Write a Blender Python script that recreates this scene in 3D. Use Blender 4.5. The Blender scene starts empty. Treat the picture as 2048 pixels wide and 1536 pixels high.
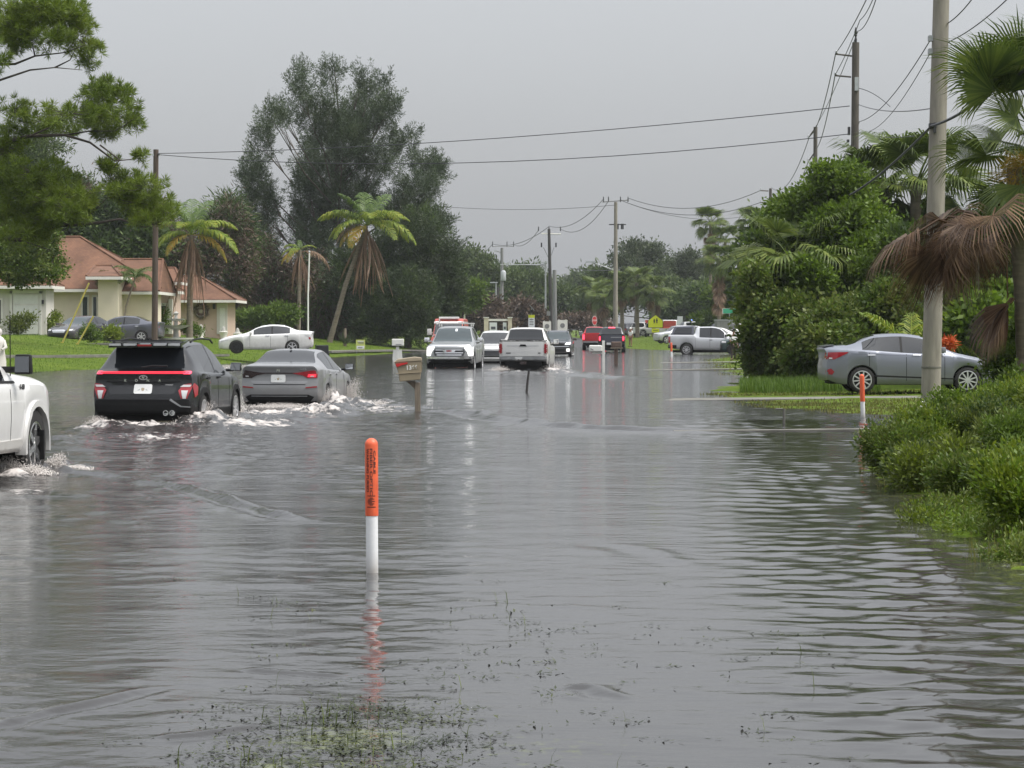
import bpy, bmesh, math, random
import numpy as np
from mathutils import Vector, Matrix
from mathutils.bvhtree import BVHTree

random.seed(7)
RNG = np.random.default_rng(11)
sc = bpy.context.scene
COL = sc.collection
R = math.radians

# ------------------------------------------------------------------ camera
FPX = 5000.0; HOR = 660.0; CAMZ = 1.62
cam_data = bpy.data.cameras.new('camera')
cam_data.sensor_width = 36.0
cam_data.lens = 36.0 * FPX / 2048.0
cam_data.shift_y = -(768.0 - HOR) / 2048.0
cam_data.clip_start = 0.3
cam_data.clip_end = 9000.0
cam = bpy.data.objects.new('camera', cam_data)
cam.location = (0, 0, CAMZ)
cam.rotation_euler = (R(90), 0, 0)
COL.objects.link(cam)
sc.camera = cam

# ------------------------------------------------------------------ world / light
SUN_EL, SUN_ROT = 60.0, 105.0
world = bpy.data.worlds.new('World'); sc.world = world; world.use_nodes = True
nt = world.node_tree; nt.nodes.clear()
def wn(t, **kw):
    n = nt.nodes.new(t)
    for k, v in kw.items(): setattr(n, k, v)
    return n
w_out = wn('ShaderNodeOutputWorld')
sky = wn('ShaderNodeTexSky', sky_type='NISHITA', sun_disc=False)
sky.sun_elevation = R(SUN_EL); sky.sun_rotation = R(SUN_ROT)
sky.air_density = 1.0; sky.dust_density = 6.0; sky.ozone_density = 1.0
hsv = wn('ShaderNodeHueSaturation'); hsv.inputs['Saturation'].default_value = 0.3
bg1 = wn('ShaderNodeBackground'); bg1.inputs['Strength'].default_value = 0.05
tc = wn('ShaderNodeTexCoord'); sep = wn('ShaderNodeSeparateXYZ')
ramp = wn('ShaderNodeMapRange'); ramp.inputs[1].default_value = 0.0; ramp.inputs[2].default_value = 1.0
ramp.inputs[3].default_value = 0.70; ramp.inputs[4].default_value = 2.75
pw = wn('ShaderNodeMath', operation='POWER'); pw.inputs[1].default_value = 2.1; pw.use_clamp = True      # an overcast sky is about three times brighter overhead than at the horizon
noi = wn('ShaderNodeTexNoise'); noi.inputs['Scale'].default_value = 2.2; noi.inputs['Detail'].default_value = 5
mp = wn('ShaderNodeMapping'); mp.inputs['Scale'].default_value = (1, 1, 3.0)
nr = wn('ShaderNodeMapRange'); nr.inputs[3].default_value = 0.93; nr.inputs[4].default_value = 1.07
mul = wn('ShaderNodeMath', operation='MULTIPLY')
bg2 = wn('ShaderNodeBackground'); bg2.inputs['Color'].default_value = (0.925, 0.955, 1.0, 1)
mul2 = wn('ShaderNodeMath', operation='MULTIPLY'); mul2.inputs[1].default_value = 0.288
add = wn('ShaderNodeAddShader')
L = nt.links.new
L(sky.outputs[0], hsv.inputs['Color']); L(hsv.outputs[0], bg1.inputs['Color'])
L(tc.outputs['Generated'], sep.inputs[0]); L(sep.outputs['Z'], pw.inputs[0]); L(pw.outputs[0], ramp.inputs[0])
L(tc.outputs['Generated'], mp.inputs[0]); L(mp.outputs[0], noi.inputs['Vector'])
L(noi.outputs['Fac'], nr.inputs[0]); L(ramp.outputs[0], mul.inputs[0]); L(nr.outputs[0], mul.inputs[1])
L(mul.outputs[0], mul2.inputs[0]); L(mul2.outputs[0], bg2.inputs['Strength'])
L(bg1.outputs[0], add.inputs[0]); L(bg2.outputs[0], add.inputs[1]); L(add.outputs[0], w_out.inputs[0])

sun_d = bpy.data.lights.new('sun', 'SUN'); sun_d.energy = 1.5; sun_d.angle = R(25); sun_d.color = (1.0, 0.96, 0.9)
sun = bpy.data.objects.new('sun', sun_d); COL.objects.link(sun)
_el, _az = R(SUN_EL), R(SUN_ROT)
sdir = Vector((math.sin(_az) * math.cos(_el), math.cos(_az) * math.cos(_el), math.sin(_el)))
sun.rotation_euler = sdir.to_track_quat('Z', 'Y').to_euler()
sun.location = (30, -30, 60)
sc.view_settings.view_transform = 'Standard'
sc.view_settings.look = 'None'
sc.view_settings.exposure = 0.95
sc.view_settings.gamma = 1.0
sc.view_settings.use_curve_mapping = False
sc.cycles.use_denoising = True
sc.cycles.max_bounces = 8
sc.cycles.transparent_max_bounces = 8
sc.cycles.volume_bounces = 0
sc.cycles.caustics_reflective = False
sc.cycles.caustics_refractive = False

# ------------------------------------------------------------------ helpers
def PX(px, Y): return (px - 1024.0) / FPX * Y
def PZ(py, Y): return CAMZ - (py - HOR) / FPX * Y
def WP(px, py, Y): return Vector((PX(px, Y), Y, PZ(py, Y)))

def link(o, parent=None):
    COL.objects.link(o)
    if parent is not None: o.parent = parent
    return o
def tag(o, label=None, cat=None, group=None, kind=None):
    if label: o['label'] = label
    if cat: o['category'] = cat
    if group: o['group'] = group
    if kind: o['kind'] = kind
    return o
def thing(name, label, cat, loc=(0, 0, 0), rz=0.0, group=None):
    o = bpy.data.objects.new(name, None); o.empty_display_size = 0.2
    o.location = loc; o.rotation_euler = (0, 0, rz); link(o)
    return tag(o, label, cat, group)
def mobj(name, me, m=None, parent=None, loc=None):
    if m is not None and not me.materials:
        me.materials.append(m)
    o = bpy.data.objects.new(name, me); link(o, parent)
    if loc is not None: o.location = loc
    return o
def copy_tree(o, parent=None):
    c = o.copy(); COL.objects.link(c)
    if parent is not None: c.parent = parent
    for ch in list(o.children): copy_tree(ch, c)
    return c

def npmesh(name, V, F, smooth=False):
    V = np.asarray(V, dtype=np.float32); F = np.asarray(F, dtype=np.int32)
    me = bpy.data.meshes.new(name)
    me.vertices.add(len(V)); me.vertices.foreach_set('co', V.ravel())
    me.loops.add(F.size); me.loops.foreach_set('vertex_index', F.ravel())
    me.polygons.add(len(F)); me.polygons.foreach_set('loop_start', np.arange(0, F.size, F.shape[1], dtype=np.int32))
    me.update(calc_edges=True)
    if smooth: me.polygons.foreach_set('use_smooth', np.ones(len(F), dtype=bool))
    return me

class MB:
    """collects shapes, then links them as one mesh object"""
    def __init__(s): s.v = []; s.f = []
    def add(s, vs, fs):
        b = len(s.v); s.v += [tuple(v) for v in vs]; s.f += [tuple(i + b for i in f) for f in fs]; return s
    def box(s, c, d, rot=None, taper=None):
        x, y, z = d[0] / 2, d[1] / 2, d[2] / 2; c = Vector(c); tx, ty = taper or (1, 1)
        vs = [Vector(p) for p in ((-x, -y, -z), (x, -y, -z), (x, y, -z), (-x, y, -z), (-x * tx, -y * ty, z), (x * tx, -y * ty, z), (x * tx, y * ty, z), (-x * tx, y * ty, z))]
        if rot is not None: vs = [rot @ v for v in vs]
        return s.add([v + c for v in vs], [(3, 2, 1, 0), (4, 5, 6, 7), (0, 1, 5, 4), (1, 2, 6, 5), (2, 3, 7, 6), (3, 0, 4, 7)])
    def tube(s, pts, rad, n=8, caps=True):
        pts = [Vector(p) for p in pts]
        if not hasattr(rad, '__len__'): rad = [rad] * len(pts)
        vs = []; ref = None
        for i, p in enumerate(pts):
            d = (pts[min(i + 1, len(pts) - 1)] - pts[max(i - 1, 0)])
            d = d.normalized() if d.length > 1e-9 else Vector((0, 0, 1))
            if ref is None:
                ref = Vector((0, 0, 1)) if abs(d.z) < 0.9 else Vector((1, 0, 0))
            a = d.cross(ref)
            if a.length < 1e-6: a = d.cross(Vector((1, 0.3, 0)))
            a.normalize(); b = a.cross(d).normalized(); ref = b
            for k in range(n):
                t = 2 * math.pi * k / n
                vs.append(p + (a * math.cos(t) + b * math.sin(t)) * rad[i])
        fs = []
        for i in range(len(pts) - 1):
            for k in range(n):
                fs.append((i * n + k, i * n + (k + 1) % n, (i + 1) * n + (k + 1) % n, (i + 1) * n + k))
        if caps:
            fs.append(tuple(range(n - 1, -1, -1))); fs.append(tuple(range((len(pts) - 1) * n, len(pts) * n)))
        return s.add(vs, fs)
    def lathe(s, prof, n=24, axis='Z', c=(0, 0, 0), cap=True):
        vs = []; c = Vector(c)
        for r, h in prof:
            for k in range(n):
                t = 2 * math.pi * k / n; a, b = r * math.cos(t), r * math.sin(t)
                p = {'Z': (a, b, h), 'Y': (a, h, b), 'X': (h, a, b)}[axis]
                vs.append(c + Vector(p))
        fs = []
        for i in range(len(prof) - 1):
            for k in range(n):
                fs.append((i * n + k, i * n + (k + 1) % n, (i + 1) * n + (k + 1) % n, (i + 1) * n + k))
        if cap:
            fs.append(tuple(range(n - 1, -1, -1))); fs.append(tuple(range((len(prof) - 1) * n, len(prof) * n)))
        return s.add(vs, fs)
    def prism(s, poly, d, axis='Y', at=0.0):
        """2-D polygon extruded along an axis"""
        n = len(poly); vs = []
        for h in (at, at + d):
            for a, b in poly:
                vs.append({'Y': (a, h, b), 'X': (h, a, b), 'Z': (a, b, h)}[axis])
        fs = [tuple(range(n)), tuple(range(2 * n - 1, n - 1, -1))] + [(i, n + i, n + (i + 1) % n, (i + 1) % n) for i in range(n)]
        return s.add(vs, fs)
    def mesh(s, name, smooth=None, bevel=0.0, recalc=True):
        me = bpy.data.meshes.new(name); me.from_pydata(s.v, [], s.f)
        bm = bmesh.new(); bm.from_mesh(me)
        if bevel > 0:
            bmesh.ops.remove_doubles(bm, verts=bm.verts, dist=1e-5)
            bmesh.ops.bevel(bm, geom=list(bm.edges), offset=bevel, segments=2, affect='EDGES', profile=0.5)
        if recalc: bmesh.ops.recalc_face_normals(bm, faces=bm.faces)
        bm.to_mesh(me); bm.free()
        if smooth is not None:
            me.polygons.foreach_set('use_smooth', [True] * len(me.polygons))
            me.set_sharp_from_angle(angle=R(smooth))
        return me
    def build(s, name, m, parent=None, smooth=None, bevel=0.0, loc=None):
        return mobj(name, s.mesh(name, smooth, bevel), m, parent, loc)

_glyphs = {}
def text_mesh(txt, size, extr=0.002, bold=0.0):
    key = (txt, round(size, 4), bold)
    cu = bpy.data.curves.new('text', 'FONT'); cu.body = txt; cu.size = size; cu.extrude = extr
    cu.align_x = 'CENTER'; cu.align_y = 'CENTER'; cu.offset = bold
    o = bpy.data.objects.new('text', cu); COL.objects.link(o)
    dg = bpy.context.evaluated_depsgraph_get()
    me = bpy.data.meshes.new_from_object(o.evaluated_get(dg))
    bpy.data.objects.remove(o); bpy.data.curves.remove(cu)
    return me
def text_obj(name, txt, size, m, parent, loc, rot, bold=0.0, extr=0.002):
    me = text_mesh(txt, size, extr, bold); me.materials.clear(); me.name = name
    o = mobj(name, me, m, parent, loc); o.rotation_euler = rot
    return o

# ------------------------------------------------------------------ materials
def new_mat(name):
    m = bpy.data.materials.new(name); m.use_nodes = True
    n = m.node_tree; b = n.nodes['Principled BSDF']; return m, n, b
def mat(name, col, rough=0.5, metal=0.0, var=0.12, vscale=6.0, coat=0.0, spec=0.5, bump=0.0, bscale=40.0, stretch=None, emit=None, es=0.0):
    m, n, b = new_mat(name)
    b.inputs['Roughness'].default_value = rough; b.inputs['Metallic'].default_value = metal
    b.inputs['Specular IOR Level'].default_value = spec
    b.inputs['Coat Weight'].default_value = coat; b.inputs['Coat Roughness'].default_value = 0.06
    if emit: b.inputs['Emission Color'].default_value = (*emit, 1); b.inputs['Emission Strength'].default_value = es
    t = n.nodes.new('ShaderNodeTexCoord'); mpn = n.nodes.new('ShaderNodeMapping')
    if stretch: mpn.inputs['Scale'].default_value = stretch
    n.links.new(t.outputs['Object'], mpn.inputs[0])
    nz = n.nodes.new('ShaderNodeTexNoise'); nz.inputs['Scale'].default_value = vscale; nz.inputs['Detail'].default_value = 6
    n.links.new(mpn.outputs[0], nz.inputs['Vector'])
    cr = n.nodes.new('ShaderNodeValToRGB')
    cr.color_ramp.elements[0].position = 0.3; cr.color_ramp.elements[1].position = 0.72
    cr.color_ramp.elements[0].color = (*[c * (1 - var) for c in col], 1)
    cr.color_ramp.elements[1].color = (*[min(1, c * (1 + var)) for c in col], 1)
    n.links.new(nz.outputs['Fac'], cr.inputs[0]); n.links.new(cr.outputs[0], b.inputs['Base Color'])
    if bump > 0:
        nb = n.nodes.new('ShaderNodeTexNoise'); nb.inputs['Scale'].default_value = bscale; nb.inputs['Detail'].default_value = 5
        n.links.new(mpn.outputs[0], nb.inputs['Vector'])
        bp = n.nodes.new('ShaderNodeBump'); bp.inputs['Strength'].default_value = bump; bp.inputs['Distance'].default_value = 0.02
        n.links.new(nb.outputs['Fac'], bp.inputs['Height']); n.links.new(bp.outputs[0], b.inputs['Normal'])
    return m
def leaf_mat(name, cols, trans=0.28, rough=0.5, clump=0.5):
    """foliage: colour differs leaf by leaf and clump by clump; some light passes through"""
    m, n, b = new_mat(name)
    g = n.nodes.new('ShaderNodeNewGeometry'); t = n.nodes.new('ShaderNodeTexCoord')
    nz = n.nodes.new('ShaderNodeTexNoise'); nz.inputs['Scale'].default_value = clump; nz.inputs['Detail'].default_value = 2
    n.links.new(t.outputs['Object'], nz.inputs['Vector'])
    mx = n.nodes.new('ShaderNodeMath'); mx.operation = 'MULTIPLY_ADD'; mx.inputs[1].default_value = 0.55
    n.links.new(g.outputs['Random Per Island'], mx.inputs[0])
    m2 = n.nodes.new('ShaderNodeMath'); m2.operation = 'MULTIPLY_ADD'; m2.inputs[1].default_value = 1.3; m2.inputs[2].default_value = -0.42
    n.links.new(nz.outputs['Fac'], m2.inputs[0]); n.links.new(m2.outputs[0], mx.inputs[2])
    cr = n.nodes.new('ShaderNodeValToRGB'); els = cr.color_ramp.elements
    while len(els) < len(cols): els.new(0.5)
    for i, c in enumerate(cols):
        els[i].position = i / (len(cols) - 1); els[i].color = (*c, 1)
    n.links.new(mx.outputs[0], cr.inputs[0]); n.links.new(cr.outputs[0], b.inputs['Base Color'])
    b.inputs['Roughness'].default_value = rough; b.inputs['Specular IOR Level'].default_value = 0.35
    tr = n.nodes.new('ShaderNodeBsdfTranslucent'); n.links.new(cr.outputs[0], tr.inputs[0])
    ms = n.nodes.new('ShaderNodeMixShader'); ms.inputs[0].default_value = trans
    n.links.new(b.outputs[0], ms.inputs[1]); n.links.new(tr.outputs[0], ms.inputs[2])
    n.links.new(ms.outputs[0], n.nodes['Material Output'].inputs[0])
    return m

def dirty(m, top=.95, col=(.16, .13, .10), amt=.55, low=.25):
    """road film and dried splashes on the lower flanks"""
    n = m.node_tree; b = n.nodes['Principled BSDF']; src = b.inputs['Base Color'].links[0].from_socket
    t = n.nodes.new('ShaderNodeTexCoord'); sp = n.nodes.new('ShaderNodeSeparateXYZ'); n.links.new(t.outputs['Object'], sp.inputs[0])
    mr_ = n.nodes.new('ShaderNodeMapRange'); mr_.inputs[1].default_value = low; mr_.inputs[2].default_value = top; mr_.inputs[3].default_value = amt; mr_.inputs[4].default_value = 0; n.links.new(sp.outputs['Z'], mr_.inputs[0])
    nz = n.nodes.new('ShaderNodeTexNoise'); nz.inputs['Scale'].default_value = 7; nz.inputs['Detail'].default_value = 8; n.links.new(t.outputs['Object'], nz.inputs['Vector'])
    mu = n.nodes.new('ShaderNodeMath'); mu.operation = 'MULTIPLY'; n.links.new(mr_.outputs[0], mu.inputs[0]); n.links.new(nz.outputs['Fac'], mu.inputs[1])
    mx = n.nodes.new('ShaderNodeMix'); mx.data_type = 'RGBA'; mx.inputs[7].default_value = (*col, 1); n.links.new(mu.outputs[0], mx.inputs[0]); n.links.new(src, mx.inputs[6]); n.links.new(mx.outputs[2], b.inputs['Base Color']); return m
M = {}
M['white_paint'] = mat('white_paint', (0.72, 0.72, 0.71), 0.25, 0, 0.03, 2, coat=0.5)
M['offwhite_paint'] = mat('offwhite_paint', (0.66, 0.65, 0.62), 0.28, 0, 0.03, 2, coat=0.5)
M['silver_paint'] = mat('silver_paint', (0.55, 0.56, 0.58), 0.3, 0.45, 0.03, 2, coat=0.5)
M['accent_paint'] = mat('steel_blue_paint', (0.19, 0.205, 0.245), 0.3, 0.35, 0.04, 2, coat=0.5)
M['grey_paint'] = mat('mid_grey_paint', (0.30, 0.305, 0.315), 0.3, 0.4, 0.04, 2, coat=0.5)
M['black_paint'] = mat('black_paint', (0.006, 0.0065, 0.008), 0.22, 0.0, 0.1, 2, coat=0.35)
M['dark_paint'] = mat('charcoal_paint', (0.035, 0.037, 0.045), 0.25, 0.2, 0.1, 2, coat=0.6)
M['slate_paint'] = mat('slate_blue_paint', (0.09, 0.095, 0.12), 0.28, 0.3, 0.06, 2, coat=0.6)
M['green_paint'] = mat('dark_green_paint', (0.025, 0.05, 0.05), 0.25, 0.2, 0.1, 2, coat=0.6)
M['pewter_paint'] = mat('pewter_paint', (0.34, 0.35, 0.355), 0.3, 0.4, 0.03, 2, coat=0.5)
M['red_paint'] = mat('red_paint', (0.5, 0.018, 0.025), 0.3, 0.0, 0.06, 2, coat=0.6)
M['fire_red'] = mat('truck_red', (0.45, 0.06, 0.035), 0.35, 0.0, 0.08, 2, coat=0.4)
M['cladding'] = mat('black_plastic', (0.009, 0.009, 0.0095), 0.6, 0, 0.15, 8, spec=.3)
M['glass'] = mat('dark_glass', (0.012, 0.014, 0.017), 0.04, 0, 0.1, 3, spec=0.8)
M['glass_blue'] = mat('tinted_glass', (0.03, 0.045, 0.05), 0.05, 0, 0.1, 3, spec=0.7)
M['tyre'] = mat('tyre_rubber', (0.022, 0.021, 0.02), 0.8, 0, 0.2, 20, bump=0.3, bscale=60)
M['alloy'] = mat('alloy', (0.62, 0.62, 0.63), 0.3, 0.6, 0.06, 10)
M['mirror_glass'] = mat('mirror_glass', (0.62, 0.64, 0.66), 0.05, 1.0, 0.02, 4)
M['steel_rim'] = mat('dark_steel_rim', (0.03, 0.03, 0.032), 0.5, 0.2, 0.1, 10)
M['chrome'] = mat('chrome', (0.75, 0.75, 0.76), 0.14, 0.9, 0.04, 10)
M['well'] = mat('wheel_well', (0.008, 0.008, 0.008), 0.9, 0, 0.2, 8)
M['lamp_red'] = mat('red_lens', (0.3, 0.012, 0.02), 0.15, 0, 0.08, 20, coat=0.5)
M['lamp_red_lit'] = mat('lit_red_lens', (0.5, 0.02, 0.03), 0.2, 0, 0.05, 20, emit=(1.0, 0.05, 0.09), es=0.5)
M['lamp_red_bright'] = mat('bright_red_lens', (0.6, 0.02, 0.05), 0.2, 0, 0.05, 20, emit=(1.0, 0.05, 0.09), es=1.6)
M['lamp_dark'] = mat('smoked_lens', (0.03, 0.015, 0.015), 0.12, 0, 0.2, 20, coat=0.5)
M['lamp_white'] = mat('clear_lens', (0.6, 0.6, 0.6), 0.12, 0.2, 0.1, 20, coat=0.5)
M['lamp_lit'] = mat('lit_headlight', (0.9, 0.9, 0.9), 0.2, 0, 0.02, 20, emit=(1.0, 0.98, 0.94), es=1.1)
M['plate'] = mat('number_plate', (0.7, 0.71, 0.7), 0.4, 0, 0.05, 20)
M['plate_ink'] = mat('plate_ink', (0.38, 0.42, 0.40), 0.5, 0, 0.1, 20)
M['orange'] = mat('marker_orange', (0.74, 0.125, 0.05), 0.45, 0, 0.16, 22, stretch=(1, 1, .35), bump=0.1)
M['marker_white'] = mat('marker_white', (0.78, 0.79, 0.8), 0.4, 0, 0.05, 9)
M['ink'] = mat('dark_ink', (0.05, 0.012, 0.01), 0.6, 0, 0.15, 30)
M['tan_plastic'] = mat('tan_plastic', (0.27, 0.225, 0.15), 0.55, 0, 0.08, 5)
M['tan_light'] = mat('tan_lid', (0.36, 0.30, 0.21), 0.5, 0, 0.08, 5)
M['wood_post'] = mat('weathered_wood', (0.2, 0.165, 0.125), 0.85, 0, 0.3, 6, stretch=(6, 6, 0.6), bump=0.4)
M['brown_wood'] = mat('brown_wood', (0.11, 0.075, 0.06), 0.85, 0, 0.25, 6, stretch=(6, 6, 0.6), bump=0.3)
M['white_box'] = mat('white_enamel', (0.74, 0.74, 0.70), 0.4, 0, 0.05, 6)
M['flag_red'] = mat('flag_red', (0.5, 0.02, 0.02), 0.45, 0, 0.08, 6)
M['concrete_pole'] = mat('pole_concrete', (0.25, 0.228, 0.195), 0.9, 0, 0.22, 3, stretch=(3, 3, 0.5), bump=0.35, bscale=30)
M['wood_pole'] = mat('pole_wood', (0.10, 0.088, 0.078), 0.9, 0, 0.3, 3, stretch=(5, 5, 0.4), bump=0.4)
M['grey_pole'] = mat('grey_pole', (0.2, 0.2, 0.2), 0.8, 0, 0.18, 2, stretch=(4, 4, 0.5))
M['dark_pole'] = mat('creosote_pole', (0.045, 0.042, 0.04), 0.9, 0, 0.25, 2, stretch=(4, 4, 0.5))
M['galv'] = mat('galvanised', (0.35, 0.36, 0.37), 0.45, 0.5, 0.1, 5)
M['dark_metal'] = mat('dark_metal', (0.05, 0.05, 0.055), 0.5, 0.4, 0.1, 5)
M['wire'] = mat('cable', (0.05, 0.052, 0.06), 0.6, 0.2, 0.1, 2)
M['insul'] = mat('insulator', (0.42, 0.44, 0.46), 0.35, 0, 0.1, 8)
M['concrete'] = mat('slab_concrete', (0.15, 0.145, 0.125), 0.85, 0, 0.28, 2, bump=0.25)
M['asphalt'] = mat('asphalt', (0.055, 0.055, 0.057), 0.9, 0, 0.2, 3, bump=0.3)
M['stucco_tan'] = mat('tan_stucco', (0.70, 0.62, 0.49), 0.9, 0, 0.05, 1.2, bump=0.2)
M['stucco_pink'] = mat('pink_stucco', (0.56, 0.42, 0.335), 0.9, 0, 0.05, 1.2, bump=0.2)
M['stucco_white'] = mat('white_stucco', (0.62, 0.59, 0.55), 0.9, 0, 0.05, 1.2, bump=0.2)
M['trim_white'] = mat('white_trim', (0.72, 0.70, 0.65), 0.6, 0, 0.05, 3)
M['sign_yellow'] = mat('school_yellow', (0.62, 0.66, 0.015), 0.5, 0, 0.05, 8)
M['sign_black'] = mat('sign_black', (0.012, 0.012, 0.012), 0.6, 0, 0.1, 8)
M['sign_green'] = mat('street_green', (0.03, 0.3, 0.17), 0.5, 0, 0.06, 8)
M['sign_red'] = mat('stop_red', (0.45, 0.025, 0.03), 0.5, 0, 0.06, 8)
M['sign_back'] = mat('sign_back', (0.5, 0.5, 0.42), 0.5, 0.1, 0.06, 6)
M['sign_white'] = mat('sign_white', (0.66, 0.68, 0.7), 0.5, 0, 0.04, 6)
M['lime_print'] = mat('lime_print', (0.45, 0.5, 0.14), 0.6, 0, 0.2, 5)
M['cream'] = mat('cream_stucco', (0.58, 0.51, 0.40), 0.85, 0, 0.07, 3)
M['stone'] = mat('cast_stone', (0.36, 0.36, 0.33), 0.85, 0, 0.15, 5, bump=0.3)
M['bark'] = mat('bark', (0.09, 0.072, 0.055), 0.95, 0, 0.35, 4, stretch=(4, 4, 0.8), bump=0.6)
M['pine_bark'] = mat('pine_bark', (0.075, 0.062, 0.052), 0.95, 0, 0.35, 6, bump=0.6)
M['palm_bark'] = mat('palm_bark', (0.2, 0.17, 0.13), 0.9, 0, 0.25, 3, stretch=(1, 1, 5), bump=0.5, bscale=12)
M['skin'] = mat('skin', (0.28, 0.15, 0.10), 0.55, 0, 0.06, 8)
M['hair'] = mat('dark_hair', (0.02, 0.015, 0.012), 0.6, 0, 0.2, 20)
M['shirt'] = mat('white_shirt', (0.75, 0.74, 0.76), 0.8, 0, 0.05, 8)
M['trousers'] = mat('brown_trousers', (0.055, 0.042, 0.036), 0.85, 0, 0.12, 8)
M['bin'] = mat('black_bin', (0.012, 0.014, 0.016), 0.5, 0, 0.1, 8)
M['blue_lit'] = mat('lit_blue_lens', (0.1, 0.2, 0.9), 0.2, 0, 0.02, 20, emit=(0.25, 0.4, 1.0), es=1.5)

for k_ in ('white_paint', 'offwhite_paint', 'silver_paint', 'grey_paint', 'accent_paint', 'dark_paint', 'slate_paint', 'red_paint', 'pewter_paint'): dirty(M[k_])
dirty(M['marker_white'], .14, (.22, .19, .15), 1.0, .01)
LM = {}
LM['bright'] = leaf_mat('leaf_bright', [(0.05, 0.09, 0.008), (0.115, 0.19, 0.014), (0.20, 0.29, 0.026)], 0.42, clump=0.9)
LM['mid'] = leaf_mat('leaf_mid', [(0.036, 0.066, 0.01), (0.095, 0.155, 0.018), (0.17, 0.24, 0.032)], 0.4, clump=0.6)
LM['dark'] = leaf_mat('leaf_dark', [(0.02, 0.04, 0.01), (0.055, 0.092, 0.02), (0.11, 0.16, 0.034)], 0.34, clump=0.5)
LM['olive'] = leaf_mat('leaf_olive', [(0.045, 0.065, 0.012), (0.11, 0.145, 0.025), (0.19, 0.22, 0.05)], 0.36, clump=0.8)
LM['yellow'] = leaf_mat('leaf_yellowgreen', [(0.06, 0.095, 0.008), (0.14, 0.195, 0.014), (0.24, 0.28, 0.03)], 0.4, clump=0.9)
LM['grey'] = leaf_mat('leaf_greygreen', [(0.028, 0.042, 0.02), (0.06, 0.082, 0.038), (0.10, 0.125, 0.056)], 0.26, clump=0.4)
LM['casuarina'] = leaf_mat('casuarina_green', [(0.025, 0.042, 0.018), (0.05, 0.078, 0.032), (0.085, 0.12, 0.05)], 0.26, clump=0.4)
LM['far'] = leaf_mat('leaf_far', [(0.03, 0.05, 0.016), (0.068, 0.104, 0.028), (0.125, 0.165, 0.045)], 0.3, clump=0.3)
LM['brown'] = leaf_mat('vine_brown', [(0.035, 0.028, 0.02), (0.105, 0.072, 0.05), (0.19, 0.135, 0.098)], 0.15, clump=0.5)
LM['pine'] = leaf_mat('pine_needles', [(0.055, 0.09, 0.01), (0.145, 0.21, 0.022), (0.25, 0.31, 0.045)], 0.42, clump=0.5)
LM['palm'] = leaf_mat('palm_green', [(0.03, 0.065, 0.012), (0.075, 0.13, 0.02), (0.13, 0.2, 0.03)], 0.28, clump=0.6)
LM['palm_lime'] = leaf_mat('palm_lime', [(0.08, 0.14, 0.015), (0.17, 0.24, 0.02), (0.30, 0.31, 0.03)], 0.36, clump=0.6)
LM['palm_yellow'] = leaf_mat('palm_yellow', [(0.18, 0.2, 0.02), (0.36, 0.27, 0.03), (0.48, 0.25, 0.03)], 0.3, clump=0.9)
LM['palm_dead'] = leaf_mat('palm_dead', [(0.11, 0.065, 0.042), (0.25, 0.155, 0.10), (0.42, 0.30, 0.2)], 0.2, clump=0.9)
LM['palm_red'] = leaf_mat('palm_rust', [(0.045, 0.024, 0.014), (0.14, 0.078, 0.043), (0.31, 0.2, 0.118)], 0.22, clump=1.2)
LM['sabal'] = leaf_mat('sabal_green', [(0.035, 0.06, 0.012), (0.09, 0.132, 0.022), (0.18, 0.22, 0.042)], 0.32, clump=0.8)
LM['orange'] = leaf_mat('leaf_orange', [(0.3, 0.04, 0.01), (0.5, 0.09, 0.02), (0.6, 0.16, 0.04)], 0.3, clump=2)
LM['grass'] = leaf_mat('grass_blade', [(0.05, 0.10, 0.012), (0.09, 0.16, 0.018), (0.15, 0.22, 0.03)], 0.3, clump=0.6)
LM['grass_dry'] = leaf_mat('grass_olive', [(0.07, 0.085, 0.02), (0.13, 0.14, 0.03), (0.2, 0.19, 0.05)], 0.3, clump=0.8)
LM['weed_dark'] = leaf_mat('weed_dark', [(0.018, 0.024, 0.014), (0.035, 0.045, 0.02), (0.08, 0.09, 0.03)], 0.1, clump=2)

HAZE = 0.00017

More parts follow.
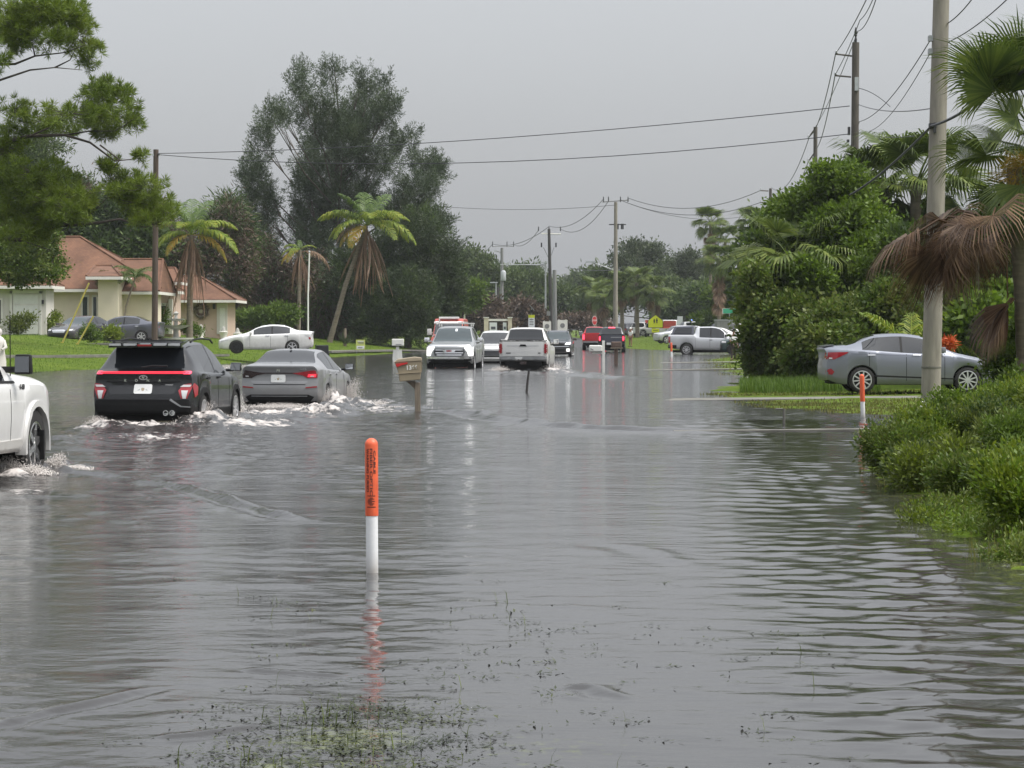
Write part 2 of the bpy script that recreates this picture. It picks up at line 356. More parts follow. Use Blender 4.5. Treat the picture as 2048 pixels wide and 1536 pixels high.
# ------------------------------------------------------------------ terrain
LY = [0, 60, 99, 118, 145, 187, 270, 400, 3000]; LX = [-34, -23.5, -18.3, -13.8, -11.1, -6.9, -2.0, 4.0, 60]
RY = [0, 15, 22, 27, 32, 37, 42, 48, 52, 58, 66, 72, 80, 95, 133, 169, 190, 205, 225, 260, 300, 400, 3000]
RX = [2.9, 3.4, 3.75, 4.15, 4.85, 5.9, 7.0, 7.2, 5.6, 5.2, 5.3, 6.3, 7.6, 8.4, 10.6, 15.5, 14.5, 11.5, 9.8, 9.2, 9.8, 13, 90]
def rough(X, Y):
    return (np.sin(1.31 * X + .73 * Y) + np.sin(.92 * X - 1.67 * Y + 2) + np.sin(2.93 * X + 2.31 * Y + 1) + .6 * np.sin(5.1 * X - 3.7 * Y) + .6 * np.sin(.31 * X + .17 * Y)) / 4.2
def terr(X, Y):
    X = np.asarray(X, float); Y = np.asarray(Y, float)
    dl = np.interp(Y, LY, LX) - X
    hl = np.where(dl > 0, np.minimum(.1 * dl, 1.28 + .004 * dl), .05 * dl)
    dr = X - np.interp(Y, RY, RX)
    slope = np.interp(Y, [0, 35, 42, 66, 75, 120, 200, 240], [.05, .05, .012, .012, .05, .02, .03, .06])
    cap = np.interp(Y, [0, 35, 45, 64, 75, 120, 200, 240, 300], [.6, .6, .06, .08, .5, .25, .5, .6, .7])
    hr = np.where(dr > 0, np.minimum(slope * dr, cap), .05 * dr)
    h = np.maximum(np.maximum(hl, hr), -.3)
    near = np.exp(-(h / .22) ** 2)
    h = h + rough(X, Y) * (.012 + .028 * near)
    t = np.clip((Y - 235) / 70, 0, 1); t = t * t * (3 - 2 * t)
    h = h + t * .55
    return np.maximum(h, -.34)
def GZ(x, y): return float(terr(x, y))

def grid_mesh(name, xs, ys, zf, smooth=True):
    XX, YY = np.meshgrid(xs, ys)
    V = np.stack([XX, YY, zf(XX, YY)], -1).reshape(-1, 3)
    nx, ny = len(xs), len(ys)
    i = np.arange((ny - 1) * nx).reshape(ny - 1, nx)[:, :-1].ravel()
    F = np.stack([i, i + 1, i + nx + 1, i + nx], -1)
    return npmesh(name, V, F, smooth)

gx = np.concatenate([-np.geomspace(2500, 64, 26), np.arange(-60, 60.1, .6), np.geomspace(64, 2500, 26)])
gy = np.concatenate([[-400, -150, -60, -25], np.arange(-12, 80, .5), np.arange(80, 330, 1.1), np.geomspace(332, 4500, 40)])
mg, n, b = new_mat('lawn')
t = n.nodes.new('ShaderNodeTexCoord')
n1 = n.nodes.new('ShaderNodeTexNoise'); n1.inputs['Scale'].default_value = .5; n1.inputs['Detail'].default_value = 9; n1.inputs['Roughness'].default_value = .65
n2 = n.nodes.new('ShaderNodeTexNoise'); n2.inputs['Scale'].default_value = 9; n2.inputs['Detail'].default_value = 6
n.links.new(t.outputs['Object'], n1.inputs['Vector']); n.links.new(t.outputs['Object'], n2.inputs['Vector'])
c1 = n.nodes.new('ShaderNodeValToRGB'); e = c1.color_ramp.elements
e[0].position = .3; e[0].color = (.06, .105, .006, 1); e[1].position = .68; e[1].color = (.12, .165, .02, 1)
em = e.new(.52); em.color = (.085, .13, .012, 1)
n.links.new(n1.outputs['Fac'], c1.inputs[0])
c2 = n.nodes.new('ShaderNodeValToRGB'); c2.color_ramp.elements[0].position = .35; c2.color_ramp.elements[0].color = (.6, .6, .6, 1); c2.color_ramp.elements[1].position = .65; c2.color_ramp.elements[1].color = (1.15, 1.15, 1.1, 1)
n.links.new(n2.outputs['Fac'], c2.inputs[0])
mm = n.nodes.new('ShaderNodeMix'); mm.data_type = 'RGBA'; mm.blend_type = 'MULTIPLY'; mm.inputs[0].default_value = 1
n.links.new(c1.outputs[0], mm.inputs[6]); n.links.new(c2.outputs[0], mm.inputs[7]); n.links.new(mm.outputs[2], b.inputs['Base Color'])
bp = n.nodes.new('ShaderNodeBump'); bp.inputs['Strength'].default_value = .8; bp.inputs['Distance'].default_value = .05
n.links.new(n2.outputs['Fac'], bp.inputs['Height']); n.links.new(bp.outputs[0], b.inputs['Normal']); b.inputs['Roughness'].default_value = .9; b.inputs['Specular IOR Level'].default_value = .1
M['lawn'] = mg
ground = tag(mobj('ground', grid_mesh('ground', gx, gy, terr), mg), kind='structure')

# the road lies under the flood; it climbs out of it far away
ry = np.array([-60, 0, 42, 75, 104, 145, 185, 215, 250, 300, 360, 430.])
rc = np.array([-18.5, -12.4, -7.9, -4.4, -1.1, 2.8, 5.2, 5.9, 6.2, 5.8, 4.0, 0.5])
yy = np.arange(-60, 430, 2.5); cc = np.interp(yy, ry, rc)
V = []
for a in (-3.7, -1.2, 1.2, 3.7):
    zz = terr(cc + a, yy)
    V.append(np.stack([cc + a, yy, np.where(yy < 235, -.2, np.maximum(terr(cc - 3.7, yy), terr(cc + 3.7, yy)) + .03)], -1))
V = np.concatenate(V); k = len(yy)
F = np.concatenate([np.stack([np.arange(k - 1) + j * k, np.arange(k - 1) + (j + 1) * k, np.arange(k - 1) + (j + 1) * k + 1, np.arange(k - 1) + j * k + 1], -1) for j in range(3)])
tag(mobj('road', npmesh('road', V, F, True), M['asphalt']), kind='structure')

# ------------------------------------------------------------------ flood water
HEAD = R(5.4)                                     # the road's heading, to the right of north
def along(px, py):
    """point of the water plane seen at a pixel of the photograph"""
    Y = FPX * CAMZ / (py - HOR); return (PX(px, Y), Y)
wy = FPX * CAMZ / np.concatenate([np.linspace(1000, 300, 400), np.linspace(299, 60, 480), np.linspace(59.6, 27, 110)])
wy = np.concatenate([[2.0, 4.0, 6.0, 7.2], wy])
wu = np.concatenate([np.linspace(-1.6, -.245, 30), np.linspace(-.24, .24, 540), np.linspace(.245, 1.6, 30)])
YY = np.repeat(wy[:, None], len(wu), 1)
XX = wu[None, :] * np.maximum(YY, 8)
def vnoise(X, Y, seed):
    """smooth value noise"""
    r = np.random.default_rng(seed); T = r.random((256, 256))
    xi = np.floor(X).astype(int); yi = np.floor(Y).astype(int); fx = X - xi; fy = Y - yi
    fx = fx * fx * (3 - 2 * fx); fy = fy * fy * (3 - 2 * fy)
    g = lambda a, b: T[a % 256, b % 256]
    return (g(xi, yi) * (1 - fx) + g(xi + 1, yi) * fx) * (1 - fy) + (g(xi, yi + 1) * (1 - fx) + g(xi + 1, yi + 1) * fx) * fy
def fbm(X, Y, seed, o=4):
    s = 0; a = .5
    for k in range(o): s = s + a * vnoise(X * 2 ** k + 13 * k, Y * 2 ** k + 7 * k, seed + k); a *= .5
    return s
H = np.zeros_like(XX)
rw = np.random.default_rng(5)
calm = .35 + 1.1 * np.clip(fbm(XX * .16, YY * .07, 31, 3) * 1.6 - .3, 0, 1)
calm *= np.clip((YY - 14) / 26, .0, 1) * .55 + .45
edge = 1.15 + .06 * (YY - 10) - .3 * np.sin(YY * .35)
rightw = 1 / (1 + np.exp(-(XX - edge) / .28))           # longer, steeper ripples along the right bank
leftw = 1 / (1 + np.exp((XX + 0.35) / .35))
dY = np.gradient(wy)[:, None] * np.ones_like(XX)
def crest(p):
    """waves with narrow crests and wide troughs"""
    return 1.9 * ((1 + np.sin(p)) * .5) ** 1.9 - .75
for i in range(64):
    lam = .14 * (1.052 ** i)                                        # .14 to 3.5 m
    ang = rw.normal(.32 if i % 3 else -.35, .55)
    kx, ky = math.sin(ang) * 2 * math.pi / lam, math.cos(ang) * 2 * math.pi / lam
    slope = .016 if lam < .7 else .004
    amp = slope * lam / (2 * math.pi)
    vis = np.clip(lam * math.cos(ang) ** 2 / (np.abs(dY) * 2.6 + 1e-6), 0, 1) if True else 1
    vis = np.clip((lam / max(abs(math.cos(ang)), .15)) / (np.abs(dY) * 3) - .5, 0, 1)
    env = np.clip((fbm(XX * .55 + i % 4 * 9, YY * .28 + i % 4 * 5, 60 + i % 4, 3) - .40) * 5, 0, 1)       # ripples come and go in patches
    wgt = (.30 + .9 * leftw) * (.15 + 1.1 * env) * (.55 + .45 * calm) + 1.15 * rightw * (.2 < lam < .8) * (YY < 60) * (.45 + .8 * env)
    H += amp * vis * wgt * crest(kx * XX + ky * YY + rw.random() * 6.28 + 2.2 * vnoise(XX * .7, YY * .45, 100 + i))
def ridge(pts, A, w, jag=.35, seed=0):
    """a wake: a low crest along a polyline on the water"""
    global H
    P = np.array([along(*p) for p in pts]); best = np.full_like(XX, 1e9); sgn = np.zeros_like(XX); tt = np.zeros_like(XX)
    for j in range(len(P) - 1):
        a, bb = P[j], P[j + 1]; d = bb - a; l2 = (d ** 2).sum(); u = np.clip(((XX - a[0]) * d[0] + (YY - a[1]) * d[1]) / l2, 0, 1)
        qx = XX - a[0] - u * d[0]; qy = YY - a[1] - u * d[1]; dd = np.hypot(qx, qy); m_ = dd < best
        best = np.where(m_, dd, best); sgn = np.where(m_, np.sign(qx * d[1] - qy * d[0]) * dd, sgn); tt = np.where(m_, (j + u) / (len(P) - 1), tt)
    s = sgn + (vnoise(XX * 1.2, YY * 1.2, seed) - .5) * w * 1.6
    fade = np.clip(np.minimum(tt, 1 - tt) * 6, 0, 1) * (1 - jag + jag * 2 * vnoise(XX * 2.2, YY * 2.2, seed + 9))
    H += A * fade * (np.exp(-(s / w) ** 2) - .45 * np.exp(-((s - 1.9 * w) / w) ** 2) + .35 * np.exp(-((s - 3.6 * w) / w) ** 2))
ridge([(838, 822), (930, 824), (1010, 837), (1100, 849), (1180, 856), (1300, 860), (1440, 858)], .06, .2, seed=1)
ridge([(690, 800), (770, 806), (840, 822)], .05, .3, seed=2)
ridge([(250, 955), (390, 980), (470, 1000), (540, 1026), (640, 1044)], .04, .085, seed=3)
ridge([(95, 940), (160, 945), (260, 955)], .04, .09, seed=4)
ridge([(1110, 742), (1180, 750), (1290, 758)], .05, .5, seed=5)
ridge([(1250, 1085), (1320, 1110), (1345, 1128)], .012, .12, seed=6)
ridge([(1130, 1372), (1190, 1375), (1245, 1400)], .012, .05, seed=7)
ridge([(300, 1475), (420, 1466), (540, 1450)], .012, .035, seed=21)
ridge([(480, 1338), (600, 1345), (700, 1352)], .012, .035, seed=23)
ridge([(-40, 1462), (80, 1425), (180, 1405), (300, 1372)], .014, .04, seed=25)
ridge([(420, 865), (560, 842), (700, 838)], .05, .4, seed=8)
ridge([(60, 905), (180, 880), (330, 868)], .05, .4, seed=9)
foam = np.zeros_like(XX)
def churn(px, py, rx, ry, amp, f=1.0, seed=0):
    """broken water: a rough mound, and foam on it"""
    global H, foam
    cx, cy = along(px, py); s = cy / FPX
    q = ((XX - cx) / (rx * s)) ** 2 + ((YY - cy) / ry) ** 2
    g = np.exp(-q); nz = fbm(XX * 4, YY * 2.2, seed + 40, 4)
    H += amp * g * np.clip(nz * 2.2 - .55, -.1, 1.4); foam = np.maximum(foam, f * g)
for a in [(205, 858, 60, 1.1, .12, .9, 1), (300, 857, 90, .9, .12, .9, 2), (400, 850, 45, 1.3, .3, 1.0, 3), (430, 845, 30, 2.0, .2, 1.0, 13),
          (465, 830, 28, 1.3, .3, 1.0, 4), (560, 832, 90, 1.3, .14, .9, 5), (640, 830, 55, 1.6, .22, 1.0, 6), (680, 815, 40, 2.4, .3, 1.0, 7), (745, 812, 55, 2.2, .13, .85, 8),
          (815, 818, 30, 1.5, .05, .6, 9), (500, 850, 130, 2.2, .06, .85, 10), (330, 875, 150, 1.8, .04, .68, 11), (120, 880, 70, 3.0, .05, .5, 30), (760, 822, 90, 2.5, .05, .75, 33),
          (20, 955, 60, .8, .1, .9, 14), (100, 935, 26, .9, .16, 1.0, 15), (140, 938, 40, .7, .06, .8, 16), (30, 985, 90, 1.0, .03, .7, 17), (20, 930, 50, .6, .15, .8, 31),
          (1110, 741, 30, 4, .12, .9, 18), (1030, 746, 50, 3, .1, .6, 19), (1130, 746, 40, 3, .06, .7, 20), (900, 738, 60, 3, .06, .35, 21), (450, 738, 60, 6, .1, .8, 22), (410, 745, 60, 6, .08, .6, 23),
          (40, 1060, 60, .5, .0, .22, 24), (20, 1290, 40, .2, .0, .25, 25), (205, 1018, 16, .2, .0, .6, 26)]:
    churn(*a)
# keep the flood below the dry ground near the banks
weed = np.zeros_like(XX)
for px, py, rx, ry, f in [(700, 1480, 190, .42, 1.0), (760, 1400, 230, .5, .45), (1080, 1500, 330, .5, .55), (560, 1530, 150, .25, .8), (1150, 1370, 260, .7, .35), (1180, 1210, 300, 1.1, .3), (1500, 1500, 150, .4, .3)]:
    cx, cy = along(px, py); s = cy / FPX
    weed = np.maximum(weed, f * np.exp(-(((XX - cx) / (rx * s)) ** 2 + ((YY - cy) / ry) ** 2)))
dr = XX - np.interp(YY, RY, RX)
weed = np.maximum(weed, np.clip(1 + dr / 1.1, 0, 1) * .8 * (YY < 40))
nx, ny = XX.shape[1], XX.shape[0]
i = np.arange((ny - 1) * nx).reshape(ny - 1, nx)[:, :-1].ravel()
wme = npmesh('flood_water', np.stack([XX, YY, H], -1).reshape(-1, 3), np.stack([i, i + 1, i + nx + 1, i + nx], -1), True)
chop = (.42 + .9 * np.clip((YY - 15) / 25, 0, 1)) * (1 - .62 * rightw * (YY < 45)) * (.9 + .5 * leftw)
for nm, arr in (('foam', foam), ('weed', weed), ('chop', chop)):
    at = wme.attributes.new(nm, 'FLOAT', 'POINT'); at.data.foreach_set('value', arr.astype(np.float32).ravel())
mw, n, b = new_mat('flood_water')
def nd(t, **kw):
    x = n.nodes.new(t)
    for k_, v_ in kw.items(): setattr(x, k_, v_)
    return x
t = nd('ShaderNodeTexCoord')
af = nd('ShaderNodeAttribute', attribute_name='foam'); aw = nd('ShaderNodeAttribute', attribute_name='weed')
mpn = nd('ShaderNodeMapping'); mpn.inputs['Scale'].default_value = (1, .55, 1); n.links.new(t.outputs['Object'], mpn.inputs[0])
nf = nd('ShaderNodeTexNoise'); nf.inputs['Scale'].default_value = 5.0; nf.inputs['Detail'].default_value = 8; nf.inputs['Roughness'].default_value = .68; n.links.new(mpn.outputs[0], nf.inputs['Vector'])
nw = nd('ShaderNodeTexNoise'); nw.inputs['Scale'].default_value = 14; nw.inputs['Detail'].default_value = 7; n.links.new(t.outputs['Object'], nw.inputs['Vector'])
nb = nd('ShaderNodeTexNoise'); nb.inputs['Scale'].default_value = .35; nb.inputs['Detail'].default_value = 3; n.links.new(t.outputs['Object'], nb.inputs['Vector'])
def math_(op, a, b_, clamp=False):
    x = nd('ShaderNodeMath', operation=op); x.use_clamp = clamp
    for q, v_ in enumerate((a, b_)):
        if isinstance(v_, (int, float)): x.inputs[q].default_value = v_
        else: n.links.new(v_, x.inputs[q])
    return x.outputs[0]
fm = math_('MULTIPLY', math_('ADD', math_('SUBTRACT', nf.outputs['Fac'], .755), math_('MULTIPLY', af.outputs['Fac'], .42)), 7.0, True)
wm = math_('MULTIPLY', math_('ADD', math_('SUBTRACT', nw.outputs['Fac'], .82), math_('MULTIPLY', aw.outputs['Fac'], .55)), 4.0, True)
murk = nd('ShaderNodeMix', data_type='RGBA'); murk.inputs[6].default_value = (.027, .026, .0253, 1); murk.inputs[7].default_value = (.042, .0405, .0395, 1)
n.links.new(nb.outputs['Fac'], murk.inputs[0])
mxw = nd('ShaderNodeMix', data_type='RGBA'); mxw.inputs[7].default_value = (.10, .115, .03, 1)
n.links.new(wm, mxw.inputs[0]); n.links.new(murk.outputs[2], mxw.inputs[6])
mxf = nd('ShaderNodeMix', data_type='RGBA'); mxf.inputs[7].default_value = (.50, .465, .44, 1)
n.links.new(fm, mxf.inputs[0]); n.links.new(mxw.outputs[2], mxf.inputs[6]); n.links.new(mxf.outputs[2], b.inputs['Base Color'])
rr = nd('ShaderNodeMapRange'); rr.inputs[3].default_value = .07; rr.inputs[4].default_value = .75; n.links.new(fm, rr.inputs[0]); n.links.new(rr.outputs[0], b.inputs['Roughness'])
b.inputs['IOR'].default_value = 1.333
nn1 = nd('ShaderNodeTexNoise'); nn1.inputs['Scale'].default_value = 5.5; nn1.inputs['Detail'].default_value = 5; nn1.inputs['Roughness'].default_value = .6
mp2 = nd('ShaderNodeMapping'); mp2.inputs['Scale'].default_value = (.7, 1.25, 1); mp2.inputs['Rotation'].default_value = (0, 0, .25)
n.links.new(t.outputs['Object'], mp2.inputs[0]); n.links.new(mp2.outputs[0], nn1.inputs['Vector'])
nn2 = nd('ShaderNodeTexNoise'); nn2.inputs['Scale'].default_value = .9; nn2.inputs['Detail'].default_value = 4; n.links.new(mp2.outputs[0], nn2.inputs['Vector'])
hsum = math_('ADD', math_('MULTIPLY', nn1.outputs['Fac'], .35), math_('MULTIPLY', nn2.outputs['Fac'], 1.0))
bp = nd('ShaderNodeBump'); bp.inputs['Strength'].default_value = .5; bp.inputs['Distance'].default_value = .06
ac = nd('ShaderNodeAttribute', attribute_name='chop'); n.links.new(math_('MULTIPLY', ac.outputs['Fac'], .5), bp.inputs['Strength']); n.links.new(hsum, bp.inputs['Height']); n.links.new(bp.outputs[0], b.inputs['Normal'])
tag(mobj('flood_water', wme, mw), kind='structure')

# ------------------------------------------------------------------ pavements, driveways, kerbs on the banks
def strip(name, pts, width, lift, m, thick=.12):
    """a slab laid along points of the ground"""
    pts = [Vector((x, y, 0)) for x, y in pts]; mb = MB(); vs = []
    for i_, p in enumerate(pts):
        d = (pts[min(i_ + 1, len(pts) - 1)] - pts[max(i_ - 1, 0)]).normalized(); s = Vector((d.y, -d.x, 0)) * width / 2
        for q in (p - s, p + s):
            z = max(GZ(p.x, p.y), -.3) + lift; vs += [(q.x, q.y, z), (q.x, q.y, z - thick)]
    fs = []
    for i_ in range(len(pts) - 1):
        a = i_ * 4
        fs += [(a, a + 2, a + 6, a + 4), (a + 1, a + 5, a + 7, a + 3), (a, a + 4, a + 5, a + 1), (a + 2, a + 3, a + 7, a + 6)]
    fs += [(0, 1, 3, 2), (len(vs) - 4, len(vs) - 2, len(vs) - 1, len(vs) - 3)]
    mb.add(vs, fs); return tag(mb.build(name, m), kind='structure')
# left pavement, crossing the lawn between px 0 and px 230 and on
lp = [(PX(p, Y), Y) for p, Y in [(-160, 98), (-60, 103.5), (20, 107), (120, 111), (230, 116.5), (330, 123), (430, 131)]]
strip('pavement', lp, 1.6, .05, M['concrete'])
lp2 = [(PX(p, Y), Y) for p, Y in [(640, 156), (720, 168), (800, 182), (850, 190)]]
strip('pavement', lp2, 1.5, .12, M['concrete'])
def slab(name, x0, x1, y0, y1, z0, z1, m):
    mb = MB(); mb.add([(x0, y0, z0), (x1, y0, z1), (x1, y1, z1), (x0, y1, z0), (x0, y0, z0 - .15), (x1, y0, z1 - .15), (x1, y1, z1 - .15), (x0, y1, z0 - .15)],
                      [(0, 1, 2, 3), (7, 6, 5, 4), (0, 4, 5, 1), (1, 5, 6, 2), (2, 6, 7, 3), (3, 7, 4, 0)])
    return tag(mb.build(name, m), kind='structure')
slab('driveway', 2.4, 15, 57.6, 59.4, -.014, .115, M['concrete'])
slab('driveway', 5.0, 13, 100.5, 102, -.006, .12, M['concrete'])
slab('driveway', 7.0, 15, 122.5, 125, -.006, .12, M['concrete'])
slab('culvert_edge', 2.6, 7.2, 40.0, 40.35, .004, .05, M['concrete'])
slab('driveway', PX(60, 137), PX(330, 137), 129, 141, .93, .93, M['concrete'])

# ------------------------------------------------------------------ grass
def blades(P, Lr, Wr, lean=.35, rng=RNG, flat=0.0):
    """upright leaf blades at points P: two-quad tapering strips"""
    N = len(P); az = rng.random(N) * 6.283; l = rng.uniform(*Lr, N); w = rng.uniform(*Wr, N); ln = rng.random(N) * lean + flat
    d = np.stack([np.cos(az), np.sin(az), np.zeros(N)], -1); s = np.stack([-np.sin(az), np.cos(az), np.zeros(N)], -1)
    up = np.array([0, 0, 1.0])
    m1 = P + (d * (ln * .3)[:, None] + up * np.sqrt(np.maximum(1 - (ln * .3) ** 2, .05))[:, None]) * (l * .5)[:, None]
    t1 = m1 + (d * np.minimum(ln, .97)[:, None] + up * np.sqrt(np.maximum(1 - np.minimum(ln, .97) ** 2, .02))[:, None]) * (l * .5)[:, None]
    a0, a1 = P - s * (w / 2)[:, None], P + s * (w / 2)[:, None]; b0, b1 = m1 - s * (w * .4)[:, None], m1 + s * (w * .4)[:, None]
    V = np.stack([a0, a1, b1, b0, t1], 1).reshape(-1, 3); o = np.arange(N)[:, None] * 5
    F = np.concatenate([np.concatenate([o + 0, o + 1, o + 2, o + 3], 1), np.concatenate([o + 3, o + 2, o + 4, o + 4], 1)])
    return V, F
def tri_fix(V, F):
    """quads whose last two corners agree become triangles"""
    q = F[:, 2] != F[:, 3]; return V, F[q], F[~q][:, :3]
def blade_mesh(name, V, F):
    V, Q, T = tri_fix(V, F)
    T2 = np.concatenate([Q[:, [0, 1, 2]], Q[:, [0, 2, 3]], T])
    return npmesh(name, V, T2)
def scatter(n_, px0, px1, y0, y1, cond, rng=RNG):
    Y = np.exp(rng.uniform(math.log(y0), math.log(y1), n_)); px = rng.uniform(px0, px1, n_); X = (px - 1024) / FPX * Y
    z = terr(X, Y); ok = cond(X, Y, z); return np.stack([X, Y, z], -1)[ok]
land = lambda X, Y, z: (z > -.03)
P = scatter(40000, -40, 900, 88, 215, land); V, F = blades(P, (.03, .10), (.012, .028), .7)
tag(mobj('lawn_grass', blade_mesh('lawn_grass', V, F), LM['grass']), kind='stuff')
P = scatter(15000, 1400, 2090, 46, 64, lambda X, Y, z: (z > -.02) & (Y < 56.6) | (z > -.01) & (Y > 60.4) & (Y < 64)); V, F = blades(P, (.03, .08), (.012, .025), .8)
tag(mobj('verge_grass', blade_mesh('verge_grass', V, F), LM['grass_dry']), kind='stuff')
P = scatter(9000, 1480, 1760, 63.5, 72, lambda X, Y, z: (z > -.03)); V, F = blades(P, (.1, .38), (.012, .025), .7)
tag(mobj('tall_grass', blade_mesh('tall_grass', V, F), LM['grass']), kind='stuff')
P = scatter(9000, 1120, 1500, 90, 280, land); V, F = blades(P, (.03, .1), (.02, .05), .8)
tag(mobj('verge_grass', blade_mesh('verge_grass', V, F), LM['grass_dry']), kind='stuff')
# weeds and grass tips that break the surface near the camera
pts = []
rg = np.random.default_rng(21)
for _ in range(170):
    px = rg.choice([rg.normal(1080, 300), rg.normal(700, 170), rg.uniform(450, 1650)]); py = min(1180 + abs(rg.normal(0, 190)) if rg.random() < .5 else rg.uniform(1150, 1560), 1560)
    if 640 < px < 860 and py < 1290: continue
    cx, cy = along(px, py); k_ = rg.integers(4, 22)
    pts.append(np.stack([rg.normal(cx, .05, k_), rg.normal(cy, .05, k_), np.full(k_, -.006)], -1))
for _ in range(260):
    px = rg.normal(690, 140); py = rg.uniform(1410, 1600); cx, cy = along(px, py); k_ = rg.integers(10, 34)
    pts.append(np.stack([rg.normal(cx, .06, k_), rg.normal(cy, .06, k_), np.full(k_, -.006)], -1))
P = np.concatenate(pts); az = rg.random(len(P)) * 6.283; D = np.stack([np.cos(az), np.sin(az) * .7, rg.normal(.10, .13, len(P))], -1); P[:, 2] = rg.uniform(-.004, .006, len(P))
def flat_leaves(P, D, l, w):
    D = D / np.linalg.norm(D, axis=1, keepdims=True); s_ = np.stack([-D[:, 1], D[:, 0], np.zeros(len(D))], -1)
    V = np.stack([P, P + D * (l * .45)[:, None] + s_ * (w / 2)[:, None], P + D * l[:, None], P + D * (l * .45)[:, None] - s_ * (w / 2)[:, None]], 1).reshape(-1, 3); return V, np.arange(len(P))[:, None] * 4 + np.arange(4)[None]
V, F = flat_leaves(P, D, rg.uniform(.014, .05, len(P)), rg.uniform(.006, .016, len(P)))
tag(mobj('floating_weed', npmesh('floating_weed', V, F), LM['weed_dark']), kind='stuff')
V2, F2 = blades(P[rg.random(len(P)) < .016], (.05, .13), (.003, .005), .7, rg, .3)
tag(mobj('drowned_grass', blade_mesh('drowned_grass', V2, F2), LM['olive']), kind='stuff')

# ------------------------------------------------------------------ plants
def unit(a): return a / np.maximum(np.linalg.norm(a, axis=-1, keepdims=True), 1e-9)
def leaf_quads(P, D, Lf, W, rng, cup=0.0):
    """diamond leaves: base P, direction D"""
    N = len(P); D = unit(D); s = unit(np.cross(D, rng.normal(size=(N, 3)))); l = Lf[:, None]; w = W[:, None]
    V = np.stack([P, P + D * l * .45 + s * w / 2, P + D * l, P + D * l * .45 - s * w / 2], 1).reshape(-1, 3)
    return V, (np.arange(N)[:, None] * 4 + np.arange(4)[None])
def cloud(name, lobes, clumps, per, cr, ll, lw, m, parent=None, up=.25, seed=0, shell=.45, droop=0.0, flat=.7, radial=.6, kind=None):
    """leaf clumps through the volume of ellipsoid lobes [(x,y,z,rx,ry,rz)], denser towards the outside"""
    rng = np.random.default_rng(seed); lobes = np.array(lobes, float)
    vol = np.cbrt(lobes[:, 3] * lobes[:, 4] * lobes[:, 5]) ** 2; pr = vol / vol.sum()
    idx = rng.choice(len(lobes), clumps, p=pr); Lb = lobes[idx]
    u = unit(rng.normal(size=(clumps, 3))); r_ = (shell + (1 - shell) * rng.random(clumps) ** .6) * (1 + .12 * rng.normal(size=clumps))
    C = Lb[:, :3] + u * Lb[:, 3:6] * r_[:, None]; O = unit(u / Lb[:, 3:6] * Lb[:, 3:6].mean(1, keepdims=True))
    csz = cr * rng.uniform(.6, 1.4, clumps)
    off = rng.normal(size=(clumps, per, 3)); off[..., 2] *= flat
    P = (C[:, None] + off * csz[:, None, None] * .6).reshape(-1, 3)
    D = (radial * unit(off) + .7 * O[:, None] + .75 * rng.normal(size=(clumps, per, 3)) + np.array([0, 0, up - droop])).reshape(-1, 3)
    N = len(P); V, F = leaf_quads(P, D, rng.uniform(*ll, N), rng.uniform(*lw, N), rng)
    o = mobj(name, npmesh(name, V, F), m, parent)
    if kind: o['kind'] = kind
    return o
def limbs(base, lobes, r0, m, parent, bend=.25, seed=0, fork=.35, name='trunk', n=8):
    rng = np.random.default_rng(seed); mb = MB(); base = Vector(base); zt = max(l[2] for l in lobes); xm = np.mean([l[0] for l in lobes]); ym = np.mean([l[1] for l in lobes])
    top = Vector((xm, ym, zt)); H_ = zt - base.z
    spine = [base + (top - base) * t + Vector((rng.normal() * .02 * H_ * t, rng.normal() * .02 * H_ * t, 0)) for t in np.linspace(0, 1, 7)]
    mb.tube(spine, [r0 * (1 - .88 * t) for t in np.linspace(0, 1, 7)], n)
    for l in lobes:
        e = Vector(l[:3]); t = min(max(fork, (e.z - base.z) / H_ - .28), .9); k = t * 6; i = int(k); s = spine[i].lerp(spine[min(i + 1, 6)], k - i)
        mid = s.lerp(e, .5) + Vector((0, 0, -.06 * (e - s).length)); rr_ = r0 * (1 - .85 * t) * .55
        mb.tube([s, mid, e], [rr_, rr_ * .6, rr_ * .2], 6)
        for _ in range(3):
            q = e + Vector((rng.normal() * l[3] * .5, rng.normal() * l[4] * .5, rng.normal() * l[5] * .5)); mb.tube([mid.lerp(e, .4), q], [rr_ * .4, rr_ * .1], 4)
    return mb.build(name, m, parent, 60)
def PXL(lobes, Y, dj=.5, seed=0):
    """lobes given in the photograph's pixels -> local lobes at distance Y, spread in depth"""
    rng = np.random.default_rng(seed); s = Y / FPX; out = []
    for l in lobes:
        px, py, rx, ry = l[:4]; d = l[4] if len(l) > 4 else rng.normal() * dj * 2
        out.append((PX(px, Y), Y + d, PZ(py, Y), rx * s, max(rx, ry * .6) * s * .9, ry * s))
    return out
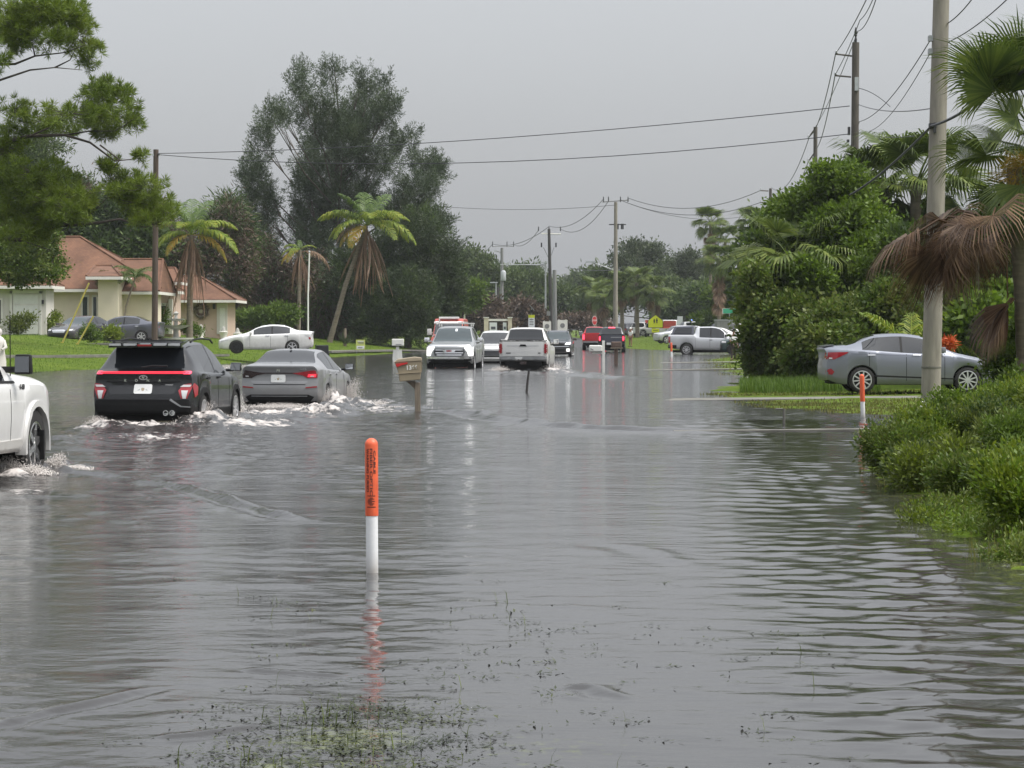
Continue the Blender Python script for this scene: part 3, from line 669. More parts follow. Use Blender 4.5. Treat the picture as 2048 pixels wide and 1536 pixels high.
def plumes(name, lobes, n, per, plen, ll, lw, m, parent, seed=0, shell=.3, rise=.8, thick=.14):
    """feathery upright sprays: needles crowded along many short rising axes"""
    rng = np.random.default_rng(seed); lobes = np.array(lobes, float); vol = np.cbrt(lobes[:, 3] * lobes[:, 4] * lobes[:, 5]) ** 2; idx = rng.choice(len(lobes), n, p=vol / vol.sum()); Lb = lobes[idx]
    u = unit(rng.normal(size=(n, 3))); C = Lb[:, :3] + u * Lb[:, 3:6] * (shell + (1 - shell) * rng.random((n, 1)) ** .7); A = unit(u * .55 + rng.normal(size=(n, 3)) * .3 + np.array([0, 0, rise])); l = rng.uniform(.6, 1.3, n) * plen
    t = rng.random((n, per)); off = rng.normal(size=(n, per, 3)) * (thick * (1.15 - .8 * t))[..., None]
    P = (C[:, None] + A[:, None] * (t * l[:, None])[..., None] + off).reshape(-1, 3); D = (A[:, None] * .7 + 2.2 * off / thick * .3 + rng.normal(size=(n, per, 3)) * .4).reshape(-1, 3)
    V, F = leaf_quads(P, D, rng.uniform(*ll, len(P)), rng.uniform(*lw, len(P)), rng); return mobj(name, npmesh(name, V, F), m, parent)
def ragged(lobes, seed, k=3):
    """break round lobes up with smaller ones budding from them"""
    rng = np.random.default_rng(seed); out = []
    for l in lobes:
        out.append((*l[:3], l[3] * .8, l[4] * .8, l[5] * .8))
        for _ in range(k):
            d = rng.normal(size=3); d /= np.linalg.norm(d); d[2] = abs(d[2]) * .9 if rng.random() < .7 else d[2]; f = rng.uniform(.75, 1.08); r_ = rng.uniform(.28, .52)
            out.append((l[0] + d[0] * l[3] * f, l[1] + d[1] * l[4] * f, l[2] + d[2] * l[5] * f, l[3] * r_, l[4] * r_, l[5] * r_))
    return out
def tree(name, label, lobes, base, m, clumps, per, cr, ll, lw, cat='tree', group=None, r0=.2, bark='bark', seed=1, **kw):
    b = Vector(base); th = thing(name, label, cat, b, 0, group)
    loc = [(l[0] - b.x, l[1] - b.y, l[2] - b.z, *l[3:]) for l in lobes]
    fork = kw.pop('fork', .35)
    if r0 > 0: limbs((0, 0, -.3), loc, r0, M[bark], th, seed=seed, fork=fork)
    ms = m if isinstance(m, (list, tuple)) else [m]
    pl = kw.pop('plume', None)
    if pl:
        for q, mm_ in enumerate(ms): plumes('crown' if cat != 'shrub' else 'foliage', loc, clumps // len(ms), per, cr, ll, lw, LM[mm_], th, seed * 7 + q, *pl)
        return th
    loc = ragged(loc, seed + 5, 3)
    for q, mm_ in enumerate(ms):
        cloud('crown' if cat != 'shrub' else 'foliage', loc, clumps // len(ms), per, cr, ll, lw, LM[mm_], th, seed=seed * 7 + q, **kw)
    return th

# ---- palms
def frond_mesh(key, Lf, e0, e1, leaf, m, n=34, dr=.55, w=.045, vee=.35, seed=0, twist=0.0, collapse=0.0):
    """feather frond: a curved midrib from the origin along +x, leaflets both sides"""
    rng = np.random.default_rng(seed); S_ = 16; pts = [np.zeros(3)]; tang = []
    for i in range(S_):
        e = R(e0 + (e1 - e0) * ((i + .5) / S_) ** .9); d = np.array([math.cos(e), 0, math.sin(e)]); tang.append(d); pts.append(pts[-1] + d * Lf / S_)
    tang.append(tang[-1]); pts = np.array(pts); tang = np.array(tang); mb = MB()
    mb.tube([tuple(p) for p in pts], [.035 * (1 - .85 * i / S_) for i in range(S_ + 1)], 4)
    V = []; F = []
    for k in range(n):
        t = .12 + .87 * k / (n - 1); x = t * S_; i = min(int(x), S_ - 1); p = pts[i] + (pts[i + 1] - pts[i]) * (x - i); d = tang[i]
        l = leaf * (math.sin(math.pi * (.16 + .8 * t)) ** .7) * rng.uniform(.85, 1.1)
        for sg in (-1, 1):
            if rng.random() < collapse * .3: continue
            nrm = np.cross(d, [0, 1, 0])
            o = np.array([0, sg * (1 - collapse), 0]) * rng.uniform(.8, 1.1) + d * rng.uniform(.35, .65) - nrm * 0 + np.array([0, 0, vee * rng.uniform(.5, 1.2)]) * (1 - collapse) - np.array([0, 0, collapse * .9])
            o = o / np.linalg.norm(o); g = np.array([0, 0, -1.0])
            m1 = p + o * l * .5; o2 = o + g * dr * rng.uniform(.7, 1.6); o2 /= np.linalg.norm(o2); m2 = m1 + o2 * l * .3; o3 = o2 + g * dr; o3 /= np.linalg.norm(o3); tip = m2 + o3 * l * .25
            q = d * w * .5; b_ = len(V)
            V += [p - q * .6, p + q * .6, m1 + q, m1 - q, m2 + q * .8, m2 - q * .8, tip]
            F += [(b_, b_ + 1, b_ + 2, b_ + 3), (b_ + 3, b_ + 2, b_ + 4, b_ + 5), (b_ + 5, b_ + 4, b_ + 6)]
    mb.add(V, F); me = mb.mesh(key, None, 0, False); me.materials.append(LM[m]); return me
def fan_mesh(key, pet, rad, m, n=30, spread=235, dr=.5, cup=.5, seed=0, w=.05, tilt=-10, e0=0):
    """fan frond: petiole along +x, ribbon segments that split and droop at their tips"""
    rng = np.random.default_rng(seed); mb = MB(); P0 = np.array([0, 0, 0.0]); e = R(e0); a = np.array([math.cos(e), 0, math.sin(e)])
    P1 = P0 + a * pet * .5 + np.array([0, 0, .0]); e2 = R(e0 + tilt); a2 = np.array([math.cos(e2), 0, math.sin(e2)]); P2 = P1 + a2 * pet * .5
    mb.tube([tuple(P0), tuple(P1), tuple(P2)], [.03, .022, .016], 4); up = np.cross(a2, [0, 1, 0]) * -1; up = up if up[2] > 0 else -up
    V = []; F = []
    for k in range(n):
        th = R(-spread / 2 + spread * k / (n - 1)); c, s = math.cos(th), math.sin(th)
        r_ = rad * (.72 + .28 * math.cos(th / 2)) * rng.uniform(.9, 1.08)
        d = a2 * c + np.array([0, 1, 0]) * s + up * cup * (abs(s) * .6 + .1); d /= np.linalg.norm(d); g = np.array([0, 0, -1.0])
        side = np.cross(d, up); side /= np.linalg.norm(side); q = side * w * rad * .5
        m1 = P2 + d * r_ * .45; d2 = d + g * dr * .5; d2 /= np.linalg.norm(d2); m2 = m1 + d2 * r_ * .28; d3 = d2 + g * dr * rng.uniform(.8, 2.2); d3 /= np.linalg.norm(d3); m3 = m2 + d3 * r_ * .3
        b_ = len(V); V += [P2 - q * .15, P2 + q * .15, m1 + q * 1.25, m1 - q * 1.25, m2 + q * .8, m2 - q * .8, m3]
        F += [(b_, b_ + 1, b_ + 2, b_ + 3), (b_ + 3, b_ + 2, b_ + 4, b_ + 5), (b_ + 5, b_ + 4, b_ + 6)]
    mb.add(V, F); me = mb.mesh(key, None, 0, False); me.materials.append(LM[m]); return me
FR = {}
def fr(key, *a, **k):
    if key not in FR: FR[key] = frond_mesh(*a, **k)
    return FR[key]
def put(name, me, parent, loc, az, roll=0.0, s=1.0, tilt=0.0):
    o = mobj(name, me, None, parent, loc); o.rotation_euler = (roll, tilt, az); o.scale = (s, s, s); return o
def palm_trunk(th, pts, r0, r1, mt='palm_bark'):
    mb = MB(); n = 26; P = [Vector(p) for p in pts]; L_ = len(P) - 1; sp = []
    for i in range(n + 1):
        x = i / n * L_; k = min(int(x), L_ - 1); f = x - k; sp.append(P[k].lerp(P[k + 1], f))
    mb.tube(sp, [(r0 + (r1 - r0) * (i / n) ** .5) * (1.0 if i % 2 else .93) for i in range(n + 1)], 10); return mb.build('trunk', M[mt], th, 60)
def clump_fronds(th, top, spec, seed=0, nm='frond', azs=None):
    """spec: [(count, mesh keys, scale range)]"""
    rng = np.random.default_rng(seed); az0 = rng.random() * 6.28
    for cnt, meshes, (s0, s1), jit in spec:
        for k in range(cnt):
            me = meshes[k % len(meshes)]; az = az0 + 2.399963 * k + rng.normal() * jit
            put(nm, me, th, (top[0] + math.cos(az) * .06, top[1] + math.sin(az) * .06, top[2] + rng.normal() * .05), az, rng.normal() * .25, rng.uniform(s0, s1))
        az0 += 1.1

cg = [frond_mesh('frond', 3.4, 78, 20, .95, 'palm', 40, .6, .07, .3, 1), frond_mesh('frond', 3.7, 55, -35, 1.0, 'palm_lime', 42, .9, .075, .3, 2), frond_mesh('frond', 3.6, 30, -65, 1.05, 'palm_lime', 42, 1.05, .08, .25, 3), frond_mesh('frond', 3.4, 5, -75, 1.0, 'palm_yellow', 40, 1.0, .09, .2, 4)]
cd = [frond_mesh('dead_frond', 4.9, -72, -90, .8, 'palm_dead', 44, .6, .10, 0, 5, collapse=.88), frond_mesh('dead_frond', 4.3, -60, -92, .85, 'palm_dead', 40, .9, .10, 0, 6, collapse=.85), frond_mesh('dead_frond', 3.0, 25, -80, .85, 'palm_dead', 30, 1.1, .05, .1, 7, collapse=.3)]
def coco(label, base, top, sc_, grn, dead, seed, group='coconut palms in the left-hand yards', r=.17, lean=None, horiz=0):
    b = Vector(base); th = thing('coconut_palm', label, 'palm tree', b, 0, group); t = Vector(top) - b
    mid = Vector((t.x * .42, t.y * .42, t.z * .5)) + Vector(lean or (0, 0, 0))
    palm_trunk(th, [(0, 0, -.3), tuple(mid), tuple(t)], r * 1.25, r * .8)
    for k, (i, az, s, roll) in enumerate(grn): put('frond', cg[i], th, (t.x, t.y, t.z), R(az), roll, s * sc_)
    rg_ = np.random.default_rng(seed)
    for k in range(dead):
        az = rg_.uniform(0, 6.28); put('dead_frond', cd[k % 2], th, (t.x + math.cos(az) * .1, t.y + math.sin(az) * .1, t.z - .15 - rg_.random() * .5), az, rg_.normal() * .2, sc_ * rg_.uniform(.75, 1.05))
    return th
Yp = 188
def at_ground(px, Y): x = PX(px, Y); return (x, Y, GZ(x, Y))
# the leaning palm with the long brown skirt
big = coco('tall leaning coconut palm with yellow-green crown and long brown skirt of dead fronds', at_ground(657, Yp), WP(733, 452, Yp), 1.1,
     [(0, 100, 1.0, 0), (0, 60, .95, .2), (0, 200, .9, 0), (1, 170, .95, 0), (1, 195, 1.0, .3), (1, 15, .9, 0), (1, 50, .95, 0), (1, 120, .9, .3), (2, 182, .85, .2), (2, 355, 1.12, .1), (2, 10, .95, -.2), (2, 320, .9, 0), (2, 215, .9, .3), (3, 240, .8, 0), (3, 200, .75, 0), (1, 280, .9, 0), (1, 320, 1.0, 0)], 30, 3, lean=(.1, 0, 0), r=.2)
put('dead_frond', cd[2], big, tuple(WP(733, 452, Yp) - big.location), R(183), 0, 1.0)
coco('small dying coconut palm, brown skirt and one drooping brown frond to its right', at_ground(597, 184), WP(600, 500, 184), .62,
     [(1, 150, .7, 0), (1, 20, .6, 0), (2, 185, .75, 0), (2, 240, .7, 0), (3, 200, .9, 0), (3, 225, .8, 0), (0, 100, .5, 0)], 26, 4, r=.15)
sm = [o for o in bpy.data.objects if o.get('label', '').startswith('small dying')][0]
put('dead_frond', cd[2], sm, tuple(WP(602, 505, 184) - sm.location), R(12), .2, .95)
house_palm = coco('coconut palm with green crown and brown hanging skirt before the pink wall', at_ground(379, 152), WP(382, 470, 152), .95,
     [(0, 95, 1.0, 0), (0, 60, .95, 0), (0, 130, .95, 0), (1, 30, .95, 0), (1, 150, .9, 0), (0, 210, .9, 0), (1, 80, .9, 0), (2, 12, .95, 0), (2, 168, .8, 0), (2, 345, 1.05, 0), (3, 2, .9, .2), (2, 200, .7, 0), (1, 260, .8, 0), (1, 310, .9, 0), (3, 215, .7, 0)], 24, 5, r=.2)
# young palms in front of the house
yg = [frond_mesh('frond', 1.5, 65, -20, .5, 'palm', 24, .6, .035, .3, 8), frond_mesh('frond', 1.5, 30, -60, .5, 'palm', 24, .8, .035, .3, 9)]
for px0, px1, yt, Y, lab in ((244, 271, 553, 144.5, 'slender young palm with slanting stem at the tan house wall'), (219, 228, 560, 146, 'thin bare-stemmed young palm under the entry eave'), ):
    b = Vector((PX(px0, Y), Y, 1.25)); t = WP(px1, yt, Y) - b; th = thing('young_palm', lab, 'palm tree', b, 0, 'young palms by the house')
    palm_trunk(th, [(0, 0, -.2), (t.x * .3, 0, t.z * .5), tuple(t)], .08, .05); clump_fronds(th, t, [(5, [yg[0]], (.85, 1.05), .2), (7, [yg[1]], (.8, 1.05), .3)], int(px0))

# ---- the big dark casuarina and what grows round it
Yc = 205
cl = [(615, 295, 20, 36), (565, 258, 20, 24), (520, 290, 18, 50), (515, 380, 26, 60), (530, 430, 26, 50), (500, 350, 14, 40), (610, 190, 22, 40), (660, 165, 22, 36), (640, 240, 44, 50), (700, 215, 40, 46), (740, 195, 16, 26), (725, 170, 14, 24), (770, 180, 8, 26), (690, 290, 60, 50),
      (780, 230, 22, 22), (760, 250, 34, 26), (800, 290, 36, 30), (750, 330, 50, 44), (640, 350, 56, 50), (610, 390, 26, 34), (700, 400, 66, 50), (850, 330, 34, 22), (870, 345, 18, 26), (830, 390, 40, 34), (800, 440, 50, 44), (620, 450, 60, 50), (545, 240, 12, 24), (570, 235, 14, 20), (870, 380, 20, 16), (520, 480, 30, 40), (530, 520, 30, 30), (640, 500, 50, 40), (660, 130, 10, 20), (600, 150, 10, 22), (785, 210, 14, 18)]
tree('casuarina_tree', 'huge dark feathery tree with ragged open crown above the leaning palm', PXL(cl, Yc, 1.6, 3), (PX(690, Yc), Yc, .6), ['casuarina', 'grey', 'casuarina'], 2700, 68, 1.25, (.16, .34), (.034, .064), r0=.3, seed=3, fork=.1, plume=(.2, .85, .17))
cl2 = [(840, 470, 50, 40), (800, 520, 60, 50), (870, 540, 44, 50), (760, 560, 50, 50), (820, 600, 56, 50), (870, 620, 34, 60), (780, 640, 60, 50), (740, 640, 40, 50), (850, 660, 26, 36), (900, 520, 18, 40), (905, 580, 18, 50), (870, 450, 16, 30), (700, 560, 40, 60)]
tree('dense_tree', 'dense dark green conifer-like tree sweeping down to the lawn behind the yard sign', PXL(cl2, 198, 1.2, 4), (PX(815, 198), 198, .3), ['grey', 'dark', 'casuarina'], 2000, 60, 1.2, (.2, .42), (.045, .08), r0=.3, seed=4, plume=(.35, .6, .2))
cl3 = [(600, 560, 50, 60), (660, 600, 50, 60), (560, 620, 50, 60), (690, 650, 40, 36), (520, 560, 36, 60), (620, 640, 60, 40), (490, 620, 40, 50), (520, 500, 40, 36)]
tree('vine_thicket', 'brown and grey curtain of dead vines between the house and the leaning palm', PXL(cl3, 203, 1.0, 5), (PX(600, 203), 203, .8), ['brown', 'brown', 'dark'], 1300, 46, .6, (.25, .55), (.05, .10), r0=.2, seed=5, up=-.3, droop=.4, shell=.4, radial=.3, flat=1.6, cat='thicket')
cl4 = [(240, 470, 60, 50), (300, 450, 50, 40), (200, 430, 40, 50), (350, 500, 50, 50), (430, 470, 50, 50), (460, 540, 40, 60), (400, 540, 50, 50), (170, 450, 40, 50), (330, 540, 40, 30)]
tree('vine_thicket', 'reddish brown vine-hung trees rising behind the house roof', PXL(cl4, 185, 1.2, 6), (PX(320, 185), 185, 1.3), ['brown', 'dark', 'brown'], 1100, 46, .6, (.25, .55), (.05, .10), r0=.25, seed=6, up=-.1, shell=.4, radial=.3, flat=1.3, cat='thicket')
tree('broadleaf_tree', 'dark green tree directly behind the tan roof', PXL([(150, 440, 60, 50), (100, 420, 60, 60), (240, 420, 40, 40), (300, 490, 40, 36), (210, 480, 50, 40), (60, 440, 50, 70)], 178, 1.2, 7), (PX(150, 178), 178, 1.3), 'dark', 520, 44, .7, (.25, .5), (.1, .22), r0=.25, seed=7)
tree('distant_pine', 'hazy grey-green tree seen through the pine boughs at upper left', PXL([(60, 330, 60, 40), (100, 300, 40, 30), (20, 360, 50, 60), (130, 390, 50, 50), (70, 400, 60, 50), (170, 400, 30, 40)], 190, 1.2, 8), (PX(60, 190), 190, 1.3), 'far', 620, 46, .65, (.2, .45), (.06, .14), r0=.28, seed=8)
tree('palm_tree_clump', 'dark palm-like clump left of the casuarina, against the sky', PXL([(455, 415, 34, 22), (480, 440, 24, 26), (440, 440, 24, 26), (475, 480, 30, 40)], 196, .8, 9), (PX(465, 196), 196, 1.0), 'dark', 150, 44, .6, (.4, .9), (.05, .1), r0=.15, seed=9, droop=.4)
tree('broadleaf_shrub', 'fresh green shrub at the foot of the vine thicket behind the white saloon', PXL([(545, 630, 36, 16), (520, 640, 26, 14), (570, 635, 24, 18), (480, 640, 20, 16)], 182, .6, 10), (PX(545, 182), 182, .9), 'mid', 200, 40, .4, (.2, .4), (.08, .16), r0=0, seed=10, cat='shrub')

# ---- the pine whose boughs reach in at the left
Yn = 74
th = thing('pine_tree', 'long-needled pine reaching in from the left edge with layered boughs', 'tree', (PX(-190, Yn), Yn, -.2))
o0 = th.location
def L_(px, py, d=0): return WP(px, py, Yn + d) - o0
mb = MB()
mb.tube([(0, 0, -.2), (.1, 0, 4), (.2, .1, 8), (.2, 0, 12)], [.26, .22, .17, .08], 10)
bo = [[(-185, 330), (-60, 290), (0, 285), (60, 272), (130, 270), (180, 285), (230, 322), (270, 318)], [(-187, 200), (-60, 175), (0, 160), (60, 140), (110, 135), (165, 140)], [(-187, 140), (-40, 130), (30, 128), (70, 112), (130, 105), (170, 90)], [(-185, 500), (-80, 470), (40, 480), (110, 452), (200, 445), (240, 438), (290, 455), (330, 440)],
      [(110, 452), (180, 430), (215, 395), (270, 405), (330, 415)], [(60, 272), (110, 250), (150, 225), (160, 195), (190, 180)], [(-186, 90), (-50, 60), (40, 30), (90, 10)], [(130, 270), (180, 262), (230, 262), (280, 230)], [(200, 290), (240, 320), (215, 350), (250, 372)], [(70, 112), (65, 90), (80, 70)], [(110, 135), (140, 120), (150, 100)], [(40, 480), (100, 500), (60, 520)]]
for q, br in enumerate(bo):
    k = len(br); mb.tube([L_(a, b_, math.sin(q * 2.1) * .3 if i == 0 and q > 6 else math.sin(q * 2.1 + i) * .3) for i, (a, b_) in enumerate(br)], [({0: .085, 3: .085, 1: .055, 2: .055, 6: .05}.get(q, .028)) * (1 - .85 * i / (k - 1)) for i in range(k)], 7)
mb.build('trunk', M['pine_bark'], th, 60)
nl = [(60, 30, 66, 40), (110, 15, 60, 30), (30, 75, 40, 26), (150, 70, 40, 36), (165, 105, 28, 30), (120, 90, 34, 24), (90, 20, 40, 30), (10, 120, 24, 26), (190, 190, 36, 26), (235, 190, 34, 26), (215, 230, 60, 26), (260, 240, 26, 24), (150, 235, 50, 20), (90, 240, 46, 18), (30, 225, 40, 28), (100, 255, 50, 14), (20, 262, 40, 16), (205, 170, 24, 20),
      (285, 310, 14, 18), (225, 340, 22, 24), (250, 365, 44, 22), (295, 375, 40, 24), (240, 385, 34, 16), (310, 415, 40, 26), (335, 425, 22, 22), (290, 440, 30, 14), (60, 380, 60, 30), (120, 400, 60, 32), (20, 400, 50, 36), (150, 430, 44, 24), (50, 430, 60, 24), (100, 440, 50, 20), (170, 405, 26, 24), (0, 345, 30, 30), (215, 330, 14, 20)]
ll_ = PXL([(a, b_, c_ * 1.22, d_ * 1.2) for a, b_, c_, d_ in nl] + [(40, 60, 60, 40), (130, 40, 50, 40), (70, 350, 70, 40), (10, 300, 50, 40), (200, 250, 50, 30), (270, 400, 50, 36), (60, 470, 60, 30), (110, 370, 60, 40)], Yn, .35, 12)
pln = [(a - o0.x, b_ - o0.y, c_ - o0.z, *r_) for a, b_, c_, *r_ in ll_]
rgn = np.random.default_rng(12); lbn = np.array(pln); w_n = lbn[:, 3] * lbn[:, 5]; ixn = rgn.choice(len(lbn), 1950, p=w_n / w_n.sum()); un = unit(rgn.normal(size=(1950, 3))); Cn = lbn[ixn, :3] + un * lbn[ixn, 3:6] * (.25 + .8 * rgn.random((1950, 1)) ** .7)
dn = unit(rgn.normal(size=(1950, 46, 3)) + un[:, None] * .7 + np.array([0, 0, .55])); Pn = (Cn[:, None] - un[:, None] * .05 + dn * .015 + rgn.normal(size=(1950, 46, 3)) * .02).reshape(-1, 3)
V, F = leaf_quads(Pn, dn.reshape(-1, 3), rgn.uniform(.14, .27, len(Pn)), rgn.uniform(.014, .026, len(Pn)), rgn); mobj('needles', npmesh('needles', V, F), LM['pine'], th)
mb = MB()
for k in range(0, 1950, 2):
    c_ = Vector(Cn[k]); l_ = Vector(lbn[ixn[k], :3]); q = c_.lerp(l_, .75); mb.tube([q, q.lerp(c_, .5) - Vector((0, 0, .04)), c_], [.011, .008, .005], 3, False)
mb.build('twigs', M['pine_bark'], th)['kind'] = 'stuff'
tree('broadleaf_tree', 'rounded green tree covering the left end of the house, below the pine', PXL([(30, 500, 50, 34), (70, 500, 40, 40), (10, 530, 50, 36), (60, 540, 44, 28), (85, 470, 24, 30), (0, 480, 40, 30), (90, 520, 22, 30)], 118, .5, 13), (PX(-20, 118), 118, .8), ['mid', 'olive'], 560, 40, .34, (.1, .22), (.06, .12), r0=0, seed=13)

# ---- far trees, beyond the cars
FAR = 'trees far down the road'
for lab, lb, Y, m, n_, ll2, cat in [
    ('mid-green tree right behind the grey utility pole with the lamp', [(930, 560, 40, 50), (960, 590, 40, 50), (915, 620, 30, 50), (940, 530, 30, 26), (975, 545, 24, 30), (985, 600, 30, 60)], 358, 'far', 480, (.4, .8), 'tree'),
    ('broad-leaved lime green bush behind the back of the road sign', [(915, 590, 24, 26), (940, 600, 22, 24), (900, 620, 20, 30), (950, 580, 16, 16)], 255, 'mid', 170, (.35, .7), 'tree'),
    ('brown-green thicket behind the cream entrance gate', [(950, 630, 40, 30), (1000, 640, 36, 30), (1040, 630, 30, 30), (1075, 640, 26, 24), (900, 640, 30, 30)], 300, 'brown', 300, (.4, .8), 'thicket'),
    ('rounded pale green trees between the two dark poles', [(1040, 570, 36, 26), (1070, 575, 34, 26), (1045, 600, 50, 30), (1090, 600, 40, 30), (1130, 600, 36, 26), (1030, 620, 40, 30), (1110, 630, 50, 26), (1150, 610, 30, 30)], 365, 'far', 560, (.45, .9), 'tree'),
    ('dark rounded trees at the vanishing point of the road, left', [(1030, 552, 26, 12), (1065, 548, 20, 10), (1000, 560, 20, 14), (1010, 590, 40, 30)], 470, 'far', 220, (.6, 1.1), 'tree'),
    ('hazy blue-grey trees at the end of the road', [(1150, 575, 30, 14), (1180, 560, 26, 18), (1130, 580, 26, 12), (1165, 595, 50, 20), (1210, 560, 30, 20)], 560, 'far', 260, (.7, 1.3), 'tree'),
    ('tall flat-topped pine against the sky right of the concrete street pole', [(1285, 498, 34, 12), (1262, 508, 18, 10), (1306, 508, 18, 10), (1285, 515, 30, 12), (1235, 520, 14, 8), (1250, 530, 24, 8)], 340, 'grey', 230, (.3, .6), 'tree'),
    ('second flat-topped dark pine nearer the washingtonia palms', [(1375, 522, 24, 14), (1355, 530, 16, 10), (1400, 530, 16, 14), (1385, 545, 40, 14)], 350, 'grey', 170, (.3, .6), 'tree'),
    ('low dark tree line joining the two flat-topped pines', [(1330, 545, 40, 14), (1370, 560, 50, 16), (1300, 550, 30, 14), (1420, 555, 30, 16), (1260, 560, 30, 16)], 380, 'far', 320, (.5, .9), 'tree'),
    ('wide mid-green mass behind the cabbage palms', [(1220, 600, 40, 40), (1180, 610, 30, 40), (1260, 590, 40, 30), (1330, 600, 40, 34), (1380, 610, 40, 40), (1400, 590, 36, 30), (1430, 620, 30, 40), (1200, 570, 24, 24)], 345, 'far', 560, (.45, .9), 'tree'),
    ('very dark shade tree behind the yellow school sign', [(1360, 615, 36, 30), (1390, 630, 30, 26), (1335, 630, 24, 24), (1400, 600, 26, 26)], 320, 'dark', 260, (.4, .8), 'tree'),
    ('mixed green trees behind the street name sign', [(1440, 600, 30, 30), (1470, 590, 24, 40), (1480, 640, 24, 30), (1455, 570, 24, 24), (1500, 600, 24, 40), (1430, 640, 30, 16)], 255, 'mid', 320, (.3, .7), 'tree'),
    ('small grey-brown scrub at the roadside left of the red stop sign', [(1150, 645, 18, 14), (1170, 648, 14, 10), (1130, 650, 14, 12), (1200, 650, 20, 12)], 320, 'brown', 120, (.3, .6), 'scrub')]:
    b = at_ground(np.mean([l[0] for l in lb]), Y)
    tree('far_tree' if cat == 'tree' else cat, lab, PXL(lb, Y, 1.5, int(Y)), b, m, n_, 40, .9 * Y / 330, ll2, (ll2[0] * .35, ll2[1] * .4), cat, FAR, .22, seed=int(Y) + n_, shell=.35)
# cabbage palms and washingtonias
fm = [fan_mesh('frond', 1.1, 1.1, 'sabal', 26, 250, .5, .4, 1, .075, -15, 55), fan_mesh('frond', 1.1, 1.1, 'sabal', 26, 250, .7, .4, 2, .075, -25, 15), fan_mesh('frond', 1.1, 1.1, 'sabal', 26, 250, .9, .3, 3, .075, -35, -25)]
fdd = [fan_mesh('dead_frond', 1.0, 1.0, 'palm_dead', 22, 200, 1.4, .1, 4, .07, -30, -55)]
def fanpalm(label, base, top, n1, n2, n3, nd, s, seed, group, r=.18, name='cabbage_palm', skirt=0):
    b = Vector(base); t = Vector(top) - b; th = thing(name, label, 'palm tree', b, 0, group)
    palm_trunk(th, [(0, 0, -.3), (t.x * .5, t.y * .5, t.z * .5), tuple(t)], r * 1.1, r)
    clump_fronds(th, t, [(n1, [fm[0]], (.85 * s, 1.1 * s), .3), (n2, [fm[1]], (.85 * s, 1.1 * s), .3), (n3, [fm[2]], (.8 * s, 1.05 * s), .3)], seed)
    rg_ = np.random.default_rng(seed + 50)
    for k in range(nd): put('dead_frond', fdd[0], th, (t.x, t.y, t.z - .2 - rg_.random() * .6), rg_.random() * 6.28, 0, s * rg_.uniform(.8, 1))
    for k in range(skirt): put('dead_frond', fdd[0], th, (t.x, t.y, t.z - .8 - 3.2 * k / max(skirt, 1)), 2.4 * k, 0, s * .9, .45)
    return th
CP = 'cabbage palms beyond the crossing'
for px, pb, pt, Y, lab in [(1245, 668, 570, 290, 'cabbage palm immediately right of the concrete street pole'), (1275, 668, 565, 288, 'cabbage palm with leaning trunk in the middle of its row'), (1308, 668, 580, 286, 'yellowing cabbage palm right above the school sign'), (1210, 668, 590, 300, 'cabbage palm left of the concrete street pole'), (1190, 668, 580, 312, 'leftmost small cabbage palm of the row, near the stop sign')]:
    fanpalm(lab, at_ground(px, Y), WP(px - 2, pt, Y), 6, 9, 8, 4, 1.35, px, CP, .24)
for px, pt, Y, lab, sk in [(1421, 446, 262, 'tallest washingtonia palm against the sky, left of its pair', 6), (1450, 480, 258, 'washingtonia palm with a long brown skirt above the street name sign', 16), (1510, 445, 265, 'washingtonia palm crown just left of the third wooden pole', 4), (1438, 520, 250, 'lower washingtonia palm with shaggy skirt below the tallest one', 12)]:
    fanpalm(lab, at_ground(px, Y), WP(px, pt, Y), 7, 9, 6, 3, 1.2, px + 1, 'washingtonia palms at the corner', .17, 'washingtonia_palm', sk)

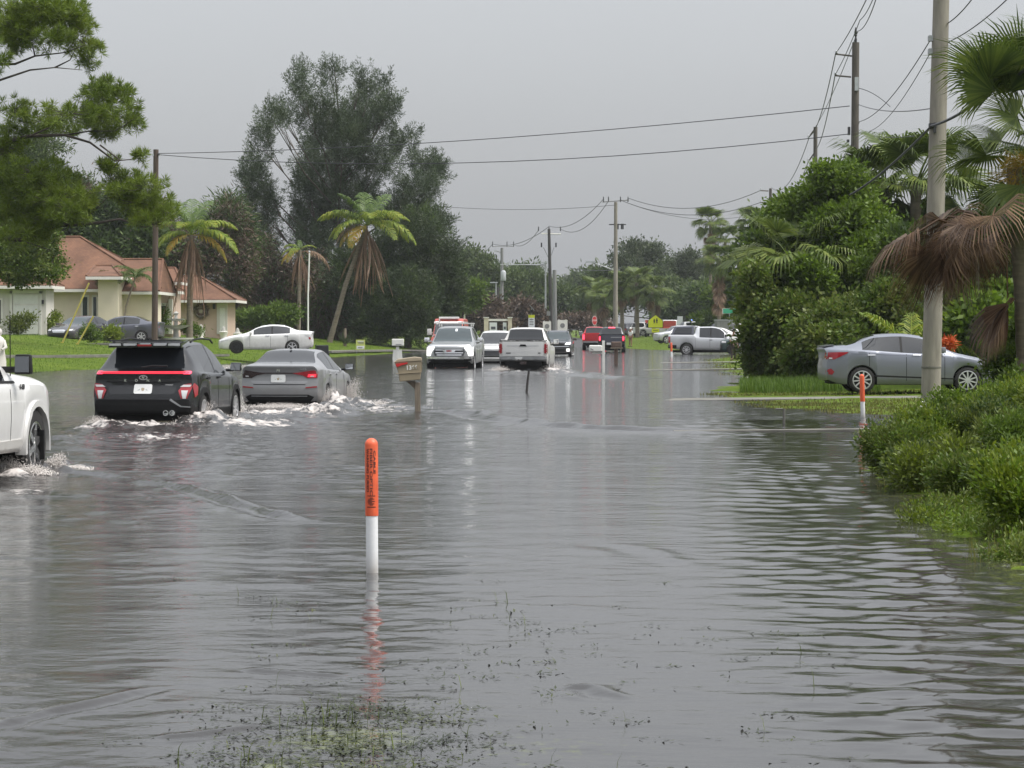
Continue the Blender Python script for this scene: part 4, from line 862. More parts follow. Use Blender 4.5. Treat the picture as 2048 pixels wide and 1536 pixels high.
# ---- the thicket on the right bank
RT = 'trees and shrubs of the right-hand thicket'
for lab, lb, Y, m, n_, cr, ll2, lw2, nm, cat in [
    ('bright green broad-leaved tree topping the right-hand thicket', [(1640, 400, 50, 34), (1690, 380, 40, 34), (1600, 430, 40, 40), (1660, 450, 60, 40), (1720, 430, 40, 50), (1640, 360, 26, 20), (1580, 410, 20, 20), (1690, 350, 20, 14), (1620, 480, 46, 30), (1690, 500, 50, 30), (1745, 470, 30, 40)], 79, ['bright', 'mid'], 1300, .3, (.09, .2), (.06, .12), 'broadleaf_tree', 'tree'),
    ('dark shaded tree under the bright crown, by the road end of the thicket', [(1540, 500, 40, 36), (1560, 460, 40, 40), (1600, 470, 40, 36), (1560, 520, 50, 40), (1620, 500, 50, 40), (1950, 500, 60, 50), (1540, 580, 36, 50), (1600, 620, 50, 50), (1680, 580, 60, 60), (1760, 540, 60, 60), (1640, 690, 60, 40), (1950, 670, 60, 50)], 82, ['dark', 'mid'], 1500, .36, (.12, .26), (.07, .14), 'broadleaf_tree', 'tree'),
    ('glossy green shrub bulging over the water at the thicket end', [(1530, 690, 30, 40), (1560, 650, 36, 40), (1510, 650, 20, 36), (1540, 620, 30, 36), (1590, 700, 40, 44), (1520, 735, 22, 30), (1570, 740, 40, 26), (1510, 560, 16, 40), (1500, 610, 14, 40), (1540, 560, 34, 36), (1590, 620, 40, 40), (1620, 710, 36, 34)], 74.5, ['olive', 'mid'], 1200, .28, (.09, .18), (.06, .11), 'broadleaf_shrub', 'shrub'),
    ('fresh green shrub behind the silver-blue saloon roof', [(1660, 640, 40, 30), (1950, 620, 40, 34), (1740, 640, 50, 36), (1690, 670, 50, 26), (1640, 680, 40, 30), (1780, 610, 50, 40), (1620, 660, 30, 40), (1830, 650, 40, 30), (1600, 720, 30, 24)], 71.5, ['mid', 'olive'], 1100, .27, (.09, .18), (.06, .12), 'broadleaf_shrub', 'shrub'),
    ('deep green shrub between the fan palms and the brown hanging fronds', [(1950, 560, 46, 40), (1760, 560, 46, 46), (1720, 510, 40, 36), (1800, 540, 40, 50), (1660, 540, 36, 36), (1620, 560, 40, 36), (1830, 580, 40, 50)], 76, ['mid', 'bright'], 900, .3, (.1, .2), (.06, .12), 'broadleaf_shrub', 'shrub'),
    ('dark green wall of leaves behind the concrete pole', [(1850, 500, 60, 60), (1930, 560, 60, 80), (1990, 500, 60, 80), (2050, 560, 60, 100), (1900, 640, 70, 50), (2000, 660, 60, 60), (1820, 600, 50, 50), (2080, 680, 60, 60)], 74, ['dark', 'mid'], 1200, .36, (.12, .26), (.07, .14), 'broadleaf_tree', 'tree'),
    ('large-leaved lime green shrub right of the concrete pole', [(1940, 610, 40, 24), (1970, 640, 40, 30), (1920, 650, 30, 26), (1990, 600, 30, 20), (1900, 600, 30, 24)], 68, ['bright', 'mid'], 420, .3, (.16, .3), (.1, .18), 'broadleaf_shrub', 'shrub'),
    ('sparse green bush at the right edge above the bank', [(2010, 730, 34, 40), (2040, 690, 30, 40), (2020, 780, 36, 30), (2060, 760, 30, 60), (1990, 770, 20, 26)], 44, 'mid', 600, .17, (.05, .11), (.03, .06), 'broadleaf_shrub', 'shrub')]:
    b = at_ground(np.mean([l[0] for l in lb]), Y)
    tree(nm, lab, PXL(lb, Y, .5, n_), b, m, n_, 40, cr, ll2, lw2, cat, RT, .1 if cat == 'tree' else 0, seed=n_ + int(Y), shell=.35)
sb = [fan_mesh('frond', 1.2, 1.25, 'sabal', 40, 240, .7, .5, 11, .045, -15, 55), fan_mesh('frond', 1.3, 1.3, 'sabal', 40, 240, 1.0, .5, 12, .045, -30, 20), fan_mesh('frond', 1.3, 1.3, 'sabal', 40, 230, 1.3, .4, 13, .045, -45, -15)]
sr = [fan_mesh('dead_frond', 1.15, 1.2, 'palm_red', 70, 200, 2.2, .2, 14, .017, -50, 8), fan_mesh('dead_frond', 1.15, 1.2, 'palm_red', 70, 180, 2.8, .1, 15, .017, -65, -25), fan_mesh('dead_frond', 1.2, 1.3, 'palm_red', 50, 220, 1.7, .35, 17, .02, -40, 15)]
ss = [fan_mesh('frond', 1.0, 1.35, 'sabal', 50, 190, .4, .35, 18, .026, -8, 40), fan_mesh('frond', 1.0, 1.35, 'sabal', 50, 200, .6, .4, 19, .026, -15, 8), fan_mesh('frond', 1.0, 1.3, 'sabal', 50, 200, .95, .3, 20, .026, -30, -15)]
def sabal(label, base, top, spec, s, seed, group, trunk=.19, dead=()):
    b = Vector(base); t = Vector(top) - b; th = thing('sabal_palm', label, 'palm tree', b, 0, group)
    palm_trunk(th, [(0, 0, -.3), (t.x * .4, t.y * .4, t.z * .5), tuple(t)], trunk * 1.1, trunk); clump_fronds(th, t, spec, seed)
    for (i, az, sc_, roll, dz) in dead: put('dead_frond', sr[i], th, (t.x, t.y, t.z + dz), R(az), roll, sc_)
    return th
SP = 'fan palms of the right bank'
sabal('fan palm behind the thicket just right of the dark wooden pole', at_ground(1770, 84), WP(1770, 385, 84), [(8, [sb[0]], (1.0, 1.25), .3), (8, [sb[1]], (.95, 1.2), .3), (8, [sb[2]], (.9, 1.1), .3)], 1, 1, SP, dead=[(0, 200, 1.0, 0, -.6), (1, 230, 1.1, 0, -.6), (1, 190, 1.0, 0, -.8), (0, 250, .9, .3, -.7)])
sabal('fan palm touching the left side of the concrete pole', at_ground(1830, 82), WP(1832, 370, 82), [(8, [sb[0]], (1.05, 1.3), .3), (8, [sb[1]], (.95, 1.2), .3), (8, [sb[2]], (.9, 1.1), .3)], 1, 2, SP)
sabal('low fan palm with shaded drooping leaves at the road end of the thicket', at_ground(1590, 77), WP(1590, 520, 77), [(6, [sb[0]], (.9, 1.2), .3), (9, [sb[1]], (.95, 1.2), .3), (9, [sb[2]], (.95, 1.2), .3)], 1, 3, SP)
rp_ = sabal('near fan palm at the right edge with rust-brown dead fronds hanging before the pole', at_ground(2062, 43), WP(2035, 335, 43), [], 1, 4, SP, .2)
tp = WP(2035, 335, 43) - rp_.location
rgp = np.random.default_rng(9)
for k in range(30):                                                # green crown, mostly out of frame
    az = 180 + rgp.uniform(-150, 150); i = k % 3; tl = [-.55, -.2, .15][i] + rgp.normal() * .15
    put('frond', ss[i], rp_, (tp.x + .12 + rgp.normal() * .2, tp.y + rgp.normal() * .12, tp.z + [.75, .35, .0][i] + rgp.normal() * .12), R(az), rgp.normal() * .5, rgp.uniform(.6, .95), tl)
for k in range(9):                                                 # the upper storey of the crown
    put('frond', ss[k % 2], rp_, (tp.x + .55, tp.y + .1, tp.z + 1.2 + rgp.normal() * .1), R(180 + rgp.uniform(-100, 100)), rgp.normal() * .3, rgp.uniform(.6, .8), -.75 + rgp.normal() * .2)
for k in range(19):
    az = 182 + rgp.uniform(-75, 75) if k < 18 else rgp.uniform(0, 360)
    put('dead_frond', sr[k % 3], rp_, (tp.x - rgp.uniform(.15, .95), tp.y + rgp.normal() * .1, tp.z - .78 - rgp.random() * .35), R(az), rgp.normal() * .5, rgp.uniform(.6, 1.05), rgp.normal() * .22)
mbf = MB(); mbf.tube([(tp.x - .1, tp.y - .1, tp.z - .6), (tp.x - .22, tp.y - .15, tp.z - 1.5), (tp.x - .2, tp.y - .15, tp.z - 2.25)], [.02, .016, .012], 5); mbf.build('hanging_stalk', LM['palm_red'], rp_)
hd_ = fan_mesh('dead_frond', .1, 1.1, 'palm_red', 56, 110, 1.2, .1, 16, .026, 0, -55)
put('dead_frond', hd_, rp_, (tp.x - .1, tp.y - .15, tp.z - 2.25), R(185), .2, 1.1); put('dead_frond', hd_, rp_, (tp.x - .15, tp.y - .2, tp.z - 2.25), R(200), -.3, 1.0); put('dead_frond', hd_, rp_, (tp.x - .1, tp.y - .1, tp.z - 2.25), R(165), .1, .9)
cloud('seed_stalks', [(tp.x + .15, tp.y - .1, tp.z - .1, .35, .35, .4)], 60, 40, .12, (.1, .3), (.01, .02), LM['palm_yellow'], rp_, seed=88, up=-.6)
# young feathery palm by the parked saloon
b = at_ground(1822, 66); th = thing('young_palm', 'young feathery palm with pale arching leaves behind the parked saloon', 'palm tree', b, 0, 'young palms on the right bank')
yp = [frond_mesh('frond', 2.0, 80, 20, .5, 'palm_lime', 26, .7, .05, .35, 21), frond_mesh('frond', 2.1, 62, -35, .55, 'palm_lime', 26, .9, .05, .3, 22)]
for i, az in ((0, 80), (0, 160), (1, 178), (1, 20), (0, 300), (1, 215), (0, 200)): put('frond', yp[i], th, (0, 0, .5), R(az), 0, 1.05)
tree('red_leaved_plant', 'orange-red leafed plant peeping out behind the concrete pole', PXL([(1890, 694, 8, 8), (1898, 688, 6, 8)], 64, .1, 44), at_ground(1890, 64), 'orange', 26, 22, .12, (.08, .2), (.025, .05), 'shrub', None, 0, seed=44)

# ---- weeds on the near bank
BK = 'weedy shrubs on the near right bank'
for q, (px, Y, w_, h_, m, lab) in enumerate([
    (1838, 33, .55, .66, 'bright', 'bright green bush right at the foot of the concrete pole'), (1900, 33.5, .6, .74, 'bright', 'broad bright green bush just right of the concrete pole foot'),
    (1790, 30.5, .36, .46, 'olive', 'olive bush at the left end of the bank, behind the overhanging one'), (1752, 28, .36, .36, 'olive', 'low olive bush leaning farthest left over the water'),
    (1835, 28.5, .5, .52, 'mid', 'mid-green bush in the middle of the bank below the pole'), (1905, 28.5, .46, .6, 'dark', 'dark leafy bush in the hollow between two bright ones'),
    (1985, 30, .55, .82, 'yellow', 'tall yellow-green bush near the right end of the bank'), (2050, 29, .55, .95, 'yellow', 'tallest yellow-green bush, cut by the right edge of the picture'),
    (1960, 26, .46, .5, 'olive', 'straggling olive bush under the tall yellow-green one'), (2035, 25, .5, .62, 'mid', 'mid-green bush by the half hidden orange marker'),
    (1868, 25, .36, .32, 'olive', 'small olive clump at the water edge of the bank'), (1935, 23.5, .4, .36, 'mid', 'small mid-green clump at the water edge, next to the olive one'),
    (2000, 21.5, .34, .36, 'yellow', 'small yellow-green clump low on the bank at right'), (2052, 19.3, .3, .36, 'bright', 'lowest bright green clump in the corner above the dark water'), (1800, 25.8, .3, .26, 'dark', 'small dark clump dipping into the water on the left of the bank')]):
    px += 40 + max(0, Y - 27.5) * 14; h_ *= .95; w_ *= .92
    x = PX(px, Y); z = max(GZ(x, Y), -.02); rgq = np.random.default_rng(500 + q)
    lb = [(x + rgq.normal() * w_ * .45, Y + rgq.normal() * w_ * .45, z + h_ * (.2 + .62 * rgq.random()), w_ * rgq.uniform(.28, .5), w_ * rgq.uniform(.28, .5), h_ * rgq.uniform(.16, .3)) for _ in range(10)]
    tree('weedy_shrub', lab, ragged(lb, q, 2), (x, Y, z - .05), [m, ('mid', 'yellow', 'olive')[q % 3]], int(560 * (w_ / .45) ** 1.5), 44, .24, (.026, .07), (.013, .032), 'shrub', BK, 0, seed=520 + q, plume=(.0, 1.0, .075))
rgb = np.random.default_rng(71)
P = scatter(2600, 1600, 2300, 16.5, 42, lambda X, Y, z: z > .0, rgb); lbs = [(p[0], p[1], p[2] + .04, .16, .2, rgb.uniform(.03, .12)) for p in P]
for q, (mm_, cnt) in enumerate((('olive', 1500), ('mid', 1100), ('yellow', 900), ('bright', 500))):
    sel = [lbs[i] for i in rgb.choice(len(lbs), 520, replace=False)]
    o = cloud('ground_cover', sel, cnt, 36, .1, (.022, .055), (.01, .022), LM[mm_], None, up=.6, seed=300 + q, shell=.1); tag(o, kind='stuff')
P = scatter(9000, 1500, 2300, 16.5, 42, lambda X, Y, z: (z > -.012) & (rough(X * 3, Y * 2) > .05), rgb); P[:, 2] = np.maximum(P[:, 2], -.03); V, F = blades(P, (.06, .26), (.004, .009), .9, rgb)
tag(mobj('bank_weeds', blade_mesh('bank_weeds', V, F), LM['grass_dry']), kind='stuff')
rgf = np.random.default_rng(66); pf = []
for px, py, Y in [(1835, 955, 26.5), (1820, 940, 26.5), (1850, 850, 32), (1900, 850, 32), (1955, 875, 29), (1845, 815, 32), (1930, 1010, 23), (1990, 1015, 22.5), (1910, 985, 26)]:
    k_ = 26; q = np.array(WP(px, py, Y))[None] + rgf.normal(size=(k_, 3)) * .06; pf.append(q)
pf = np.concatenate(pf); V, F = leaf_quads(pf, rgf.normal(size=pf.shape), np.full(len(pf), .022), np.full(len(pf), .02), rgf)
tag(mobj('wild_flowers', npmesh('wild_flowers', V, F), M['white_box']), kind='stuff')

# ------------------------------------------------------------------ vehicles
def mono(xs, ys):
    """monotone cubic through the given points"""
    xs = np.array(xs, float); ys = np.array(ys, float); h = np.diff(xs); d = np.diff(ys) / h; m_ = np.zeros_like(xs)
    m_[0], m_[-1] = d[0], d[-1]
    for i in range(1, len(xs) - 1):
        m_[i] = 0 if d[i - 1] * d[i] <= 0 else 2 * d[i - 1] * d[i] / (d[i - 1] + d[i])
    def f(x):
        x = min(max(x, xs[0]), xs[-1]); i = min(int(np.searchsorted(xs, x, 'right')) - 1, len(h) - 1); i = max(i, 0)
        t = (x - xs[i]) / h[i]
        return ((1 + 2 * t) * (1 - t) ** 2 * ys[i] + t * (1 - t) ** 2 * h[i] * m_[i] + t * t * (3 - 2 * t) * ys[i + 1] + t * t * (t - 1) * h[i] * m_[i + 1])
    return f
_wheels = {}
def wheel_meshes(r, w, rr, spokes, rimm):
    key = (r, w, rr, spokes, rimm)
    if key in _wheels: return _wheels[key]
    a = MB(); h = w / 2
    a.lathe([(rr, -h * .8), (rr + .02, -h), (r - .035, -h), (r - .008, -h * .82), (r, -h * .5), (r, h * .5), (r - .008, h * .82), (r - .035, h), (rr + .02, h), (rr, h * .8)], 36, 'Y', cap=False)
    a.lathe([(.001, h * .42), (rr * .97, h * .42)], 30, 'Y', cap=False)
    for k in range(36):                                              # tread blocks
        t = 2 * math.pi * k / 36
        a.box((math.cos(t) * r, 0, math.sin(t) * r), (.03, w * .8, .012), Matrix.Rotation(-t + math.pi / 2, 3, 'Y'))
    tm = a.mesh('wheel', 40); tm.materials.append(M['tyre'])
    b_ = MB()
    b_.lathe([(rr * .98, h * .85), (rr * 1.04, h * 1.0), (rr * .95, h * 1.02), (rr * .91, h * .6), (rr * .88, -h * .7), (rr * 1.0, -h * .8)], 36, 'Y', cap=False)
    b_.lathe([(.001, h * .98), (rr * .2, h * .96), (rr * .24, h * .5)], 20, 'Y', cap=False)
    for k in range(spokes):
        t = 2 * math.pi * k / spokes; c, s_ = math.cos(t), math.sin(t)
        if spokes == 0: break
        wd = rr * 1.5 / spokes
        rot = Matrix.Rotation(-t, 3, 'Y')
        b_.box(rot @ Vector((rr * .56, h * .82, 0)), (rr * .78, h * .26, wd), rot)
    rm = b_.mesh('rim', 35); rm.materials.append(M[rimm])
    _wheels[key] = (tm, rm); return tm, rm

def car_body(S):
    """lofted shell; returns the bmesh and a list with the region of each face"""
    Lc, prof = S['L'], {k: mono(*zip(*S[k])) for k in ('top', 'belt', 'hw', 'rw', 'bot')}
    rp = mono(*zip(*sorted(S['rear']))); fp = mono(*zip(*sorted(S['front'])))
    arch = S['arch']                                                   # [(t, radius, centre height)]
    st = set(np.round(np.linspace(0, Lc, S.get('n', 44)), 4)) | {.03, .08, .15, Lc - .03, Lc - .08, Lc - .15}
    cuts = [S['ws'][0], S['ws'][1], S['rg'][0], S['rg'][1]] + [q for w_ in S['side'] for q in w_]
    st = {s for s in st if min(abs(s - c) for c in cuts) > .025}
    for tc_, ra, zc in arch:
        st = {s for s in st if not (tc_ - ra - .03 < s < tc_ + ra + .03)}
        st |= {round(tc_ + ra * math.cos(math.pi * k / 16), 4) for k in range(17)} | {round(tc_ - ra - .002, 4), round(tc_ + ra + .002, 4)}
    st |= {round(c, 4) for c in cuts}; st = sorted(st)
    rows = []
    for t in st:
        zb = prof['bot'](t)
        for tc_, ra, zc in arch:
            if abs(t - tc_) <= ra + 1e-6: zb = max(zb, zc + math.sqrt(max(ra * ra - (t - tc_) ** 2, 0)))
        zs, w, top, rw_ = prof['belt'](t), prof['hw'](t), prof['top'](t), prof['rw'](t)
        zs = max(zs, zb + .12); top = max(top, zs + .012); h = zs - zb; rz_ = top - min(.075, .32 * (top - zs)); rw_ = min(rw_, w * .9)
        tb = S.get('tumble', .93)
        ring = [(0, zb), (.8 * w, zb), (.94 * w, zb + .012), (.975 * w, zb + .07 * h), (.99 * w, zb + .22 * h), (1.0 * w, zb + .48 * h), (.998 * w, zb + .7 * h), (.985 * w, zs - .1 * h),
                (.965 * w, zs - .025), (tb * w, zs), ((tb * w + rw_) / 2 + .012, (zs + rz_) / 2), (rw_, rz_), (rw_ - .05, rz_ + .55 * (top - rz_)), (.62 * rw_, top - .1 * (top - rz_)), (.3 * rw_, top - .02 * (top - rz_)), (0, top)]
        ends = 1.0
        kr = max(0, 1 - (Lc - t) / S.get('er', .5)); kf = max(0, 1 - t / S.get('ef', .6))
        row = []
        for y, z in ring:
            x = Lc / 2 - t
            x -= fp(z) * kf; x += rp(z) * kr
            row.append((x, y, z))
        rows.append(row)
    bm = bmesh.new(); G = []; nr_ = len(rows[0])
    def width_pull(x, y, z, t):
        """ends curve in plan"""
        w = prof['hw'](t); f = (abs(y) / max(w, .01)) ** 2.6
        if t < .3: x -= S.get('fb', .12) * f * (1 - t / .3)
        if t > Lc - .3: x += S.get('rb', .09) * f * (1 - (Lc - t) / .3)
        return x
    for t, row in zip(st, rows):
        right = [bm.verts.new((width_pull(x, y, z, t), -y, z)) for x, y, z in row]
        left = [right[0]] + [bm.verts.new((width_pull(x, y, z, t), y, z)) for x, y, z in row[1:-1]] + [right[-1]]
        G.append((right, left))
    reg = []
    def region(i, j):
        a, c = st[i], st[i + 1]; mid = (a + c) / 2
        if j in (9, 10):
            for q, (u, v) in enumerate(S['side']):
                if u - 1e-4 <= a and c <= v + 1e-4 and prof['top'](mid) - prof['belt'](mid) > .1: return 'side%d' % q
            if S['side'] and S['side'][0][0] - 1e-4 <= a and c <= S['side'][-1][1] + 1e-4: return 'pillar'
        if j >= 12:
            if S['ws'][0] - 1e-4 <= a and c <= S['ws'][1] + 1e-4: return 'ws'
            if S['rg'][0] - 1e-4 <= a and c <= S['rg'][1] + 1e-4: return 'rg'
        if j <= 1: return 'under'
        if S.get('clad') and j <= 3: return 'clad'
        return 'body'
    for i in range(len(st) - 1):
        for side in (0, 1):
            A, B = G[i][side], G[i + 1][side]
            for j in range(nr_ - 1):
                vs = [A[j], A[j + 1], B[j + 1], B[j]]
                vs = list(dict.fromkeys(vs))
                try: bm.faces.new(vs if side == 0 else vs[::-1]); reg.append(region(i, j))
                except ValueError: pass
    for end, sgn in ((0, 1), (len(st) - 1, -1)):                         # nose and tail
        Rr, Ll = G[end]; K = 8; prev = None; t = st[end]
        w = max(abs(v.co.y) for v in Rr)
        for j in range(nr_):
            if Rr[j] is Ll[j]: cur = [Rr[j]] * (K + 1)
            else:
                y0 = Rr[j].co.y; xe = Rr[j].co.x; base = S.get('fb' if sgn > 0 else 'rb', .1); fe = (abs(y0) / w) ** 2.6
                cur = [Rr[j]]
                for k in range(1, K):
                    y = y0 + (Ll[j].co.y - y0) * k / K; f = (abs(y) / w) ** 2.6
                    cur.append(bm.verts.new((xe + sgn * base * (fe - f), y, Rr[j].co.z)))
                cur.append(Ll[j])
            if prev:
                for k in range(K):
                    vs = list(dict.fromkeys([prev[k], prev[k + 1], cur[k + 1], cur[k]]))
                    if len(vs) > 2:
                        try: bm.faces.new(vs); reg.append('clad' if (S.get('clad') and j <= 4) else 'body')
                        except ValueError: pass
            prev = cur
    bm.faces.ensure_lookup_table()
    for f, r_ in zip(bm.faces, reg): f.index
    lay = bm.faces.layers.int.new('reg'); names = sorted(set(reg))
    for f, r_ in zip(bm.faces, reg): f[lay] = names.index(r_)
    bmesh.ops.recalc_face_normals(bm, faces=bm.faces)
    return bm, lay, names

def arch_ring(c, tc_, r0, r1, zc, m, off, sides=('right', 'left')):
    """wheel-arch lip that follows the flank"""
    Lc = c.S['L']; hwf = mono(*zip(*c.S['hw']))
    for f in sides:
        sg = -1 if f == 'right' else 1; mb = MB(); vs = []; N = 20
        for k in range(N + 1):
            a = math.pi * k / N - .12 + .24 * k / N
            for r_ in (r0, r1):
                x = Lc / 2 - tc_ + r_ * math.cos(a); z = zc + r_ * math.sin(a); y = sg * hwf(Lc / 2 - x) * (.99 if z < .8 else .98)
                vs += [(x, y + sg * off, z), (x, y - sg * .09, z)]
        fs = []
        for k in range(N):
            b_ = k * 4
            fs += [(b_, b_ + 2, b_ + 6, b_ + 4), (b_ + 1, b_ + 5, b_ + 7, b_ + 3), (b_, b_ + 4, b_ + 5, b_ + 1), (b_ + 2, b_ + 3, b_ + 7, b_ + 6)]
        mb.add(vs, fs); mb.build('wheel_arch', m, c.th, 50)

class Car:
    def __init__(s, S, label, cat, loc, yaw, paint, group=None, name='car', wheel=None, glass='glass'):
        s.S = S; s.th = thing(name, label, cat, loc, yaw, group); bm, lay, names = car_body(S); s.bvh = BVHTree.FromBMesh(bm)
        pn = {'body': 'body', 'under': 'underbody', 'pillar': 'pillar', 'ws': 'windshield', 'rg': 'rear_window', 'clad': 'cladding'}
        mats = {'body': paint, 'under': M['well'], 'pillar': M['cladding'], 'ws': M[glass], 'rg': M['glass'], 'clad': M['cladding']}
        if S.get('blackpillar') is False: mats['pillar'] = paint
        s.parts = {}
        bm.verts.ensure_lookup_table()
        groups = []
        for q, nm in enumerate(names):
            fs = [f for f in bm.faces if f[lay] == q]
            if nm.startswith('side') or nm == 'pillar':
                for sg in (-1, 1): groups.append((nm, [f for f in fs if f.calc_center_median().y * sg > 0]))
            else: groups.append((nm, fs))
        for nm, fs in groups:
            if not fs: continue
            idx = {}; V = []; F = []
            for f in fs:
                ff = []
                for v in f.verts:
                    if v.index not in idx: idx[v.index] = len(V); V.append(tuple(v.co))
                    ff.append(idx[v.index])
                F.append(ff)
            side = nm.startswith('side'); base = 'side_window' if side else pn[nm]
            me = bpy.data.meshes.new(base); me.from_pydata(V, [], F); me.polygons.foreach_set('use_smooth', [True] * len(F)); me.set_sharp_from_angle(angle=R(38))
            s.parts[nm] = mobj(base, me, M['glass'] if side else mats[nm], s.th)
        bm.free()
        if wheel:
            r, w, rr, sp, rimm = wheel; tm, rm = wheel_meshes(*wheel)
            for tc_, ra, zc in S['arch']:
                for sgn in (-1, 1):
                    hw_ = mono(*zip(*S['hw']))(tc_)
                    wo = mobj('wheel', tm, None, s.th, (S['L'] / 2 - tc_, sgn * (hw_ - w / 2 - .015), r)); 
                    wo.rotation_euler = (0, .4 * tc_, 0 if sgn > 0 else math.pi)
                    mobj('rim', rm, None, wo)
            mb = MB(); mb.box((0, 0, .3), (S['L'] * .9, S['hw'][len(S['hw']) // 2][1] * 1.25, .16))
            for tc_, ra, zc in S['arch']: mb.box((S['L'] / 2 - tc_, 0, zc + ra * .35), (ra * 1.9, S['hw'][len(S['hw']) // 2][1] * 1.3, ra * 1.15))
            mb.build('chassis', M['well'], s.th)
    def patch(s, name, poly, face, m, off=.006, sub=.09, parent=None):
        """a panel that lies on the shell. face: rear / front (y, z) or right / left (x, z)"""
        bm = bmesh.new(); vs = [bm.verts.new((a, b_, 0)) for a, b_ in poly]; bm.faces.new(vs)
        bmesh.ops.triangulate(bm, faces=bm.faces)
        for _ in range(5):
            lg = [e for e in bm.edges if e.calc_length() > sub]
            if not lg: break
            bmesh.ops.subdivide_edges(bm, edges=lg, cuts=1); bmesh.ops.triangulate(bm, faces=bm.faces)
        D = {'rear': Vector((1, 0, 0)), 'front': Vector((-1, 0, 0)), 'right': Vector((0, 1, 0)), 'left': Vector((0, -1, 0)), 'top': Vector((0, 0, -1))}[face]
        hits = []; xm = []
        for v in bm.verts:
            a, b_ = v.co.x, v.co.y
            o = {'rear': Vector((-20, a, b_)), 'front': Vector((20, a, b_)), 'right': Vector((a, -20, b_)), 'left': Vector((a, 20, b_)), 'top': Vector((a, b_, 20))}[face]
            h = s.bvh.ray_cast(o, D)[0]
            if h is None:
                h2 = s.bvh.find_nearest(o + D * (20 - s.S['L'] / 2 if face in ('rear', 'front') else 19.1))[0]
                h = h2 + (o - h2) - D * (o - h2).dot(D)
            hits.append(h)
        for v, h in zip(bm.verts, hits): v.co = h - D * off
        ex = bmesh.ops.extrude_face_region(bm, geom=list(bm.faces))
        for g in ex['geom']:
            if isinstance(g, bmesh.types.BMVert): g.co += D * (off + .012)
        bmesh.ops.recalc_face_normals(bm, faces=bm.faces)
        me = bpy.data.meshes.new(name); bm.to_mesh(me); bm.free()
        me.polygons.foreach_set('use_smooth', [True] * len(me.polygons)); me.set_sharp_from_angle(angle=R(40))
        return mobj(name, me, m, parent or s.th)
    def at(s, face, a, b_):
        D = {'rear': Vector((1, 0, 0)), 'front': Vector((-1, 0, 0)), 'right': Vector((0, 1, 0)), 'left': Vector((0, -1, 0)), 'top': Vector((0, 0, -1))}[face]
        o = {'rear': Vector((-20, a, b_)), 'front': Vector((20, a, b_)), 'right': Vector((a, -20, b_)), 'left': Vector((a, 20, b_)), 'top': Vector((a, b_, 20))}[face]
        h = s.bvh.ray_cast(o, D)[0]
        return h if h is not None else o + D * (20 - s.S['L'] / 2)
    def mirror(s, x, z, m, y=None, size=(.1, .24, .17), glassm='alloy', sides=(-1, 1)):
        for sg in sides:
            yb = (y or s.S['hw'][len(s.S['hw']) // 2][1] * .95) * sg
            mb = MB(); mb.box((0, sg * size[1] / 2 + sg * .06, .02), size, taper=(.85, .9)).box((.01, sg * .04, -.04), (.06, .14, .05))
            o = mb.build('mirror', m, s.th, 40, .02, (x, yb, z))
            mb = MB(); mb.box((-size[0] / 2 - .004, sg * size[1] / 2 + sg * .06, .02), (.006, size[1] * .84, size[2] * .8)); mb.build('mirror_glass', M['mirror_glass'], o)
    def handles(s, xs, z, m=None):
        for x in xs:
            for f in ('right', 'left'): s.patch('door_handle', rrect(x, z, .2, .035), f, m or M['chrome'], .022, .08)
    def seams(s, xs, z0, z1, faces=('right', 'left')):
        for x in xs:
            for f in faces: s.patch('door_seam', [(x - .006, z0), (x + .006, z0), (x + .006, z1), (x - .006, z1)], f, M['well'], .0025, .12)
    def plate(s, face, z, y=0.0, txt=True):
        p = s.patch('number_plate', rrect(y, z, .31, .16, .02), face, M['plate'], .02, .2)
        if txt:
            s.patch('plate_emblem', ellipse(y, z, .028, .034), face, M['tan_light'], .0225, .2, p)
            for dy in (.09, -.09): s.patch('plate_letters', rrect(y + dy, z, .085, .05), face, M['plate_ink'], .0222, .2, p)
        return p
def rrect(cx, cz, w, h, r=.012):
    w, h = w / 2, h / 2; r = min(r, w * .9, h * .9)
    return [(cx - w + r, cz - h), (cx + w - r, cz - h), (cx + w, cz - h + r), (cx + w, cz + h - r), (cx + w - r, cz + h), (cx - w + r, cz + h), (cx - w, cz + h - r), (cx - w, cz - h + r)]
def mir(poly): return [(-a, b_) for a, b_ in poly][::-1]
def ellipse(cx, cz, a, b_, n=18): return [(cx + a * math.cos(2 * math.pi * k / n), cz + b_ * math.sin(2 * math.pi * k / n)) for k in range(n)]

SEDAN = dict(L=4.67, top=[(0, .66), (.12, .74), (.9, .91), (1.28, .98), (2.1, 1.345), (2.7, 1.415), (3.25, 1.385), (4.02, 1.13), (4.45, 1.10), (4.67, 1.07)],
             belt=[(0, .60), (.15, .68), (.9, .84), (1.3, .89), (2.5, .94), (3.7, .99), (4.2, 1.03), (4.67, 1.02)],
             hw=[(0, .74), (.2, .83), (.7, .885), (1.4, .9), (3.4, .9), (4.2, .88), (4.67, .82)], rw=[(0, .6), (.9, .74), (1.28, .76), (2.1, .61), (2.7, .585), (3.3, .58), (4.02, .71), (4.67, .72)],
             bot=[(0, .24), (.5, .19), (4.1, .2), (4.67, .3)], arch=[(.92, .36, .3), (3.62, .36, .3)], ws=(1.28, 2.1), rg=(3.27, 4.02), side=[(1.75, 2.62), (2.69, 3.52)],
             rear=[(0.2, .1), (.4, .02), (.62, 0), (.7, .045), (.95, .03), (1.04, -.01), (1.2, .02), (1.6, .02)], front=[(0, .08), (.45, 0), (.62, .02), (.75, .14), (1.5, .14)])
